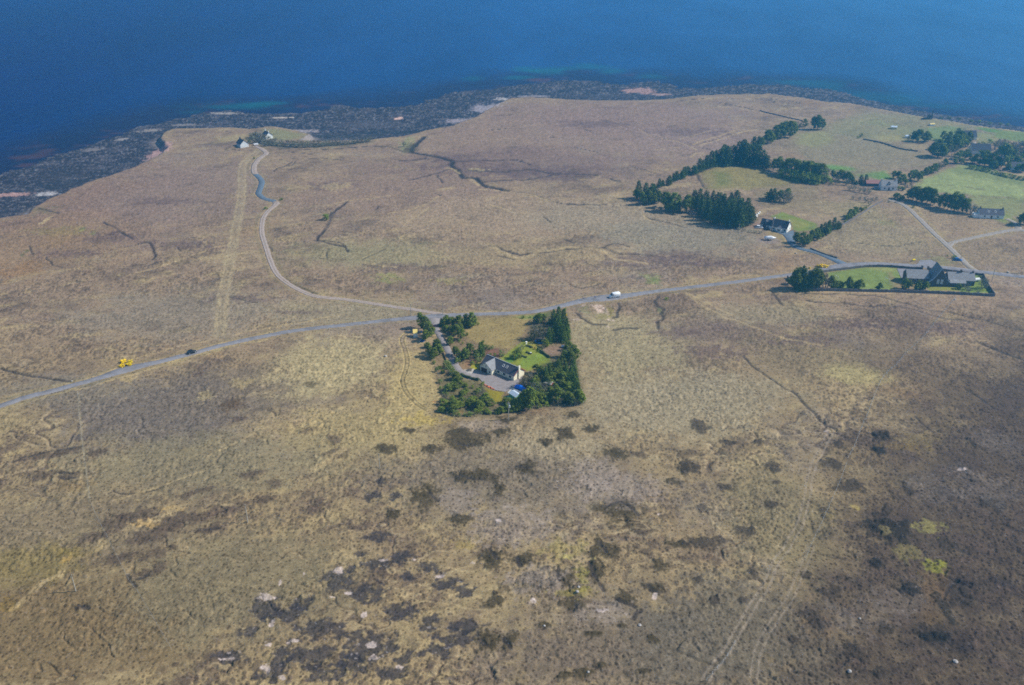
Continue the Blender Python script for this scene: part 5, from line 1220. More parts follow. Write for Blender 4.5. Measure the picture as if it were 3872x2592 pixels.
hedge("long clipped dark hedge running diagonally beside the garden lawn", crop(*CG, [(590, 1000), (720, 1090), (850, 1180), (925, 1230)]), .8, .9)
hedge("short dark flower bank on the lawn behind the cream house, the lower of two", crop(*CH, [(1150, 295), (1210, 318), (1275, 335)]), .9, .5)
hedge("short dark flower bank on the lawn behind the cream house, the upper of two", crop(*CH, [(1268, 240), (1310, 258), (1358, 272)]), .9, .5)
hedge("brownish low heather border beside the trampoline lawn", crop(*CG, [(290, 910), (380, 925), (440, 965)]), 1.0, .6, "border", 'hedge', "border")
hedge("low stone edging on the left of the drive", crop(*C2, [(760, 970), (790, 1040), (815, 1110)]), .4, .7, "wall", 'wood_dark', "edging_wall")
hedge("low dark edging on the right of the drive", crop(*C2, [(770, 670), (820, 760), (860, 830)]), .4, .6, "wall", 'wood_dark', "edging_wall")
x, y, z = place(1724 + .2134 * 265 - 4, 1280 + .2134 * 570)
tb = thing("picnic_table", "dark picnic table with benches on the pale paving beside the garage wing", "table", (x, y, z + .02), math.radians(10))
MB().box(-.9, .9, -.4, .4, .7, .76).build("tabletop", M['wood_dark'], tb)
for s in (-1, 1):
    MB().box(-.9, .9, s * .75 - .14, s * .75 + .14, .4, .45).build("bench", M['wood_dark'], tb)
    MB().tube((s * .7, -.75, 0), (s * .7, .1, .7), .05).tube((s * .7, .75, 0), (s * .7, -.1, .7), .05).box(s * .7 - .04, s * .7 + .04, -.8, .8, .33, .39).build("leg_frame", M['wood_dark'], tb)
x, y, z = place(1990, 1301); o = thing("garden_urn", "white garden urn at the left edge of the trampoline lawn", "urn", (x, y, z))
MB().loft([[(r_ * math.cos(a), r_ * math.sin(a), h_) for a in [2 * math.pi * k / 12 for k in range(12)]] for r_, h_ in ((.3, 0), (.3, .15), (.14, .25), (.14, .45), (.42, .75), (.5, 1.05), (.42, 1.1))]).build("bowl", M['white'], o, True)
MB().box(-.34, .34, -.34, .34, -.3, .03).build("plinth", M['white'], o)
x, y, z = place(2007, 1340); o = thing("bird_bath", "small pale bird bath on the lawn near the flower banks", "bird bath", (x, y, z))
MB().tube((0, 0, -.2), (0, 0, .7), .12, .09).build("pedestal", M['whitewash'], o); MB().tube((0, 0, .7), (0, 0, .85), .2, .38, 14).build("basin", M['whitewash'], o)
x, y, z = place(2130, 1314); o = thing("garden_bench", "white slatted garden bench at the right end of the bare garden bed", "bench", (x, y, z), math.radians(-6))
MB().box(-.9, .9, -.3, .3, .42, .5).build("seat", M['white_paint'], o); MB().box(-.9, .9, .28, .36, .5, 1.0).build("backrest", M['white_paint'], o)
for s in (-1, 1): MB().box(s * .85 - .05, s * .85 + .05, -.3, .34, 0, .45).build("leg", M['white_paint'], o)
# entrance gate and cattle grid
x, y, z = place(1643, 1238); rz = math.radians(6)
o = thing("field_gate", "dark red wooden gate at the top of the drive by the road", "gate", (x, y, z), rz)
gm = MB()
for k in range(4): gm.box(-1.6, 1.6, -.04, .04, .25 + .28 * k, .37 + .28 * k)
gm.box(-1.6, -1.5, -.05, .05, .15, 1.3).box(1.5, 1.6, -.05, .05, .15, 1.3).build("bars", M['red_trim'], o)
for s in (-1, 1): MB().box(s * 1.75 - .12, s * 1.75 + .12, -.12, .12, -.3, 1.5).build("gatepost", M['wood_dark'], o)
# half hidden red and white boat shed and timber stack among the trees
x, y, z = place(2076, 1462); rz = math.radians(-30)
o = thing("red_cabin", "small red boarded cabin with white trim among the trees right of the blue tarpaulin", "cabin", (x, y, z), rz)
wm, rm = MB(), MB(); gable_mesh(3.0, 2.2, 1.9, 2.6, wm, rm, x0=-1.5, y0=-1.1, over=.12, th=.08)
wm.build("wall", M['red_trim'], o); rm.build("roof", M['white'], o); window(o, '-y', (0, -1.1, 1.1), .6, .6)
x, y, z = place(2090, 1466); o = thing("swing_frame", "weathered timber climbing frame standing next to the red cabin", "swing frame", (x, y, z), .4)
for s in (-1, 1): MB().tube((s * 1.1, -.8, 0), (s * 1.0, 0, 2.3), .06).tube((s * 1.1, .8, 0), (s * 1.0, 0, 2.3), .06).build("leg_frame", M['pole'], o)
MB().tube((-1.1, 0, 2.3), (1.1, 0, 2.3), .07).build("crossbar", M['pole'], o)
for s in (-.4, .4): MB().box(s - .22, s + .22, -.1, .1, .55, .6).tube((s - .18, 0, .6), (s - .18, 0, 2.3), .012).tube((s + .18, 0, .6), (s + .18, 0, 2.3), .012).build("swing_seat", M['wood'], o)

# --- white bungalow on the right -----------------------------------------------------------
rz = math.radians(-34)
# right front corner of the main block under the photograph pixel of its foot
bl_o = local_origin(2973.5, 882.5, 16.5, 0, rz)
b = thing("bungalow", "white bungalow with blue-black roof in two heights beside the dense conifer block", "house", bl_o, rz)
wm, rm = MB(), MB(); gable_mesh(9.8, 7.2, 2.7, 6.0, wm, rm, x0=6.7, over=.2); wm.build("wall", M['white'], b); rm.build("roof", M['slate_navy'], b)
wm, rm = MB(), MB(); gable_mesh(6.7, 6.0, 2.3, 4.9, wm, rm, x0=0, y0=.6, over=.18, th=.15); wm.build("garage_wall", M['white'], b); rm.build("garage_roof", M['slate_navy'], b)
wm, rm = MB(), MB(); gable_mesh_y(3.4, 1.9, 2.5, 3.6, wm, rm, x0=10.3, y0=-1.2, over=.12, th=.12); wm.build("porch_wall", M['white'], b); rm.build("porch_roof", M['slate_navy'], b)
chimney(b, 7.2, 3.6, 5.6, 6.9, .6, .7, 'white'); chimney(b, 16.1, 3.6, 5.6, 6.8, .6, .7, 'white')
window(b, '-y', (8.4, 0, 1.4), 1.5, 1.1); window(b, '-y', (15.2, 0, 1.4), 1.1, 1.2); window(b, '-y', (12, -1.2, 1.3), 1.4, 1.1); window(b, '-y', (4.9, .6, 1.3), .9, .9)
window(b, '+x', (16.5, 1.6, 1.4), .8, 1.1); window(b, '+x', (16.5, 5.4, 1.4), .8, 1.1); window(b, '+x', (16.5, 4.4, 4.0), .6, .9)
MB().box(1.4, 3.6, .53, .62, 0, 2.1).build("garage_door", M['dark_red'], b)
rooflight(b, 3.4, 2.1, 2.3, 6.0, 4.9)

# --- the stone school in its walled ground ---------------------------------------------------
rz = math.radians(-6)
so = local_origin(3511, 1082, 0, 0, rz)
s = thing("school", "dark stone school with pale slate roofs and a steep tall gable inside a drystone wall", "school", so, rz)
GW = 10.2
wm = MB()
prof = [(0, -.8), (GW, -.8), (GW, 1.9), (GW - 1.2, 2.9), (GW - 3.0, 5.4), (GW / 2, 9.4), (3.0, 5.4), (1.2, 2.9), (0, 1.9)]
wm.prism(prof, 'y', 0, 9.5).build("gable_wall", M['stone'], s)
out = [(GW + .35, 1.75), (GW - 1.2, 3.0), (GW - 3.0, 5.5), (GW / 2, 9.55), (3.0, 5.5), (1.2, 3.0), (-.35, 1.75)]
rf = out + [(p[0] + (-.0), p[1] + .22) for p in reversed(out)]
MB().prism(rf, 'y', .35, 9.7).build("gable_roof", M['slate_pale'], s)
sk = [(p[0], p[1] + .16) for p in out] + [(p[0], p[1] + .42) for p in reversed(out)]
MB().prism(sk, 'y', -.12, .34).build("gable_coping", M['sheet_pale'], s)
wm, rm = MB(), MB(); gable_mesh(10.6, 7.5, 3.2, 6.4, wm, rm, x0=-10.6, y0=2.0, over=.25); wm.build("hall_wall", M['stone'], s); rm.build("hall_roof", M['slate_pale'], s)
wm, rm = MB(), MB(); gable_mesh(13.0, 7.0, 2.9, 5.8, wm, rm, x0=GW, y0=2.4, over=.25); wm.build("wing_wall", M['stone'], s); rm.build("wing_roof", M['slate_pale'], s)
MB().prism([(.2, -.8), (2.4, -.8), (2.4, 3.0), (.2, 2.1)], 'x', GW + .3, GW + 8.0).build("annexe_wall", M['stone'], s)
MB().prism([(-.1, 2.06), (2.36, 3.08), (2.36, 3.24), (-.1, 2.2)], 'x', GW + .2, GW + 8.2).build("annexe_roof", M['slate_pale'], s)
chimney(s, GW + 6.4, 5.9, 5.3, 7.1, .9, .7, 'stone', 2); chimney(s, GW + 12.4, 5.9, 5.3, 6.7, .7, .7, 'stone', 1)
for xx in (4.2, 6.1): window(s, '-y', (xx, 0, 2.6), 1.0, 2.2, pane='silver_paint')
for xx in (-8.6, -6.4, -4.2, -2.0): window(s, '-y', (xx, 2.0, 1.7), .8, 1.4)
for xx in (GW + 9.6, GW + 11.4): window(s, '-y', (xx, 2.4, 1.6), .8, 1.2)

# --- cottages and farther houses --------------------------------------------------------------
def cottage(name, label, px, py, lx, rz, L, W, H, RH, wall='white', roof='slate', chim=(), wins=(), base_y=0.0, over=.2, chmat=None):
    rz = math.radians(rz)
    o = thing(name, label, "house" if name != "shed" else "shed", local_origin(px, py, lx, 0, rz), rz)
    wm, rm = MB(), MB(); gable_mesh(L, W, H, RH, wm, rm, over=over)
    wm.build("wall", M[wall], o); rm.build("roof", M[roof], o)
    for c in chim: chimney(o, c, W / 2, RH - .5, RH + 1.0, .6, .7, chmat or wall)
    for w in wins: window(o, *w)
    return o
c3 = cottage("cottage", "whitewashed two-storey cottage with grey roof and dormer at the bend of the tree belts", 3331, 721, 0, -4, 10.3, 6.2, 3.0, 6.0, 'whitewash', 'slate_pale', (.4, 9.9), [('-y', (2.2, 0, 1.5), 1.0, 1.0), ('-y', (7.6, 0, 1.5), 1.0, 1.0)])
MB().box(4.6, 5.5, -.06, .02, 0, 2.0).build("door", M['dark_red'], c3)
dm, dr = MB(), MB(); gable_mesh_y(1.7, 1.9, 4.7, 5.5, dm, dr, x0=4.2, y0=.5, over=.1, th=.1, base=3.2); dm.build("dormer_wall", M['whitewash'], c3); dr.build("dormer_roof", M['slate'], c3); window(c3, '-y', (5.05, .5, 4.2), .9, .9)
cottage("shed", "long low shed with a faded red roof left of the two-storey cottage", 3275, 705, 0, -3, 10.5, 4.5, 2.0, 3.6, 'stone', 'tile_red')
c4 = cottage("cottage", "white one-and-a-half storey cottage with grey roof standing alone below the green field", 3702, 826, 0, -9, 14.0, 6.0, 2.6, 5.4, 'white', 'slate', (.5, 13.4), [('-y', (3.0, 0, 1.4), .9, 1.0), ('-y', (10.6, 0, 1.4), .9, 1.0)], chmat='stone')
MB().box(6.5, 7.4, -.06, .02, 0, 2.0).build("door", M['wood_dark'], c4)
rooflight(c4, 5.2, 1.2, 2.6, 6.0, 5.4); rooflight(c4, 9.0, 1.2, 2.6, 6.0, 5.4)
MB().box(-3.2, .1, .6, 4.4, -.6, 2.2).build("annexe", M['white'], c4)
c5 = cottage("cottage", "dark-roofed cottage with pale gable close to the shore above the dense village trees", 3692, 530, 9.0, 0, 9.0, 7.4, 2.6, 6.4, 'white', 'slate_navy', (), [('-y', (4.0, 0, 1.4), 1.0, 1.0)])
c6 = cottage("house", "large slate-roofed house with a white gable almost hidden by village trees", 3745, 585, 13.5, -6, 13.5, 8.5, 2.8, 6.8, 'white', 'slate_navy', (), [('+x', (13.5, 4.2, 3.4), .9, 1.2), ('-y', (10.5, 0, 1.5), 1.2, 1.1)])
cottage("house", "white grey-roofed house at the far right behind the village hedge, nearer of two", 3822, 644, 0, -12, 11.0, 6.5, 2.6, 5.0, 'white', 'slate', (10.4,), [('-y', (2.5, 0, 1.4), 1.0, 1.0)])
cottage("house", "small white-gabled house peeping above the nearer white house at the far right", 3800, 624, 0, 62, 8.0, 5.6, 2.6, 5.0, 'white', 'slate', (), [('-y', (2.5, 0, 1.4), .8, 1.0)])
cottage("house", "white house cut by the right edge of the picture behind the village hedge", 3866, 642, 0, -20, 10.0, 6.0, 2.6, 4.8, 'white', 'slate', (), [])
cottage("shed", "tiny pale shed with a rounded mound beside it in the fields near the shore", 3369, 489, 0, -10, 4.5, 3.0, 1.6, 2.3, 'yellow', 'sheet_pale')
cottage("shed", "small pale hut left of the round village bush", 3424, 523, 0, -4, 2.6, 2.2, 1.6, 2.2, 'white', 'sheet_pale')
cottage("shed", "low white-roofed hut on the shore fields above the village", 3518, 477, 0, 10, 4.0, 2.6, 1.2, 1.7, 'whitewash', 'yellow')
# shore cottages on the left
c7 = cottage("cottage", "shore cottage with dark slate roof and pale gable at the end of the track", 910, 561, 9.0, -56, 9.0, 6.4, 2.5, 5.4, 'whitewash', 'slate', (.5, 8.6), [('-y', (2.5, 0, 1.3), .8, 1.0), ('-y', (6.4, 0, 1.3), .8, 1.0)], chmat='stone')
c8 = cottage("cottage", "white-gabled cottage half hidden by scrub beside the beach", 1006, 528, 8.0, -56, 8.0, 5.8, 2.5, 5.0, 'white', 'slate', (.5, 7.5), [('-y', (4.0, 0, 1.3), .8, 1.0)], chmat='white')
x, y, z = place(3522, 452); o = thing("ruin", "broken dark ruin with a tall stump of wall standing by the shore", "ruin", (x, y, z))
MB().prism([(-.5, -.5), (.5, -.5), (.5, 2), (.2, 7.5), (-.3, 7.8), (-.5, 5)], 'y', -.4, .4).build("chimney_stump", M['stone'], o)
MB().prism([(-9, -.5), (-1.0, -.5), (-1.0, 3.6), (-3, 4.6), (-4, 1.6), (-6, 1.8), (-9, .8)], 'y', -.45, .45).build("wall", M['stone'], o)
# ------------------------------------------------------------------ vehicles
def wheels(o, L, B, r, xs):
    for x in xs:
        for s in (-1, 1):
            w = MB().cyl((x, s * (B / 2 - .1), r), r, .22, 16, 'y').build("wheel", M['tyre'], o)
            MB().cyl((x, s * (B / 2 + .015), r), r * .6, .03, 12, 'y').build("rim", M['silver_paint'], w)
def car(label, loc, rz, mat, L=4.2, B=1.75, Ht=1.45, cat="car", name="parked_car"):
    o = thing(name, label, cat, loc, rz)
    def ring(x, w, z0, z1, r=.16):
        return [(x, -w, z0), (x, -w - .02, (z0 + z1) / 2), (x, -w + r * .6, z1 - r * .3), (x, -w + r * 1.6, z1), (x, w - r * 1.6, z1), (x, w - r * .6, z1 - r * .3), (x, w + .02, (z0 + z1) / 2), (x, w, z0)]
    h = L / 2; b = B / 2
    MB().loft([ring(-h, b * .8, .35, .72), ring(-h + .12, b * .96, .24, .92), ring(-h * .5, b, .2, .95), ring(h * .3, b, .2, .93), ring(h - .5, b * .96, .22, .8), ring(h - .08, b * .88, .26, .68), ring(h, b * .78, .36, .58)]).build("body", M[mat], o, True)
    cab = [(-h + .25, b * .72, .9), (-h + .75, b * .78, Ht), (h * .12, b * .78, Ht), (h * .55, b * .80, .9)]
    MB().loft([[(x, -b * .9, .88), (x, -w, z), (x, w, z), (x, b * .9, .88)] for x, w, z in cab]).build("windows", M['glass'], o)
    MB().box(-h + .72, h * .14, -b * .74, b * .74, Ht - .03, Ht + .035).build("roof_panel", M[mat], o)
    wheels(o, L, B, .32, (-h * .62, h * .62))
    for s in (-1, 1):
        MB().box(h - .12, h + .01, s * b * .62 - .16, s * b * .62 + .16, .52, .66).build("headlight", M['white_paint'], o)
        MB().box(-h - .01, -h + .1, s * b * .66 - .12, s * b * .66 + .12, .6, .78).build("tail_light", M['red_trim'], o)
    return o
def road_at(px, py, side=0.0):
    l = ROADS['road']['line']; i = near_idx(l, px, py); i = min(max(i, 1), len(l) - 2)
    d = l[i + 1] - l[i - 1]; a = math.atan2(d[1], d[0]); n = (-math.sin(a), math.cos(a))
    return (l[i][0] + n[0] * side, l[i][1] + n[1] * side, rz_at(l[i][0], l[i][1]) + .1), a
p, a = road_at(722, 1337, 0.1)
car("shiny black car driving along the moor road right of the yellow gorse", p, a, 'black_paint', 4.3, 1.78, 1.5, name="car")
# white van
p, a = road_at(2326, 1121, -.9)
v = thing("van", "white high-roofed panel van on the moor road behind two cyclists", "van", p, a + math.pi)
def vr(x, w, z0, z1, r): return [(x, -w, z0), (x, -w, z1 - r), (x, -w + r * .5, z1 - r * .1), (x, -w + r, z1), (x, w - r, z1), (x, w - r * .5, z1 - r * .1), (x, w, z1 - r), (x, w, z0)]
MB().loft([vr(-2.75, .95, .35, 2.45, .2), vr(-2.6, 1.0, .3, 2.6, .2), vr(.95, 1.0, .3, 2.6, .2), vr(1.35, .99, .3, 2.35, .2), vr(1.95, .98, .3, 1.45, .2), vr(2.6, .92, .32, 1.12, .2), vr(2.78, .82, .4, .85, .15)]).build("body", M['white_paint'], v, True)
MB().add([(1.30, -.86, 2.28), (1.30, .86, 2.28), (1.99, .84, 1.5), (1.99, -.84, 1.5), (1.36, -.86, 2.34), (1.36, .86, 2.34), (2.06, .84, 1.55), (2.06, -.84, 1.55)], [(0, 1, 2, 3), (7, 6, 5, 4), (0, 4, 5, 1), (1, 5, 6, 2), (2, 6, 7, 3), (3, 7, 4, 0)]).build("windscreen", M['glass'], v)
for q in (-1, 1):
    MB().prism([(.75, 1.5), (1.75, 1.5), (1.35, 2.15), (.75, 2.15)], 'y', q * 1.0 - .015, q * 1.0 + .015).build("side_window", M['glass'], v)
    MB().box(2.62, 2.80, q * .6 - .16, q * .6 + .16, .72, .95).build("headlight", M['silver_paint'], v)
    MB().box(1.55, 1.68, q * 1.12 - .1, q * 1.12 + .1, 1.45, 1.75).build("mirror", M['tyre'], v)
wheels(v, 5.5, 2.0, .36, (-1.75, 1.75))
# parked vehicles and boat by the bungalow
x, y, z = place(2871, 863, .1); car("white car parked at the garage end of the bungalow beside the conifers", (x, y, z), math.radians(-10), 'white_paint', 4.5, 1.8, 1.45)
x, y, z = place(2902, 871, .1); car("black car parked in front of the bungalow garage next to the white car", (x, y, z), math.radians(-12), 'black_paint', 4.2, 1.75, 1.45)
x, y, z = place(2911, 909, .05)
bo = thing("motor_boat", "white cabin boat on a trailer on the verge below the bungalow", "boat", (x, y, z), math.radians(-12))
MB().loft(hull(6.6, 2.3, 1.75, z0=.65)).build("hull", M['white_paint'], bo, True)
MB().loft([[(xx, -w, 1.7), (xx, -w * .85, hh), (xx, w * .85, hh), (xx, w, 1.7)] for xx, w, hh in ((-2.9, .9, 2.0), (-1.2, .95, 2.15), (.2, .85, 2.45), (1.2, .7, 2.3), (2.3, .35, 1.95))]).build("cabin_cover", M['white_paint'], bo, True)
t_ = MB().box(-3.0, 4.2, -.07, .07, .4, .52).box(-1.0, -.85, -1.1, 1.1, .4, .52).build("trailer", M['steel'], bo)
for q in (-1, 1): MB().cyl((-.92, q * 1.12, .32), .32, .2, 12, 'y').build("wheel", M['tyre'], t_)
x, y, z = place(3621, 986); car("blue van or pick-up parked on the grass beside the side track opposite the school", (x, y, z), math.radians(-6), 'blue_paint', 4.6, 1.8, 1.5, "car")
x, y, z = place(3314, 715); car("small pale car parked between the red-roofed shed and the cottage", (x, y, z), math.radians(4), 'silver_paint', 3.9, 1.7, 1.5)
x, y, z = place(1027, 870 if False else 549)
x, y, z = place(968, 550); o = thing("skip", "small white trailer at the end of the shore track near the scrub", "trailer", (x, y, z), .5)
MB().loft([[(xx, -1, .45), (xx, -1.05, 1.3), (xx, 1.05, 1.3), (xx, 1, .45)] for xx in (-1.6, 1.6)]).build("box", M['white_paint'], o); MB().tube((1.6, 0, .5), (2.8, 0, .45), .05).build("drawbar", M['steel'], o)
for q in (-1, 1): MB().cyl((0, q * 1.1, .32), .32, .18, 12, 'y').build("wheel", M['tyre'], o)

# ------------------------------------------------------------------ cyclists
def cyclist(px, py, side, label_b, label_p, jersey_mat, helmet):
    p, a = road_at(px, py, side); rz = a + math.pi
    bk = thing("bicycle", label_b, "bicycle", p, rz)
    for xx in (-.5, .52):
        w = MB(); n = 20
        for k in range(n):
            t0, t1 = 2 * math.pi * k / n, 2 * math.pi * (k + 1) / n
            w.tube((xx + .33 * math.cos(t0), 0, .34 + .33 * math.sin(t0)), (xx + .33 * math.cos(t1), 0, .34 + .33 * math.sin(t1)), .02, n=5)
        for k in range(0, n, 4):
            t0 = 2 * math.pi * k / n; w.tube((xx, 0, .34), (xx + .33 * math.cos(t0), 0, .34 + .33 * math.sin(t0)), .006, n=4)
        w.build("wheel", M['tyre'], bk)
    fr = MB().tube((-.5, 0, .34), (-.12, 0, .32), .02).tube((-.5, 0, .34), (-.22, 0, .88), .018).tube((-.12, 0, .32), (-.24, 0, .95), .02).tube((-.12, 0, .32), (.38, 0, .84), .022).tube((-.2, 0, .84), (.37, 0, .9), .02).tube((.36, 0, .98), (.52, 0, .34), .02)
    fr.build("frame", M['steel'], bk)
    MB().box(-.4, -.12, -.08, .08, .95, 1.0).build("saddle", M['tyre'], bk)
    MB().tube((.4, -.24, 1.02), (.4, .24, 1.02), .018).build("handlebar", M['tyre'], bk)
    MB().tube((-.12, -.16, .2), (-.12, .16, .44), .018).build("cranks", M['steel'], bk)
    # the rider: one continuous skinned body leaning to the bars
    V_, E_, Rr = [], [], []
    def vtx(c, r, par=None):
        V_.append(c); Rr.append(r); i = len(V_) - 1
        if par is not None: E_.append((par, i))
        return i
    pel = vtx((-.2, 0, 1.06), .15)
    wst = vtx((-.08, 0, 1.25), .13, pel); ch = vtx((.06, 0, 1.43), .16, wst); nk = vtx((.17, 0, 1.56), .06, ch); hd = vtx((.22, 0, 1.68), .095, nk); vtx((.23, 0, 1.78), .085, hd)
    vtx((.32, 0, 1.67), .03, hd)
    for s_, kz in ((1, .0), (-1, .16)):
        hp = vtx((-.17, s_ * .11, 1.02), .1, pel); kn = vtx((.16, s_ * .12, .76 + kz * .8), .065, hp); an = vtx((-.08, s_ * .13, .36 + kz), .042, kn); vtx((.1, s_ * .13, .30 + kz), .04, an)
        shd = vtx((.1, s_ * .18, 1.45), .07, ch); el = vtx((.22, s_ * .24, 1.22), .045, shd); wr = vtx((.38, s_ * .22, 1.09), .032, el); pm = vtx((.41, s_ * .22, 1.06), .034, wr)
        for k, ln in enumerate((.052, .06, .062, .05)):
            f0 = vtx((.43, s_ * (.19 + .02 * k), 1.05), .009, pm); vtx((.43 - .02, s_ * (.19 + .02 * k), 1.05 - ln * .6), .008, f0)
        vtx((.385, s_ * .17, 1.03), .01, pm)
    me = bpy.data.meshes.new("person"); me.from_pydata(V_, E_, [])
    po = bpy.data.objects.new("person", me); COL.objects.link(po); po.location = p; po.rotation_euler = (0, 0, rz)
    md = po.modifiers.new("skin", 'SKIN')
    for i, sv in enumerate(me.skin_vertices[0].data): sv.radius = (Rr[i], Rr[i]); sv.use_root = (i == 0)
    po.modifiers.new("sub", 'SUBSURF').levels = 1
    me.materials.append(M['skin']); tag(po, label_p, "person")
    # clothing follows the body
    def sleeve(name, segs, mat):
        m = MB()
        for a0, r0, a1, r1 in segs: m.tube(a0, a1, r0, r1, 10)
        m.build(name, M[mat], po, True)
    sleeve("jersey", [((-.22, 0, 1.0), .17, (-.08, 0, 1.25), .16), ((-.08, 0, 1.24), .16, (.07, 0, 1.45), .19), ((.06, 0, 1.43), .19, (.15, 0, 1.53), .09)] + [seg for s_ in (1, -1) for seg in (((.1, s_ * .17, 1.46), .085, (.22, s_ * .24, 1.22), .06), ((.22, s_ * .24, 1.23), .06, (.36, s_ * .22, 1.1), .045))], jersey_mat)
    sleeve("shorts", [seg for s_, kz in ((1, 0), (-1, .16)) for seg in (((-.2, s_ * .08, 1.08), .13, (.14, s_ * .12, .79 + kz * .8), .085),)], 'shorts')
    MB().loft([[(.22 + r_ * 1.2 * math.cos(t), r_ * math.sin(t), h_) for t in [2 * math.pi * k / 14 for k in range(14)]] for r_, h_ in ((.115, 1.72), (.118, 1.78), (.09, 1.85), (.03, 1.89))]).build("helmet", M[helmet], po, True)
cyclist(2205, 1136, 0.1, "bicycle of the leading cyclist farther from the van", "cyclist in a blue jersey leading, farther from the white van", 'jersey', 'helmet_dark')
cyclist(2250, 1129, -.3, "bicycle of the following cyclist nearer the van", "cyclist in a blue jersey and pale helmet riding between the leader and the white van", 'jersey', 'helmet')

# ------------------------------------------------------------------ walls, fences, poles
def wall(label, pts, h, w=.6, name="stone_wall", mat='drystone', cat="wall"):
    line = world_line(pts, .9); x0, y0 = line[0][:2]; zb = zat(x0, y0)
    T = np.gradient(line[:, :2], axis=0); T /= np.linalg.norm(T, axis=1)[:, None] + 1e-9
    rings = []
    for i, p in enumerate(line):
        nx, ny = -T[i][1], T[i][0]; hh = h * (1 + .07 * math.sin(i * 2.3) + .06 * math.sin(i * .9)); z = zat(p[0], p[1]) - zb
        rings.append([(p[0] - x0 + nx * w / 2 * q, p[1] - y0 + ny * w / 2 * q, z + z_) for q, z_ in ((-1, -.5), (-.85, hh * .8), (-.6, hh), (.6, hh * .97), (.85, hh * .8), (1, -.5))])
    o = MB().loft(rings).build(name, M[mat]); o.location = (x0, y0, zb)
    return tag(o, label, cat)
wall("front drystone wall of the school ground along the moor", crop(*C5, [(318, 612), (560, 614), (800, 618), (1060, 620), (1300, 624), (1560, 634), (1850, 648), (2070, 660)]), 1.5)
wall("left end drystone wall of the school ground under the tall trees", crop(*C5, [(185, 488), (240, 545), (312, 612)]), 1.5)
wall("back drystone wall of the school ground beside the road", crop(*C5, [(482, 442), (600, 426), (700, 414), (900, 392), (1050, 388), (1200, 395), (1330, 406), (1410, 408)]), 1.3)
wall("back drystone wall of the school ground right of the gate", crop(*C5, [(1470, 416), (1600, 424), (1750, 442), (1860, 455), (1965, 465)]), 1.3)
wall("right end drystone wall of the school ground", crop(*C5, [(1970, 470), (2010, 560), (2072, 658)]), 1.7)
for px, py, q in ((3485, 1020, "left"), (3508, 1023, "right")):
    x, y, z = place(px, py); o = thing("gate_pillar", "square stone gate pillar at the school entrance, the %s one" % q, "pillar", (x, y, z))
    MB().box(-.4, .4, -.4, .4, -.3, 2.0).build("shaft", M['drystone'], o); MB().box(-.5, .5, -.5, .5, 2.0, 2.2).loft([[(-.4, -.4, 2.2), (.4, -.4, 2.2), (.4, .4, 2.2), (-.4, .4, 2.2)], [(-.05, -.05, 2.5), (.05, -.05, 2.5), (.05, .05, 2.5), (-.05, .05, 2.5)]]).build("cap", M['stone'], o)
wall("field wall running from the bungalow trees up to the cottage lane", crop(*CK, [(-60, 880), (40, 830), (200, 740), (300, 670), (400, 610), (480, 560)]), .9, .5)
wall("low field wall between the bungalow drive and the grass field", crop(*C5, [(395, 220), (460, 245), (540, 275), (640, 308)]), .8, .5)
wall("wall below the row of trees under the green field", crop(*CK, [(640, 575), (800, 575), (930, 620), (1120, 672)]), .7, .5)
wall("old field wall from the shore side clump through the fields to the village trees", crop(*C4, [(690, 600), (840, 625), (950, 655), (1060, 690), (1230, 715)]), .9, .6)
wall("old dyke running over the moor above the right-hand tree belt", crop(*CT, [(1500, 315), (1620, 345), (1760, 380), (1920, 416)]), .8, .7)

POST = None
def fence(label, pts, gap, h=1.15, group=None, wires=True, mat='pole', r=.06):
    line = world_line(pts, 1.0); cum = np.concatenate([[0], np.cumsum(np.hypot(np.diff(line[:, 0]), np.diff(line[:, 1])))])
    n = min(99, max(2, int(cum[-1] / gap))); x0, y0 = line[0][:2]; zb = zat(x0, y0)
    o = thing("fence", label, "fence", (x0, y0, zb), 0, group)
    first = None; tops = []
    for k in range(n + 1):
        t = cum[-1] * k / n; x, y = np.interp(t, cum, line[:, 0]), np.interp(t, cum, line[:, 1]); z = zat(x, y)
        if first is None:
            first = MB().tube((0, 0, -.4), (0, 0, h), r, r * .9, 6).build("post", M[mat], o); po = first
        else:
            po = first.copy(); COL.objects.link(po); po.parent = o
        po.location = (x - x0, y - y0, z - zb); tops.append((x - x0, y - y0, z - zb))
    if wires:
        w = MB()
        for a_, b_ in zip(tops[:-1], tops[1:]):
            for hh in (.35, .7, h - .08): w.tube((a_[0], a_[1], a_[2] + hh), (b_[0], b_[1], b_[2] + hh), .012, n=4)
        w.build("wire", M['wire'], o)
    return o
fence("post and wire fence along the near edge of the tree-ringed garden", [(1694, 1585), (1800, 1574), (1925, 1560), (2060, 1547), (2206, 1533)], 2.6, 1.3)
fence("post and wire fence down the left side of the tree-ringed garden", [(1620, 1330), (1636, 1360), (1652, 1405), (1664, 1450), (1676, 1515), (1694, 1585)], 2.6, 1.3)
fence("post and wire fence up the right side of the tree-ringed garden", [(2206, 1533), (2188, 1455), (2170, 1390), (2156, 1300), (2140, 1240)], 2.6, 1.3)
fence("old pale-posted fence crossing the dark moor from near the school to the stony track", crop(*CF2, [(1090, 34), (1030, 105), (960, 190), (905, 240), (860, 295), (805, 350), (775, 410), (745, 490), (715, 560), (690, 625), (665, 670)]), 3.0, 1.25, mat='whitewash', r=.07)
fence("continuation of the old pale fence over the near moor beside the vehicle tracks", crop(*CF2, [(660, 690), (630, 770), (590, 860), (550, 950), (520, 1010), (498, 1070)]), 2.6, 1.15, mat='whitewash', r=.05)
fence("fence at the foot of the picture right of centre", crop(*CF2, [(215, 1405), (180, 1465), (150, 1500), (105, 1550)]), 2.4, 1.2, mat='whitewash', r=.07)
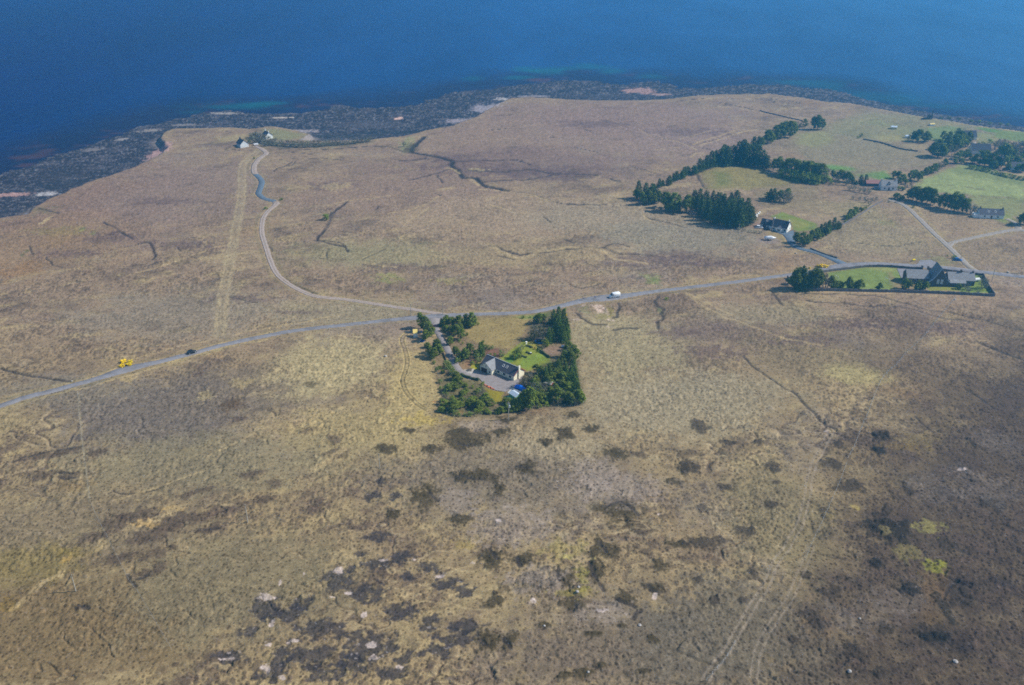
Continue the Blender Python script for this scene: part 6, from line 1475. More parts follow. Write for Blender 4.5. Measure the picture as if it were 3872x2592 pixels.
fence("thin fence running from the road down over the left moor", [(296, 1495), (303, 1600), (318, 1720), (332, 1830), (345, 1905), (370, 1960), (430, 2080), (485, 2190), (520, 2240), (580, 2340), (650, 2460)], 4.0, 1.15, r=.045)
fence("wire fence beside the sunlit verge below the bungalow lawn", crop(*CB, [(1380, 790), (1440, 755), (1495, 720)]), 1.6, 1.0, mat='whitewash')

def pole(label, bx, by, h=7.5, arm=True, transformer=False):
    x, y, z = place(bx, by); o = thing("utility_pole", label, "utility pole", (x, y, z))
    MB().tube((0, 0, -.6), (0, 0, h), .17, .12, 9).build("post", M['pole'], o)
    if arm: MB().box(-.7, .7, -.06, .06, h - .35, h - .22).build("crossarm", M['wood'], o)
    if transformer:
        MB().cyl((.35, -.2, h - 1.9), .34, .95, 14).cyl((.35, -.2, h - 1.38), .16, .2, 10).build("transformer", M['steel'], o)
        MB().box(-.5, .5, -.12, .12, h - .95, h - .8).build("bracket", M['steel'], o)
pole("utility pole standing on the left moor between two dark heather patches", 937, 1976, 7.2)
pole("utility pole nearest the lower left corner", 287, 2237, 6.4)
pole("utility pole on the moor left of the dark patches below the garden", 1436, 1772, 6.4)
pole("utility pole carrying a grey transformer at the near garden fence", 1923, 1588, 8.0, True, True)
pole("utility pole in front of the bungalow garage", 2919, 877, 7.0)
pole("thin pole beside the road left of the entrance pines", 1554, 1196, 6.5)
pole("thin pole beside the road opposite the drive entrance", 1675, 1194, 6.5)
pole("utility pole on the moor right of the school wall", 3750, 1066, 7.0)
pole("utility pole on the moor below the bungalow", 2792, 888, 6.5)
# football goals and play things on the school green
def goal(px, py, rz, label):
    x, y, z = place(px, py); o = thing("goal", label, "goal", (x, y, z), rz)
    for q in (-1.8, 1.8): MB().tube((0, q, -.2), (0, q, 2.0), .07).build("goalpost", M['white_paint'], o)
    MB().tube((0, -1.85, 2.0), (0, 1.85, 2.0), .07).build("crossbar", M['white_paint'], o)
    nt = MB()
    for q in range(-4, 5): nt.tube((0, q * .44, 2.0), (-.9, q * .44, 0), .012, n=4)
    nt.build("net", M['wire'], o)
goal(3163, 1058, math.radians(14), "white goal frame at the tree end of the school green")
goal(3353, 1066, math.radians(194), "white goal frame at the school end of the green")
x, y, z = place(3691, 1064); o = thing("oil_tank", "pale tank on the grass beside the bare tree at the school's right end", "tank", (x, y, z), .2)
MB().loft([[(xx, 1.0 * math.cos(t), 1.0 + .8 * math.sin(t)) for t in [2 * math.pi * k / 14 for k in range(14)]] for xx in (-1.5, -1.3, 1.3, 1.5)]).build("vessel", M['whitewash'], o, True)
for q in (-.9, .9): MB().box(q - .2, q + .2, -.7, .7, -.3, .5).build("plinth", M['concrete'], o)
x, y, z = place(3454, 988); o = thing("grit_bin", "small yellow grit bin at the edge of the school car park", "bin", (x, y, z), .2)
MB().loft([[(-.7, -.45, .0), (.7, -.45, 0), (.7, .45, 0), (-.7, .45, 0)], [(-.8, -.55, .8), (.8, -.55, .8), (.8, .55, .8), (-.8, .55, .8)]]).build("body", M['yellow'], o)
MB().prism([(-.6, .8), (.6, .8), (.5, 1.05), (0, 1.15), (-.5, 1.05)], 'x', -.85, .85).build("lid", M['gorse_flower'], o)
# wrapped bales / floats beside the bungalow
for k, (px, py, lab) in enumerate([(2860, 817, "round white wrapped bale at the head of the pile between conifers and bungalow"), (2866, 812, "round pale bale behind the first white bale beside the conifers"), (2872, 808, "dark-streaked round bale farthest up the pile beside the conifers"), (2859, 822, "round white bale lowest in the pile beside the conifers")]):
    x, y, z = place(px, py); o = MB().cyl((0, 0, .55), .6, 1.1, 18, 'x').build("bale", M['white'], None, True); o.location = (x, y, z); o.rotation_euler = (0, 0, k * .7); tag(o, lab, "bale")
# loose boulders that show one by one
def boulder(px, py, r, label, k):
    x, y, z = place(px, py); rg = np.random.default_rng(500 + k); bm = bmesh.new(); bmesh.ops.create_icosphere(bm, subdivisions=2, radius=r)
    for v in bm.verts: v.co *= 1 + .28 * (rg.random() - .5); v.co.z *= .7
    me = bpy.data.meshes.new("boulder"); bm.to_mesh(me); bm.free(); me.materials.append(M['rock'])
    o = bpy.data.objects.new("boulder", me); COL.objects.link(o); o.location = (x, y, z + r * .25); tag(o, label, "boulder")
for k, (px, py, r, lab) in enumerate([(2183, 2239, .75, "larger pale boulder below the yellow moss in the middle foreground"), (2188, 2221, .6, "smaller pale boulder touching the larger one below the yellow moss"), (1458, 1348, .8, "white boulder on the moor left of the garden"), (2279, 1287, .5, "white stone on the moor right of the garden"), (2419, 2366, .7, "pale boulder left of the small dark hollow at lower centre right"), (3612, 2504, .9, "white boulder on the black moor at the lower right"), (3610, 1135, .8, "white boulder at the upper end of the pale fence"), (2058, 2368, .5, "pale stone in the bare ground at lower centre"), (2224, 2542 - 0, .5, "pale stone near the bottom edge at centre right"), (3212, 2540, .8, "pale boulder at the foot of the dark moor left of the white one"), (3251, 2340, .5, "pale stone on the dark moor above the two lower boulders"), (3009, 960, .8, "white boulder on the moor below the bungalow drive"), (3811, 1031, .9, "white boulder on the verge right of the school"), (272, 1442, .5, "white stone where the dark dyke meets the road on the left"), (3265, 805, .8, "white boulder on the verge of the field wall by the cottage lane"), (3288, 803, .8, "second white boulder uphill along the same field wall")]):
    boulder(px, py, r * .75, lab, k)

# ------------------------------------------------------------------ trees and shrubs
def leaf_cloud(mb, c, r, n, size, rg, flat=1.0, up=.25):
    """small leaf-sized faces scattered over a clump"""
    d = rg.normal(size=(n, 3)); d /= np.linalg.norm(d, axis=1)[:, None]
    rad = r * (rg.random(n) ** .45)
    P = np.asarray(c) + d * rad[:, None] * np.array([1, 1, flat])
    N = d + rg.normal(size=(n, 3)) * .55 + np.array([0, 0, up]); N /= np.linalg.norm(N, axis=1)[:, None]
    A = np.cross(N, rg.normal(size=(n, 3))); A /= np.linalg.norm(A, axis=1)[:, None] + 1e-9
    B = np.cross(N, A); s = size * (.6 + .8 * rg.random(n))
    for i in range(n):
        a, b = A[i] * s[i], B[i] * s[i] * .75
        mb.add([P[i] - a - b * .4, P[i] + a - b * .4, P[i] + b], [(0, 1, 2)])
def mesh_of(mb, name, mat):
    me = bpy.data.meshes.new(name); me.from_pydata(mb.v, [], mb.f); me.materials.append(mat); return me
def make_kind(kind, var):
    rg = np.random.default_rng(100 * var + len(kind) * 7 + ord(kind[0]))
    cr, tr, fl = MB(), MB(), None
    lean = rg.normal(size=2) * .03
    if kind in ('P',):                       # shore and lodgepole pines: irregular domes of tufts
        tr.tube((0, 0, -.06), (lean[0], lean[1], .5), .028, .018, 6).tube((lean[0], lean[1], .5), (lean[0] * 2, lean[1] * 2, .92), .018, .006, 6)
        nb = 23 + int(rg.integers(0, 7)); w = .28 + .09 * rg.random()
        for k in range(nb):
            z = .16 + .80 * rg.random() ** .85; prof = w * (math.sin(min(1, (z - .08) / .42) * math.pi / 2)) * (1 - max(0, (z - .5) / .5) ** 1.6 * .8)
            a = rg.random() * 6.28; rr = prof * (.45 + .6 * rg.random())
            c = (rr * math.cos(a) + lean[0] * z * 2, rr * math.sin(a) + lean[1] * z * 2, z)
            leaf_cloud(cr, c, .10 + .06 * rg.random(), 84, .034, rg, .85)
            if k % 3 == 0: tr.tube((lean[0] * z, lean[1] * z, max(.1, z - .12)), c, .010, .004, 4)
        leaf_cloud(cr, (lean[0] * 2, lean[1] * 2, .93), .07, 50, .028, rg)
    elif kind in ('S', 'F'):                 # spruces: whorls of drooping boughs
        tr.tube((0, 0, -.05), (lean[0], lean[1], .96), .022, .004, 6)
        w = (.25 if kind == 'S' else .23) + .06 * rg.random(); z = .06 if kind == 'S' else .14; pw = .75 if kind == 'S' else .5; topz = .97 if kind == 'S' else .93 + .04 * rg.random()
        while z < topz:
            R_ = w * (1.02 - z) ** pw * (.8 + .35 * rg.random()) + .012; nb = max(4, int(9 * (1 - z) + 3)); a0 = rg.random() * 6.28
            for k in range(nb):
                a = a0 + 6.28 * k / nb + rg.normal() * .15; L_ = R_ * (.7 + .5 * rg.random())
                for q in (.45, .75, 1.0):
                    leaf_cloud(cr, (L_ * q * math.cos(a) + lean[0] * z, L_ * q * math.sin(a) + lean[1] * z, z - .06 * q * (1 - z) + .01), .028 + .016 * (1 - z), 9, .024, rg, .6)
            z += .047 + .02 * rg.random()
        leaf_cloud(cr, (lean[0], lean[1], .985), .018, 14, .02, rg, 1.6)
    elif kind == 'D':                        # leafless broadleaf: many fine twigs
        for k in range(7):
            a = rg.random() * 6.28; e = (.2 * math.cos(a), .2 * math.sin(a), .55 + .15 * rg.random()); tr.tube((.02 * math.cos(a), .02 * math.sin(a), -.05), e, .016, .007, 5)
            for j in range(4):
                b = a + rg.normal() * .8; tr.tube(e, (e[0] + .2 * math.cos(b), e[1] + .2 * math.sin(b), e[2] + .2 + .1 * rg.random()), .006, .002, 4)
        for k in range(26):
            z = .25 + .68 * rg.random(); a = rg.random() * 6.28; rr = .36 * math.sin(math.pi * min(.98, .25 + z * .62)) * (.35 + .7 * rg.random())
            leaf_cloud(cr, (rr * math.cos(a), rr * math.sin(a), z), .10 + .05 * rg.random(), 46, .022, rg)
    elif kind in ('B', 'L', 'R'):            # bushes and saplings
        tr.tube((0, 0, -.08), (0, 0, .4), .03, .02, 5)
        for k in range(16):
            z = .12 + .75 * rg.random(); a = rg.random() * 6.28; rr = .40 * math.sqrt(max(0.05, 1 - (z / 1.0) ** 2)) * (.4 + .65 * rg.random())
            leaf_cloud(cr, (rr * math.cos(a), rr * math.sin(a), z), .15 + .07 * rg.random(), 58, .042, rg, .85)
    elif kind == 'G':                        # gorse
        fl = MB(); tr.tube((0, 0, -.1), (0, 0, .4), .04, .03, 5)
        for k in range(20):
            z = .1 + .6 * rg.random(); a = rg.random() * 6.28; rr = .55 * (.3 + .75 * rg.random()) * math.sqrt(max(.1, 1 - z * z))
            c = (rr * math.cos(a), rr * math.sin(a) * .8, z)
            leaf_cloud(cr, c, .16, 30, .045, rg, .8); leaf_cloud(fl, (c[0], c[1], c[2] + .05), .24, 90, .05, rg, .9)
    return cr, tr, fl
CROWN_MAT = {'P': 'pine', 'S': 'spruce', 'F': 'far_spruce', 'D': 'scrub', 'B': 'bush', 'L': 'young', 'R': 'rust', 'G': 'gorse_leaf', 'T': 'grey_twig'}
KIND_MESH = {}
for kd in 'PSFDBLRG':
    for vv in range(5 if kd in 'PSF' else 3):
        c_, t_, f_ = make_kind(kd, vv)
        KIND_MESH[(kd, vv)] = (mesh_of(c_, "crown", M[CROWN_MAT[kd]]), mesh_of(t_, "trunk", M['trunk_grey' if kd in 'FD' else 'trunk']), mesh_of(f_, "flowers", M['gorse_flower']) if f_ else None)
for vv in range(3):
    m = KIND_MESH[('D', vv)][0].copy(); m.materials.clear(); m.materials.append(M['grey_twig']); KIND_MESH[('T', vv)] = (m, KIND_MESH[('D', vv)][1], None)
NAMES = {'P': "pine_tree", 'S': "spruce_tree", 'F': "conifer_tree", 'D': "bare_tree", 'T': "grey_willow", 'B': "bush", 'L': "sapling", 'R': "rusty_shrub", 'G': "gorse_bush"}
CATS = {'P': "tree", 'S': "tree", 'F': "tree", 'D': "tree", 'T': "tree", 'B': "bush", 'L': "bush", 'R': "bush", 'G': "bush"}
WORDS = {'P': "dark green pine", 'S': "feathery green spruce", 'F': "dark narrow conifer", 'D': "leafless brown broadleaf", 'T': "leafless grey willow", 'B': "rounded green bush", 'L': "light green young tree", 'R': "rusty leaved shrub", 'G': "yellow flowering gorse bush"}
ORD = ["first", "second", "third", "fourth", "fifth", "sixth", "seventh", "eighth", "ninth", "tenth", "eleventh", "twelfth", "thirteenth", "fourteenth", "fifteenth", "sixteenth", "seventeenth", "eighteenth", "nineteenth", "twentieth"] + ["twenty-" + q for q in ("first", "second", "third", "fourth", "fifth", "sixth", "seventh", "eighth", "ninth")] + ["thirtieth"] + ["thirty-" + q for q in ("first", "second", "third", "fourth", "fifth", "sixth", "seventh", "eighth", "ninth")]
tree_rng = random.Random(5)
def plant(kind, px, pyb, pyt, wide=1.0, label=None, group=None):
    if kind == 'F':
        px += tree_rng.uniform(-5, 5); q = tree_rng.uniform(-3, 3); pyb += q; pyt += q + tree_rng.uniform(-4, 7); wide *= tree_rng.uniform(.95, 1.35)
    x, y, z = spot(px, pyb)
    h = max(.5, (pyb - pyt) / (scale_at(pyb) * math.cos(dep_at(pyb))) * .97)
    vv = tree_rng.randrange(5 if kind in 'PSF' else 3)
    cm, tm, fm = KIND_MESH[(kind, vv)]
    o = thing(NAMES[kind], label or WORDS[kind], CATS[kind], (x, y, z - .05), tree_rng.random() * 6.28, group)
    w = wide * (.9 + .3 * tree_rng.random())
    if kind in 'PSF': w *= min(1.7, max(.8, (5.5 / h) ** .5))
    o.scale = (h * w, h * w, h)
    for nm, me in (("trunk", tm), ("crown", cm), ("flowers", fm)):
        if me is None: continue
        c = bpy.data.objects.new(nm, me); COL.objects.link(c); c.parent = o
    return o
def grove(cr, group, where, lst, share=False, wide=1.0):
    """a stand of trees read off one enlargement: (x, base y, top y, kind)"""
    counts = {}
    items = []
    for t in lst:
        p = crop(*cr, [(t[0], t[1])])[0]; q = cr[0][1] + t[2] * cr[1]
        items.append((p[0], p[1], q, t[3] if len(t) > 3 else 'P'))
    by = {}
    for it in items: by.setdefault(it[3], []).append(it)
    for kd, its in by.items():
        its.sort(key=lambda a: a[0])
        hs_ = sorted(((a[1] - a[2]) / scale_at(a[1]) for a in its))
        for i, it in enumerate(its):
            size = ""
            if len(its) > 3:
                r = (it[1] - it[2]) / scale_at(it[1]); size = "tall " if r >= hs_[int(len(hs_) * .7)] else ("small " if r <= hs_[int(len(hs_) * .25)] else "")
            n = len(its)
            kn = NAMES[kd].replace("_", " ")
            if share: lab = "%s %s" % (WORDS[kd], where)
            elif n == 1: lab = "the only %s %s" % (kn, where)
            elif i == n - 1: lab = "%s%s, rightmost %s %s" % (size, WORDS[kd], kn.split()[-1], where)
            elif i == 0: lab = "%s%s, leftmost %s %s" % (size, WORDS[kd], kn.split()[-1], where)
            else: lab = "%s%s, %s from left %s" % (size, kn, ORD[i], where)
            plant(kd, it[0], it[1], it[2], wide, lab, group)
P_, S_, F_, D_, B_, L_, R_, T_ = 'P', 'S', 'F', 'D', 'B', 'L', 'R', 'T'
grove(C2, "pines left of the drive entrance", "in the strip left of the drive", [(350, 500, 205, P_), (430, 560, 270, P_), (480, 650, 380, P_), (540, 640, 480, P_), (430, 730, 520, P_), (650, 960, 690, P_), (700, 980, 780, P_), (520, 1020, 800, P_), (600, 1060, 850, P_), (470, 860, 760, P_), (560, 1080, 950, P_), (620, 850, 700, P_)])
grove(C2, "trees right of the drive entrance", "right of the drive entrance", [(735, 450, 300, S_), (800, 460, 280, P_), (850, 430, 240, P_), (930, 470, 290, P_), (1000, 490, 280, P_), (1090, 520, 270, P_), (990, 640, 420, P_), (1080, 710, 480, P_), (1040, 600, 400, P_), (820, 550, 430, B_), (770, 540, 470, B_), (900, 570, 440, P_), (1210, 480, 240, P_), (1300, 470, 185, P_), (1260, 490, 330, P_), (1330, 440, 300, P_), (1405, 440, 385, B_), (1200, 630, 560, B_), (1060, 750, 690, B_), (1120, 790, 740, B_), (890, 810, 640, P_), (1140, 440, 330, P_)])
grove(C2, "trees beside the drive bend", "between drive bend and cream house", [(970, 1000, 820, P_), (1060, 1030, 870, P_), (1150, 1090, 850, P_), (1240, 950, 760, P_), (1200, 1060, 900, P_), (1020, 1150, 1030, L_), (1100, 1100, 950, P_), (1440, 980, 740, S_), (1480, 920, 720, S_), (1490, 1010, 860, S_), (1420, 1110, 950, L_), (1370, 1040, 880, P_), (1660, 870, 800, L_), (1590, 890, 800, B_), (1540, 870, 790, B_), (1840, 1010, 890, L_), (1630, 1020, 950, B_), (1710, 1020, 945, B_), (1300, 1170, 1090, B_), (1390, 1160, 1110, B_), (1500, 760, 720, P_)])
grove(C2, "young trees below the drive", "in the strip below the drive", [(640, 1300, 1200, L_), (590, 1150, 1080, B_), (830, 1220, 1080, L_), (870, 1310, 1150, L_), (930, 1360, 1230, L_), (1000, 1450, 1290, P_), (750, 1330, 1250, B_), (900, 1250, 1170, P_), (700, 1260, 1180, B_), (960, 1420, 1330, L_)])
grove(CSL, "trees of the near left garden corner", "in the near left garden corner", [(810, 330, 30, P_), (700, 260, 40, P_), (640, 400, 180, P_), (510, 420, 210, L_), (480, 540, 430, L_), (700, 890, 600, P_), (570, 870, 690, P_), (640, 960, 740, P_), (780, 850, 660, P_), (520, 990, 910, L_), (700, 1020, 880, L_), (900, 540, 390, P_), (940, 460, 330, P_), (1420, 240, 150, B_), (1370, 350, 240, L_), (1190, 560, 440, D_), (1430, 600, 360, D_), (1470, 740, 450, P_), (1100, 790, 590, P_), (1180, 720, 570, P_), (1320, 880, 640, P_), (1400, 860, 700, P_), (1640, 790, 640, P_), (1250, 1000, 860, B_), (1090, 1050, 930, L_), (1540, 980, 860, P_), (1390, 980, 870, B_), (960, 1060, 980, L_), (330, 680, 590, B_), (460, 620, 480, D_), (300, 200, 100, L_), (310, 360, 280, B_), (380, 500, 430, B_), (250, 760, 660, D_), (1010, 640, 520, D_), (880, 660, 560, P_), (1250, 480, 380, P_), (1310, 430, 330, P_), (620, 620, 500, B_), (1150, 330, 250, B_), (980, 290, 200, P_), (420, 820, 720, P_), (340, 950, 820, P_), (1600, 1020, 930, B_), (800, 1060, 970, B_), (450, 760, 620, P_)], wide=1.28)
grove(CSL, "trees along the near garden fence", "by the garden fence pole", [(1830, 1000, 870, B_), (1900, 980, 800, P_), (2000, 940, 740, P_), (2060, 960, 800, P_), (2150, 900, 620, P_), (1990, 720, 570, P_), (2080, 740, 560, P_), (2250, 900, 640, P_), (2310, 930, 700, P_), (2190, 960, 780, P_), (1760, 1010, 920, L_), (2280, 760, 600, P_)])
grove(C1, "tall spruces at the far right garden corner", "in the far right garden corner", [(1785, 330, 105, S_), (1735, 300, 140, S_), (1840, 370, 130, S_), (1880, 430, 230, S_), (1800, 440, 200, S_), (1850, 510, 310, S_), (1765, 420, 240, S_), (1820, 480, 300, S_), (1885, 480, 330, S_), (1690, 520, 330, S_), (1725, 500, 350, S_), (1650, 560, 470, B_), (1570, 310, 190, P_), (1615, 290, 195, P_), (1540, 300, 220, P_), (1520, 480, 320, D_), (1570, 470, 310, D_), (1610, 490, 340, D_), (1480, 490, 390, D_), (1690, 310, 240, S_), (1470, 320, 260, D_), (1865, 160, 130, B_), (1400, 245, 205, B_), (1480, 240, 215, B_), (1385, 610, 540, T_), (1345, 620, 560, L_), (1340, 690, 580, B_), (1300, 690, 600, B_), (1570, 620, 590, B_), (1440, 500, 480, R_), (1530, 590, 560, R_), (1620, 600, 550, D_)])
grove(C1, "trees of the right garden wood", "in the right garden wood", [(1940, 760, 600, P_), (1990, 700, 570, P_), (1900, 680, 540, P_), (1870, 750, 600, P_), (1890, 570, 500, P_), (1960, 640, 540, P_), (1930, 600, 500, P_), (1790, 850, 690, S_), (1690, 900, 750, S_), (1650, 940, 770, S_), (1590, 920, 770, P_), (1550, 860, 750, P_), (1720, 850, 740, P_), (1870, 910, 740, S_), (1830, 960, 830, P_), (1770, 930, 800, P_), (1910, 990, 850, S_), (1955, 990, 830, S_), (1930, 880, 760, S_), (1975, 930, 790, S_), (1985, 1040, 900, S_), (2005, 1120, 950, S_), (2035, 1190, 1040, P_), (1850, 820, 700, P_), (1960, 820, 700, S_), (1990, 960, 850, S_), (1730, 980, 850, P_), (1900, 1090, 950, P_), (1950, 1110, 970, S_), (1820, 1050, 920, P_), (1680, 1000, 880, P_)])
grove(C1, "trees of the near right garden corner", "in the near right garden corner", [(1440, 1010, 850, D_), (1400, 1000, 900, D_), (1470, 970, 860, D_), (1500, 1040, 900, P_), (1540, 1000, 880, P_), (1410, 1130, 1040, P_), (1460, 1260, 1010, P_), (1390, 1240, 1060, P_), (1510, 1220, 1080, P_), (1430, 1250, 1100, P_), (1340, 1270, 1150, P_), (1290, 1260, 1150, P_), (1220, 1260, 1150, P_), (1520, 1110, 960, T_), (1600, 1080, 950, T_), (1650, 1060, 970, T_), (1710, 1130, 1000, P_), (1760, 1100, 960, P_), (1560, 1180, 1050, P_), (1620, 1190, 1080, P_), (1780, 1170, 1010, P_), (1830, 1150, 1030, T_), (1880, 1180, 1050, P_), (1930, 1200, 1070, P_), (1980, 1195, 1080, T_), (1710, 1180, 1120, L_), (1840, 1050, 930, P_), (1600, 1140, 1040, P_), (1560, 1080, 950, P_), (1670, 1150, 1060, P_), (1500, 1160, 1020, P_), (1990, 1160, 1030, P_), (1660, 1220, 1160, B_), (1740, 1215, 1160, D_), (1800, 1215, 1150, D_), (1580, 1240, 1180, B_)])
for a in [(CV, 1730, 395, 345, 'B', "dark heather bush alone on the moor right of the ditch"), (C1, 1862, 165, 130, 'B', "dark bush at the road corner of the tall spruces"), (C3, 955, 1275, 1235, 'B', "dark green juniper mat beside the bend of the shore track"), (C3, 725, 1410, 1370, 'B', "low green bush left of the shore track below its bend"), (C3, 552, 670, 640, 'B', "small dark bush between the pale strip and the shore track"), (C3, 480, 420, 385, 'B', "small dark bush between the two shore cottages"), (CM, 60, 1100, 1060, 'B', "dark bush in the gully at the head of a peat ditch"), (CM, 570, 620, 580, 'T', "grey bush in the mouth of the burn near the shore"), (CK, 880, 650, 620, 'B', "olive bush where the side track leaves the tree row"), (C4, 665, 570, 535, 'P', "small lone wind-bent pine in the field left of the village"), (C4, 640, 585, 565, 'B', "low dark bush at the foot of the lone wind-bent pine"), (C4, 1160, 705, 685, 'B', "dark bush on the old field wall near the village trees")]:
    p = crop(*a[0], [(a[1], a[2])])[0]; plant(a[4], p[0], p[1], a[0][0][1] + a[3] * a[0][1], 1.5 if a[4] in 'BG' else 1.0, a[5])
for px, pb, pt, w, lab in [(466, 1372, 1357, 1.4, "bright yellow gorse, upper lump of the roadside clump on the left"), (492, 1371, 1359, 1.4, "bright yellow gorse, right end of the roadside clump on the left"), (485, 1382, 1369, 1.4, "bright yellow gorse, lower right lump of the roadside clump on the left"), (461, 1388, 1377, 1.4, "bright yellow gorse, lower left lump of the roadside clump by the road")]:
    plant('G', px, pb, pt, w, lab)
for px, pb, pt, w, lab in [(3090, 1009, 999, 1.0, "dull gorse at the left end of the clump left of the school trees"), (3106, 1012, 997, 1.0, "bright gorse in the middle of the clump above the school trees"), (3122, 1012, 999, 1.4, "bright gorse at the right of the clump above the school trees"), (3061, 1016, 1009, 1.0, "small gorse lump by the road above the school trees"), (3582, 970, 963, 1.1, "small dull olive bush beside the side track, left one"), (3607, 978, 963, 1.3, "dull olive round bush beside the side track above the blue vehicle"), (3635, 976, 970, .9, "tiny olive bush on the far side of the side track"), (2139, 1195, 1184, .9, "yellow gorse at the right foot of the tall spruces")]:
    plant('B' if 'olive' in lab else 'G', px, pb, pt, w, lab)
# ---- right hand woods
grove(CT, "pines at the left tip of the shelter belt", "at the shelter belt's left tip", [(300, 1180, 1010, F_), (360, 1200, 1005, F_), (420, 1200, 1020, F_), (470, 1220, 1050, F_), (400, 1240, 1090, P_), (340, 1240, 1110, P_), (500, 1225, 1100, P_), (280, 1190, 1080, P_), (450, 1240, 1120, P_)])
grove(CT, "pines of the gappy group", "left of the dense conifer block", [(560, 1270, 1110, P_), (605, 1300, 1120, P_), (650, 1300, 1115, P_), (690, 1290, 1130, F_), (590, 1310, 1170, P_), (700, 1310, 1190, F_), (770, 1320, 1140, P_), (820, 1320, 1160, P_), (630, 1310, 1200, P_)])
grove(CT, "low belt trees", "in the low upper shelter belt", [(450, 1080, 1010, F_), (510, 1070, 985, F_), (545, 1050, 985, F_), (590, 1040, 940, F_), (640, 1010, 915, F_), (680, 1000, 895, F_), (720, 980, 880, F_), (755, 960, 870, F_), (790, 950, 845, F_), (835, 935, 840, F_)], wide=1.25)
grove(CT, "tall belt trees", "in the tall upper shelter belt", [(880, 915, 780, F_), (925, 905, 770, F_), (965, 890, 730, F_), (1005, 875, 710, F_), (1045, 860, 690, F_), (1095, 850, 670, F_), (1140, 845, 650, F_), (1180, 850, 650, F_), (1220, 840, 630, F_), (1260, 840, 615, F_), (1310, 845, 570, F_), (1350, 850, 590, F_), (1400, 850, 620, F_), (1440, 860, 640, F_), (1160, 760, 640, F_), (1330, 720, 590, F_)], wide=1.2)
grove(CT, "belt trees above the corner", "in the belt's shoreward end", [(1430, 690, 550, F_), (1470, 690, 560, F_), (1505, 680, 570, P_), (1575, 640, 495, P_), (1610, 630, 520, P_), (1655, 595, 455, P_), (1700, 590, 430, P_), (1745, 580, 420, P_), (1795, 575, 410, P_), (1835, 550, 420, P_), (1680, 560, 460, P_)], wide=1.15)
grove(CT, "lower belt trees", "in the belt towards the cottage", [(1480, 870, 710, F_), (1530, 885, 710, F_), (1575, 890, 740, F_), (1630, 905, 780, P_), (1690, 925, 765, P_), (1750, 945, 775, P_), (1810, 965, 790, P_), (1870, 975, 800, P_), (1930, 985, 815, P_), (1980, 995, 810, P_), (2040, 1005, 825, P_), (2080, 1020, 840, P_), (1700, 960, 870, B_), (1770, 980, 880, B_), (1840, 1000, 900, B_), (1910, 1015, 900, B_), (1980, 1025, 910, B_), (2050, 1035, 930, B_)], wide=1.15)
grove(CT, "dense conifer block", "packed in the dense block beside the white bungalow", [(850, 1240, 1085, F_), (900, 1250, 1080, F_), (960, 1260, 1090, F_), (1020, 1260, 1095, F_), (1080, 1270, 1085, F_), (1140, 1280, 1105, F_), (1200, 1290, 1110, F_), (1260, 1300, 1105, F_), (1310, 1330, 1150, F_), (1360, 1350, 1170, F_), (880, 1330, 1150, F_), (930, 1360, 1170, F_), (985, 1390, 1190, F_), (1040, 1420, 1190, F_), (1100, 1440, 1210, F_), (1160, 1450, 1200, F_), (1220, 1460, 1200, F_), (1280, 1460, 1215, F_), (1330, 1450, 1230, F_), (1385, 1440, 1240, F_), (1420, 1420, 1240, F_), (920, 1300, 1130, F_), (985, 1330, 1150, F_), (1050, 1350, 1150, F_), (1110, 1370, 1150, F_), (1170, 1380, 1150, F_), (1230, 1390, 1160, F_), (1290, 1400, 1170, F_), (1345, 1400, 1190, F_)], share=True, wide=1.1)
grove(CT, "clump on the rough field", "in the rough field clump", [(1600, 1200, 1060, F_), (1640, 1210, 1070, F_), (1690, 1215, 1095, P_), (1740, 1220, 1100, D_), (1790, 1220, 1120, D_), (1570, 1185, 1120, P_), (1770, 1150, 1075, P_)], wide=1.2)
grove(C4, "trees in the shore fields", "in the shore fields beyond the belt", [(120, 472, 395, P_), (200, 495, 370, P_), (235, 500, 355, P_), (280, 500, 385, P_), (45, 480, 420, D_), (80, 475, 430, D_)], wide=1.25)
grove(CB, "trees right of the bungalow", "right of the bungalow lawn", [(1110, 1060, 830, P_), (1140, 1070, 850, P_), (1240, 1130, 820, P_), (1300, 1120, 880, P_), (1340, 1080, 920, P_), (1420, 1010, 800, P_), (1480, 990, 780, P_), (1540, 950, 750, P_), (1600, 900, 640, F_), (1680, 870, 610, F_), (1740, 860, 600, F_), (1800, 830, 600, F_), (1860, 800, 560, F_), (1930, 790, 600, F_), (1970, 770, 650, F_), (1560, 1010, 870, P_), (1640, 970, 850, P_), (1380, 1060, 900, P_), (1740, 900, 750, P_), (2150, 590, 480, B_), (2210, 570, 440, B_), (2260, 530, 390, P_), (2310, 510, 340, P_), (2130, 640, 570, B_), (2100, 660, 600, B_)])
grove(CK, "thin row under the green field", "in the row under the green field", [(650, 530, 450, P_), (700, 545, 460, P_), (740, 545, 480, P_), (820, 540, 400, P_), (880, 550, 360, P_), (930, 560, 370, P_), (990, 580, 380, P_), (1060, 590, 365, P_), (1110, 600, 390, P_), (1160, 610, 420, P_), (1230, 640, 480, P_), (1290, 660, 455, P_), (1340, 670, 470, P_), (1420, 690, 440, P_), (1470, 700, 460, P_), (1530, 710, 520, P_), (1580, 715, 530, P_), (1640, 730, 590, T_), (1690, 735, 620, T_), (1000, 585, 470, P_), (1380, 690, 540, P_)], wide=1.1)
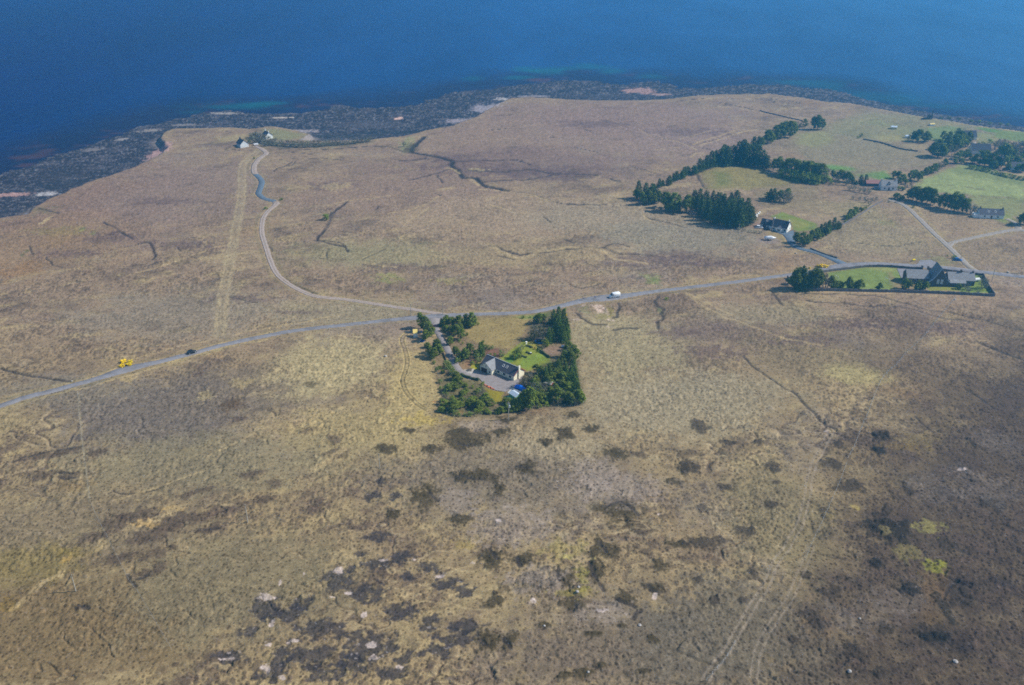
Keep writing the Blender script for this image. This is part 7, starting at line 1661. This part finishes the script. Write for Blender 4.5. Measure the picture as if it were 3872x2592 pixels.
grove(CK, "trees around the two-storey cottage", "around the two-storey cottage", [(90, 330, 240, F_), (170, 335, 205, F_), (240, 340, 200, F_), (130, 350, 270, F_), (40, 320, 230, P_), (620, 260, 160, P_), (680, 270, 160, P_), (740, 310, 200, P_), (780, 340, 270, P_), (690, 330, 240, P_), (850, 290, 150, P_), (900, 280, 150, P_), (950, 300, 180, P_), (980, 240, 160, P_), (1040, 220, 110, P_), (1090, 210, 100, P_), (1150, 190, 60, P_), (1200, 170, 60, D_), (1240, 140, 30, D_), (1300, 100, 0, P_), (100, 430, 350, T_), (170, 450, 370, T_), (230, 460, 380, T_), (300, 470, 400, T_), (40, 420, 350, T_), (690, 410, 360, P_), (740, 420, 370, P_), (170, 560, 500, T_), (250, 580, 500, T_), (330, 570, 510, T_), (390, 560, 500, T_), (80, 540, 490, D_), (300, 620, 570, T_), (60, 760, 660, P_), (130, 720, 640, P_), (190, 700, 640, P_), (250, 680, 630, B_), (780, 400, 330, D_), (850, 380, 310, D_), (560, 580, 555, B_), (20, 800, 730, P_)], wide=1.15)
grove(C4, "big village clump", "in the big village clump", [(1370, 760, 620, P_), (1420, 775, 640, P_), (1470, 775, 640, P_), (1520, 745, 610, P_), (1480, 600, 510, P_), (1540, 625, 490, F_), (1600, 610, 470, F_), (1600, 710, 540, P_), (1650, 690, 550, P_), (1560, 700, 590, P_), (1700, 670, 560, P_), (1735, 630, 515, P_), (1430, 700, 590, P_), (1640, 625, 500, F_), (1720, 665, 570, D_), (1570, 760, 650, D_), (1520, 640, 540, P_), (1680, 600, 520, P_)], share=False, wide=1.25)
grove(C4, "round village bush", "in the small round village clump", [(1180, 612, 510, P_), (1230, 618, 495, P_), (1290, 618, 510, P_), (1160, 615, 545, D_), (1330, 615, 540, P_), (1190, 530, 505, D_)], wide=1.3)
grove(C4, "village trees at the right edge", "among the right-edge village houses", [(1650, 775, 700, P_), (1600, 835, 780, P_), (1660, 838, 780, P_), (1710, 760, 690, P_), (1790, 830, 750, P_), (1840, 850, 710, P_), (1890, 860, 740, P_), (1940, 875, 770, P_), (2010, 880, 780, P_), (2050, 870, 640, P_), (2100, 800, 600, D_), (2040, 655, 590, D_), (2100, 670, 600, D_), (2150, 720, 620, D_), (2210, 770, 640, D_), (2250, 730, 620, D_), (2270, 920, 820, P_), (2150, 800, 700, P_), (1770, 830, 770, P_), (1870, 655, 615, B_), (1830, 655, 620, B_), (2130, 850, 760, P_), (2200, 850, 760, P_), (2060, 780, 680, D_), (1980, 890, 800, P_), (1900, 800, 700, P_), (1960, 830, 730, P_), (1990, 700, 600, D_), (2080, 740, 620, P_), (2130, 780, 680, P_), (2180, 800, 690, P_), (2250, 840, 740, P_), (2280, 800, 690, P_), (2120, 900, 820, P_), (2210, 910, 830, P_), (1740, 800, 730, P_), (1690, 790, 720, P_), (2230, 680, 600, D_), (2280, 690, 600, D_), (1600, 790, 720, P_), (1940, 640, 590, B_), (2290, 1440, 1270, P_), (2235, 1440, 1330, P_), (2150, 1440, 1410, B_)], wide=1.25)
grove(C4, "trees left of the red-roofed shed", "left of the red-roofed shed", [(30, 890, 790, P_), (80, 900, 800, P_), (130, 905, 810, P_), (180, 925, 810, P_), (225, 930, 830, P_), (20, 985, 880, B_), (80, 1000, 890, B_), (140, 1010, 900, B_), (200, 1015, 910, B_), (275, 1015, 930, B_), (330, 1025, 940, B_), (330, 940, 870, D_), (390, 985, 895, P_), (440, 1000, 890, P_), (490, 1010, 900, P_), (540, 1020, 910, P_), (420, 1040, 960, D_), (520, 1050, 980, D_)], wide=1.25)
# the long clipped and unclipped village hedge, bush by bush
hl = crop(*C4, [(1740, 885), (1790, 890), (1840, 900), (1890, 910), (1940, 922), (1990, 936), (2040, 950), (2090, 960), (2140, 970), (2190, 982), (2240, 992), (2285, 1000)])
for i, p in enumerate(hl):
    plant('B', p[0], p[1], p[1] - 16, 1.7, "rounded dark bush in the long village hedge above the green field", "bushes of the long village hedge")
# school ground
grove(CD, "trees of the school ground", "in the school's tree-lined ground", [(330, 640, 110, P_), (400, 655, 70, S_), (470, 665, 110, S_), (270, 610, 190, P_), (560, 655, 180, S_), (630, 665, 270, S_), (690, 640, 150, P_), (745, 645, 135, P_), (800, 645, 320, P_), (860, 635, 245, P_), (950, 645, 265, D_), (1010, 640, 330, D_), (1120, 645, 320, P_), (1190, 645, 420, P_), (1260, 640, 450, P_), (1330, 625, 440, P_), (1400, 640, 590, B_), (1545, 650, 350, P_), (1490, 630, 430, P_), (1770, 655, 405, P_), (1690, 650, 440, P_), (1640, 650, 500, B_), (2250, 675, 490, P_), (2200, 680, 560, P_), (150, 520, 360, P_), (210, 600, 330, P_)])
grove(CS, "trees around the school building", "close to the school building", [(330, 610, 385, P_), (285, 600, 450, P_), (400, 615, 430, P_), (600, 630, 430, P_), (735, 635, 455, P_), (545, 640, 490, P_), (680, 640, 520, P_), (1430, 605, 490, P_), (1540, 610, 475, T_), (1470, 700, 630, B_), (1880, 605, 360, T_), (1930, 580, 420, T_), (1790, 705, 620, T_), (1600, 690, 560, T_), (1820, 360, 325, B_)])
# shore scrub
sc_pts = crop(*C3, [(520, 360), (560, 380), (600, 350), (640, 370), (680, 390), (730, 410), (560, 420), (600, 440), (640, 430), (690, 440), (740, 450), (800, 430), (700, 480), (760, 480), (820, 460), (880, 470), (940, 480), (860, 420), (960, 440), (1010, 480), (1070, 490), (1130, 490), (1040, 445), (1110, 450), (1190, 500), (1250, 505), (1180, 460), (1310, 500), (1370, 500), (1260, 460), (1330, 455), (1430, 495), (1490, 490), (1550, 485), (1420, 450), (1500, 450), (1610, 480), (1670, 475), (1730, 470), (1600, 445), (1690, 440), (1790, 465), (1850, 460), (1910, 455), (1800, 430), (1980, 445), (2050, 440), (2120, 430), (2190, 425), (2260, 410)])
for i, p in enumerate(sc_pts):
    plant('D' if i % 3 else 'T', p[0], p[1], p[1] - (22 if i < 8 else 16), 2.0, "low grey-brown scrub bush in the belt behind the beach", "scrub bushes behind the beach")
for k, (x, yb, yt) in enumerate([(1480, 510, 490), (1560, 510, 488), (1660, 520, 492), (1780, 540, 512), (1860, 545, 510), (1960, 565, 532), (2070, 568, 530), (2140, 575, 548)]):
    p = crop(*C4, [(x - 20, yb - 120)])[0]
    plant('B', p[0], p[1], p[1] - 9, 1.8, "dark low shrub on the shore edge at the far right", "dark shrubs along the far shore edge")
# grey brash in front of the conifer block
for k, (x, y) in enumerate([(1290, 1490), (1340, 1500), (1400, 1515), (1450, 1520), (1500, 1525), (1010, 1310), (820, 1345)]):
    p = crop(*CT, [(x, y)])[0]; plant('T', p[0], p[1], p[1] - 10, 1.8, "heap of grey brushwood along the foot of the dense conifers", "brushwood at the conifer foot")

# ------------------------------------------------------------------ the air: one even volume round everything
hb = bmesh.new()
bmesh.ops.create_cube(hb, size=1.0)
hm = bpy.data.meshes.new("haze"); hb.to_mesh(hm); hb.free()
ho = bpy.data.objects.new("haze", hm); COL.objects.link(ho)
zlo, zhi = -17.0, CAMH + 4
ho.scale = (90000, 26000, zhi - zlo); ho.location = (0, 8000, (zhi + zlo) / 2)
ho["kind"] = "stuff"
hmat = bpy.data.materials.new("haze"); hmat.use_nodes = True
ht = hmat.node_tree; ht.nodes.clear()
hout = ht.nodes.new("ShaderNodeOutputMaterial"); hv = ht.nodes.new("ShaderNodeVolumePrincipled")
hv.inputs["Color"].default_value = (.10, .55, 1.0, 1); hv.inputs["Density"].default_value = HAZE; hv.inputs["Anisotropy"].default_value = .68
ht.links.new(hv.outputs[0], hout.inputs["Volume"])
hm.materials.append(hmat)
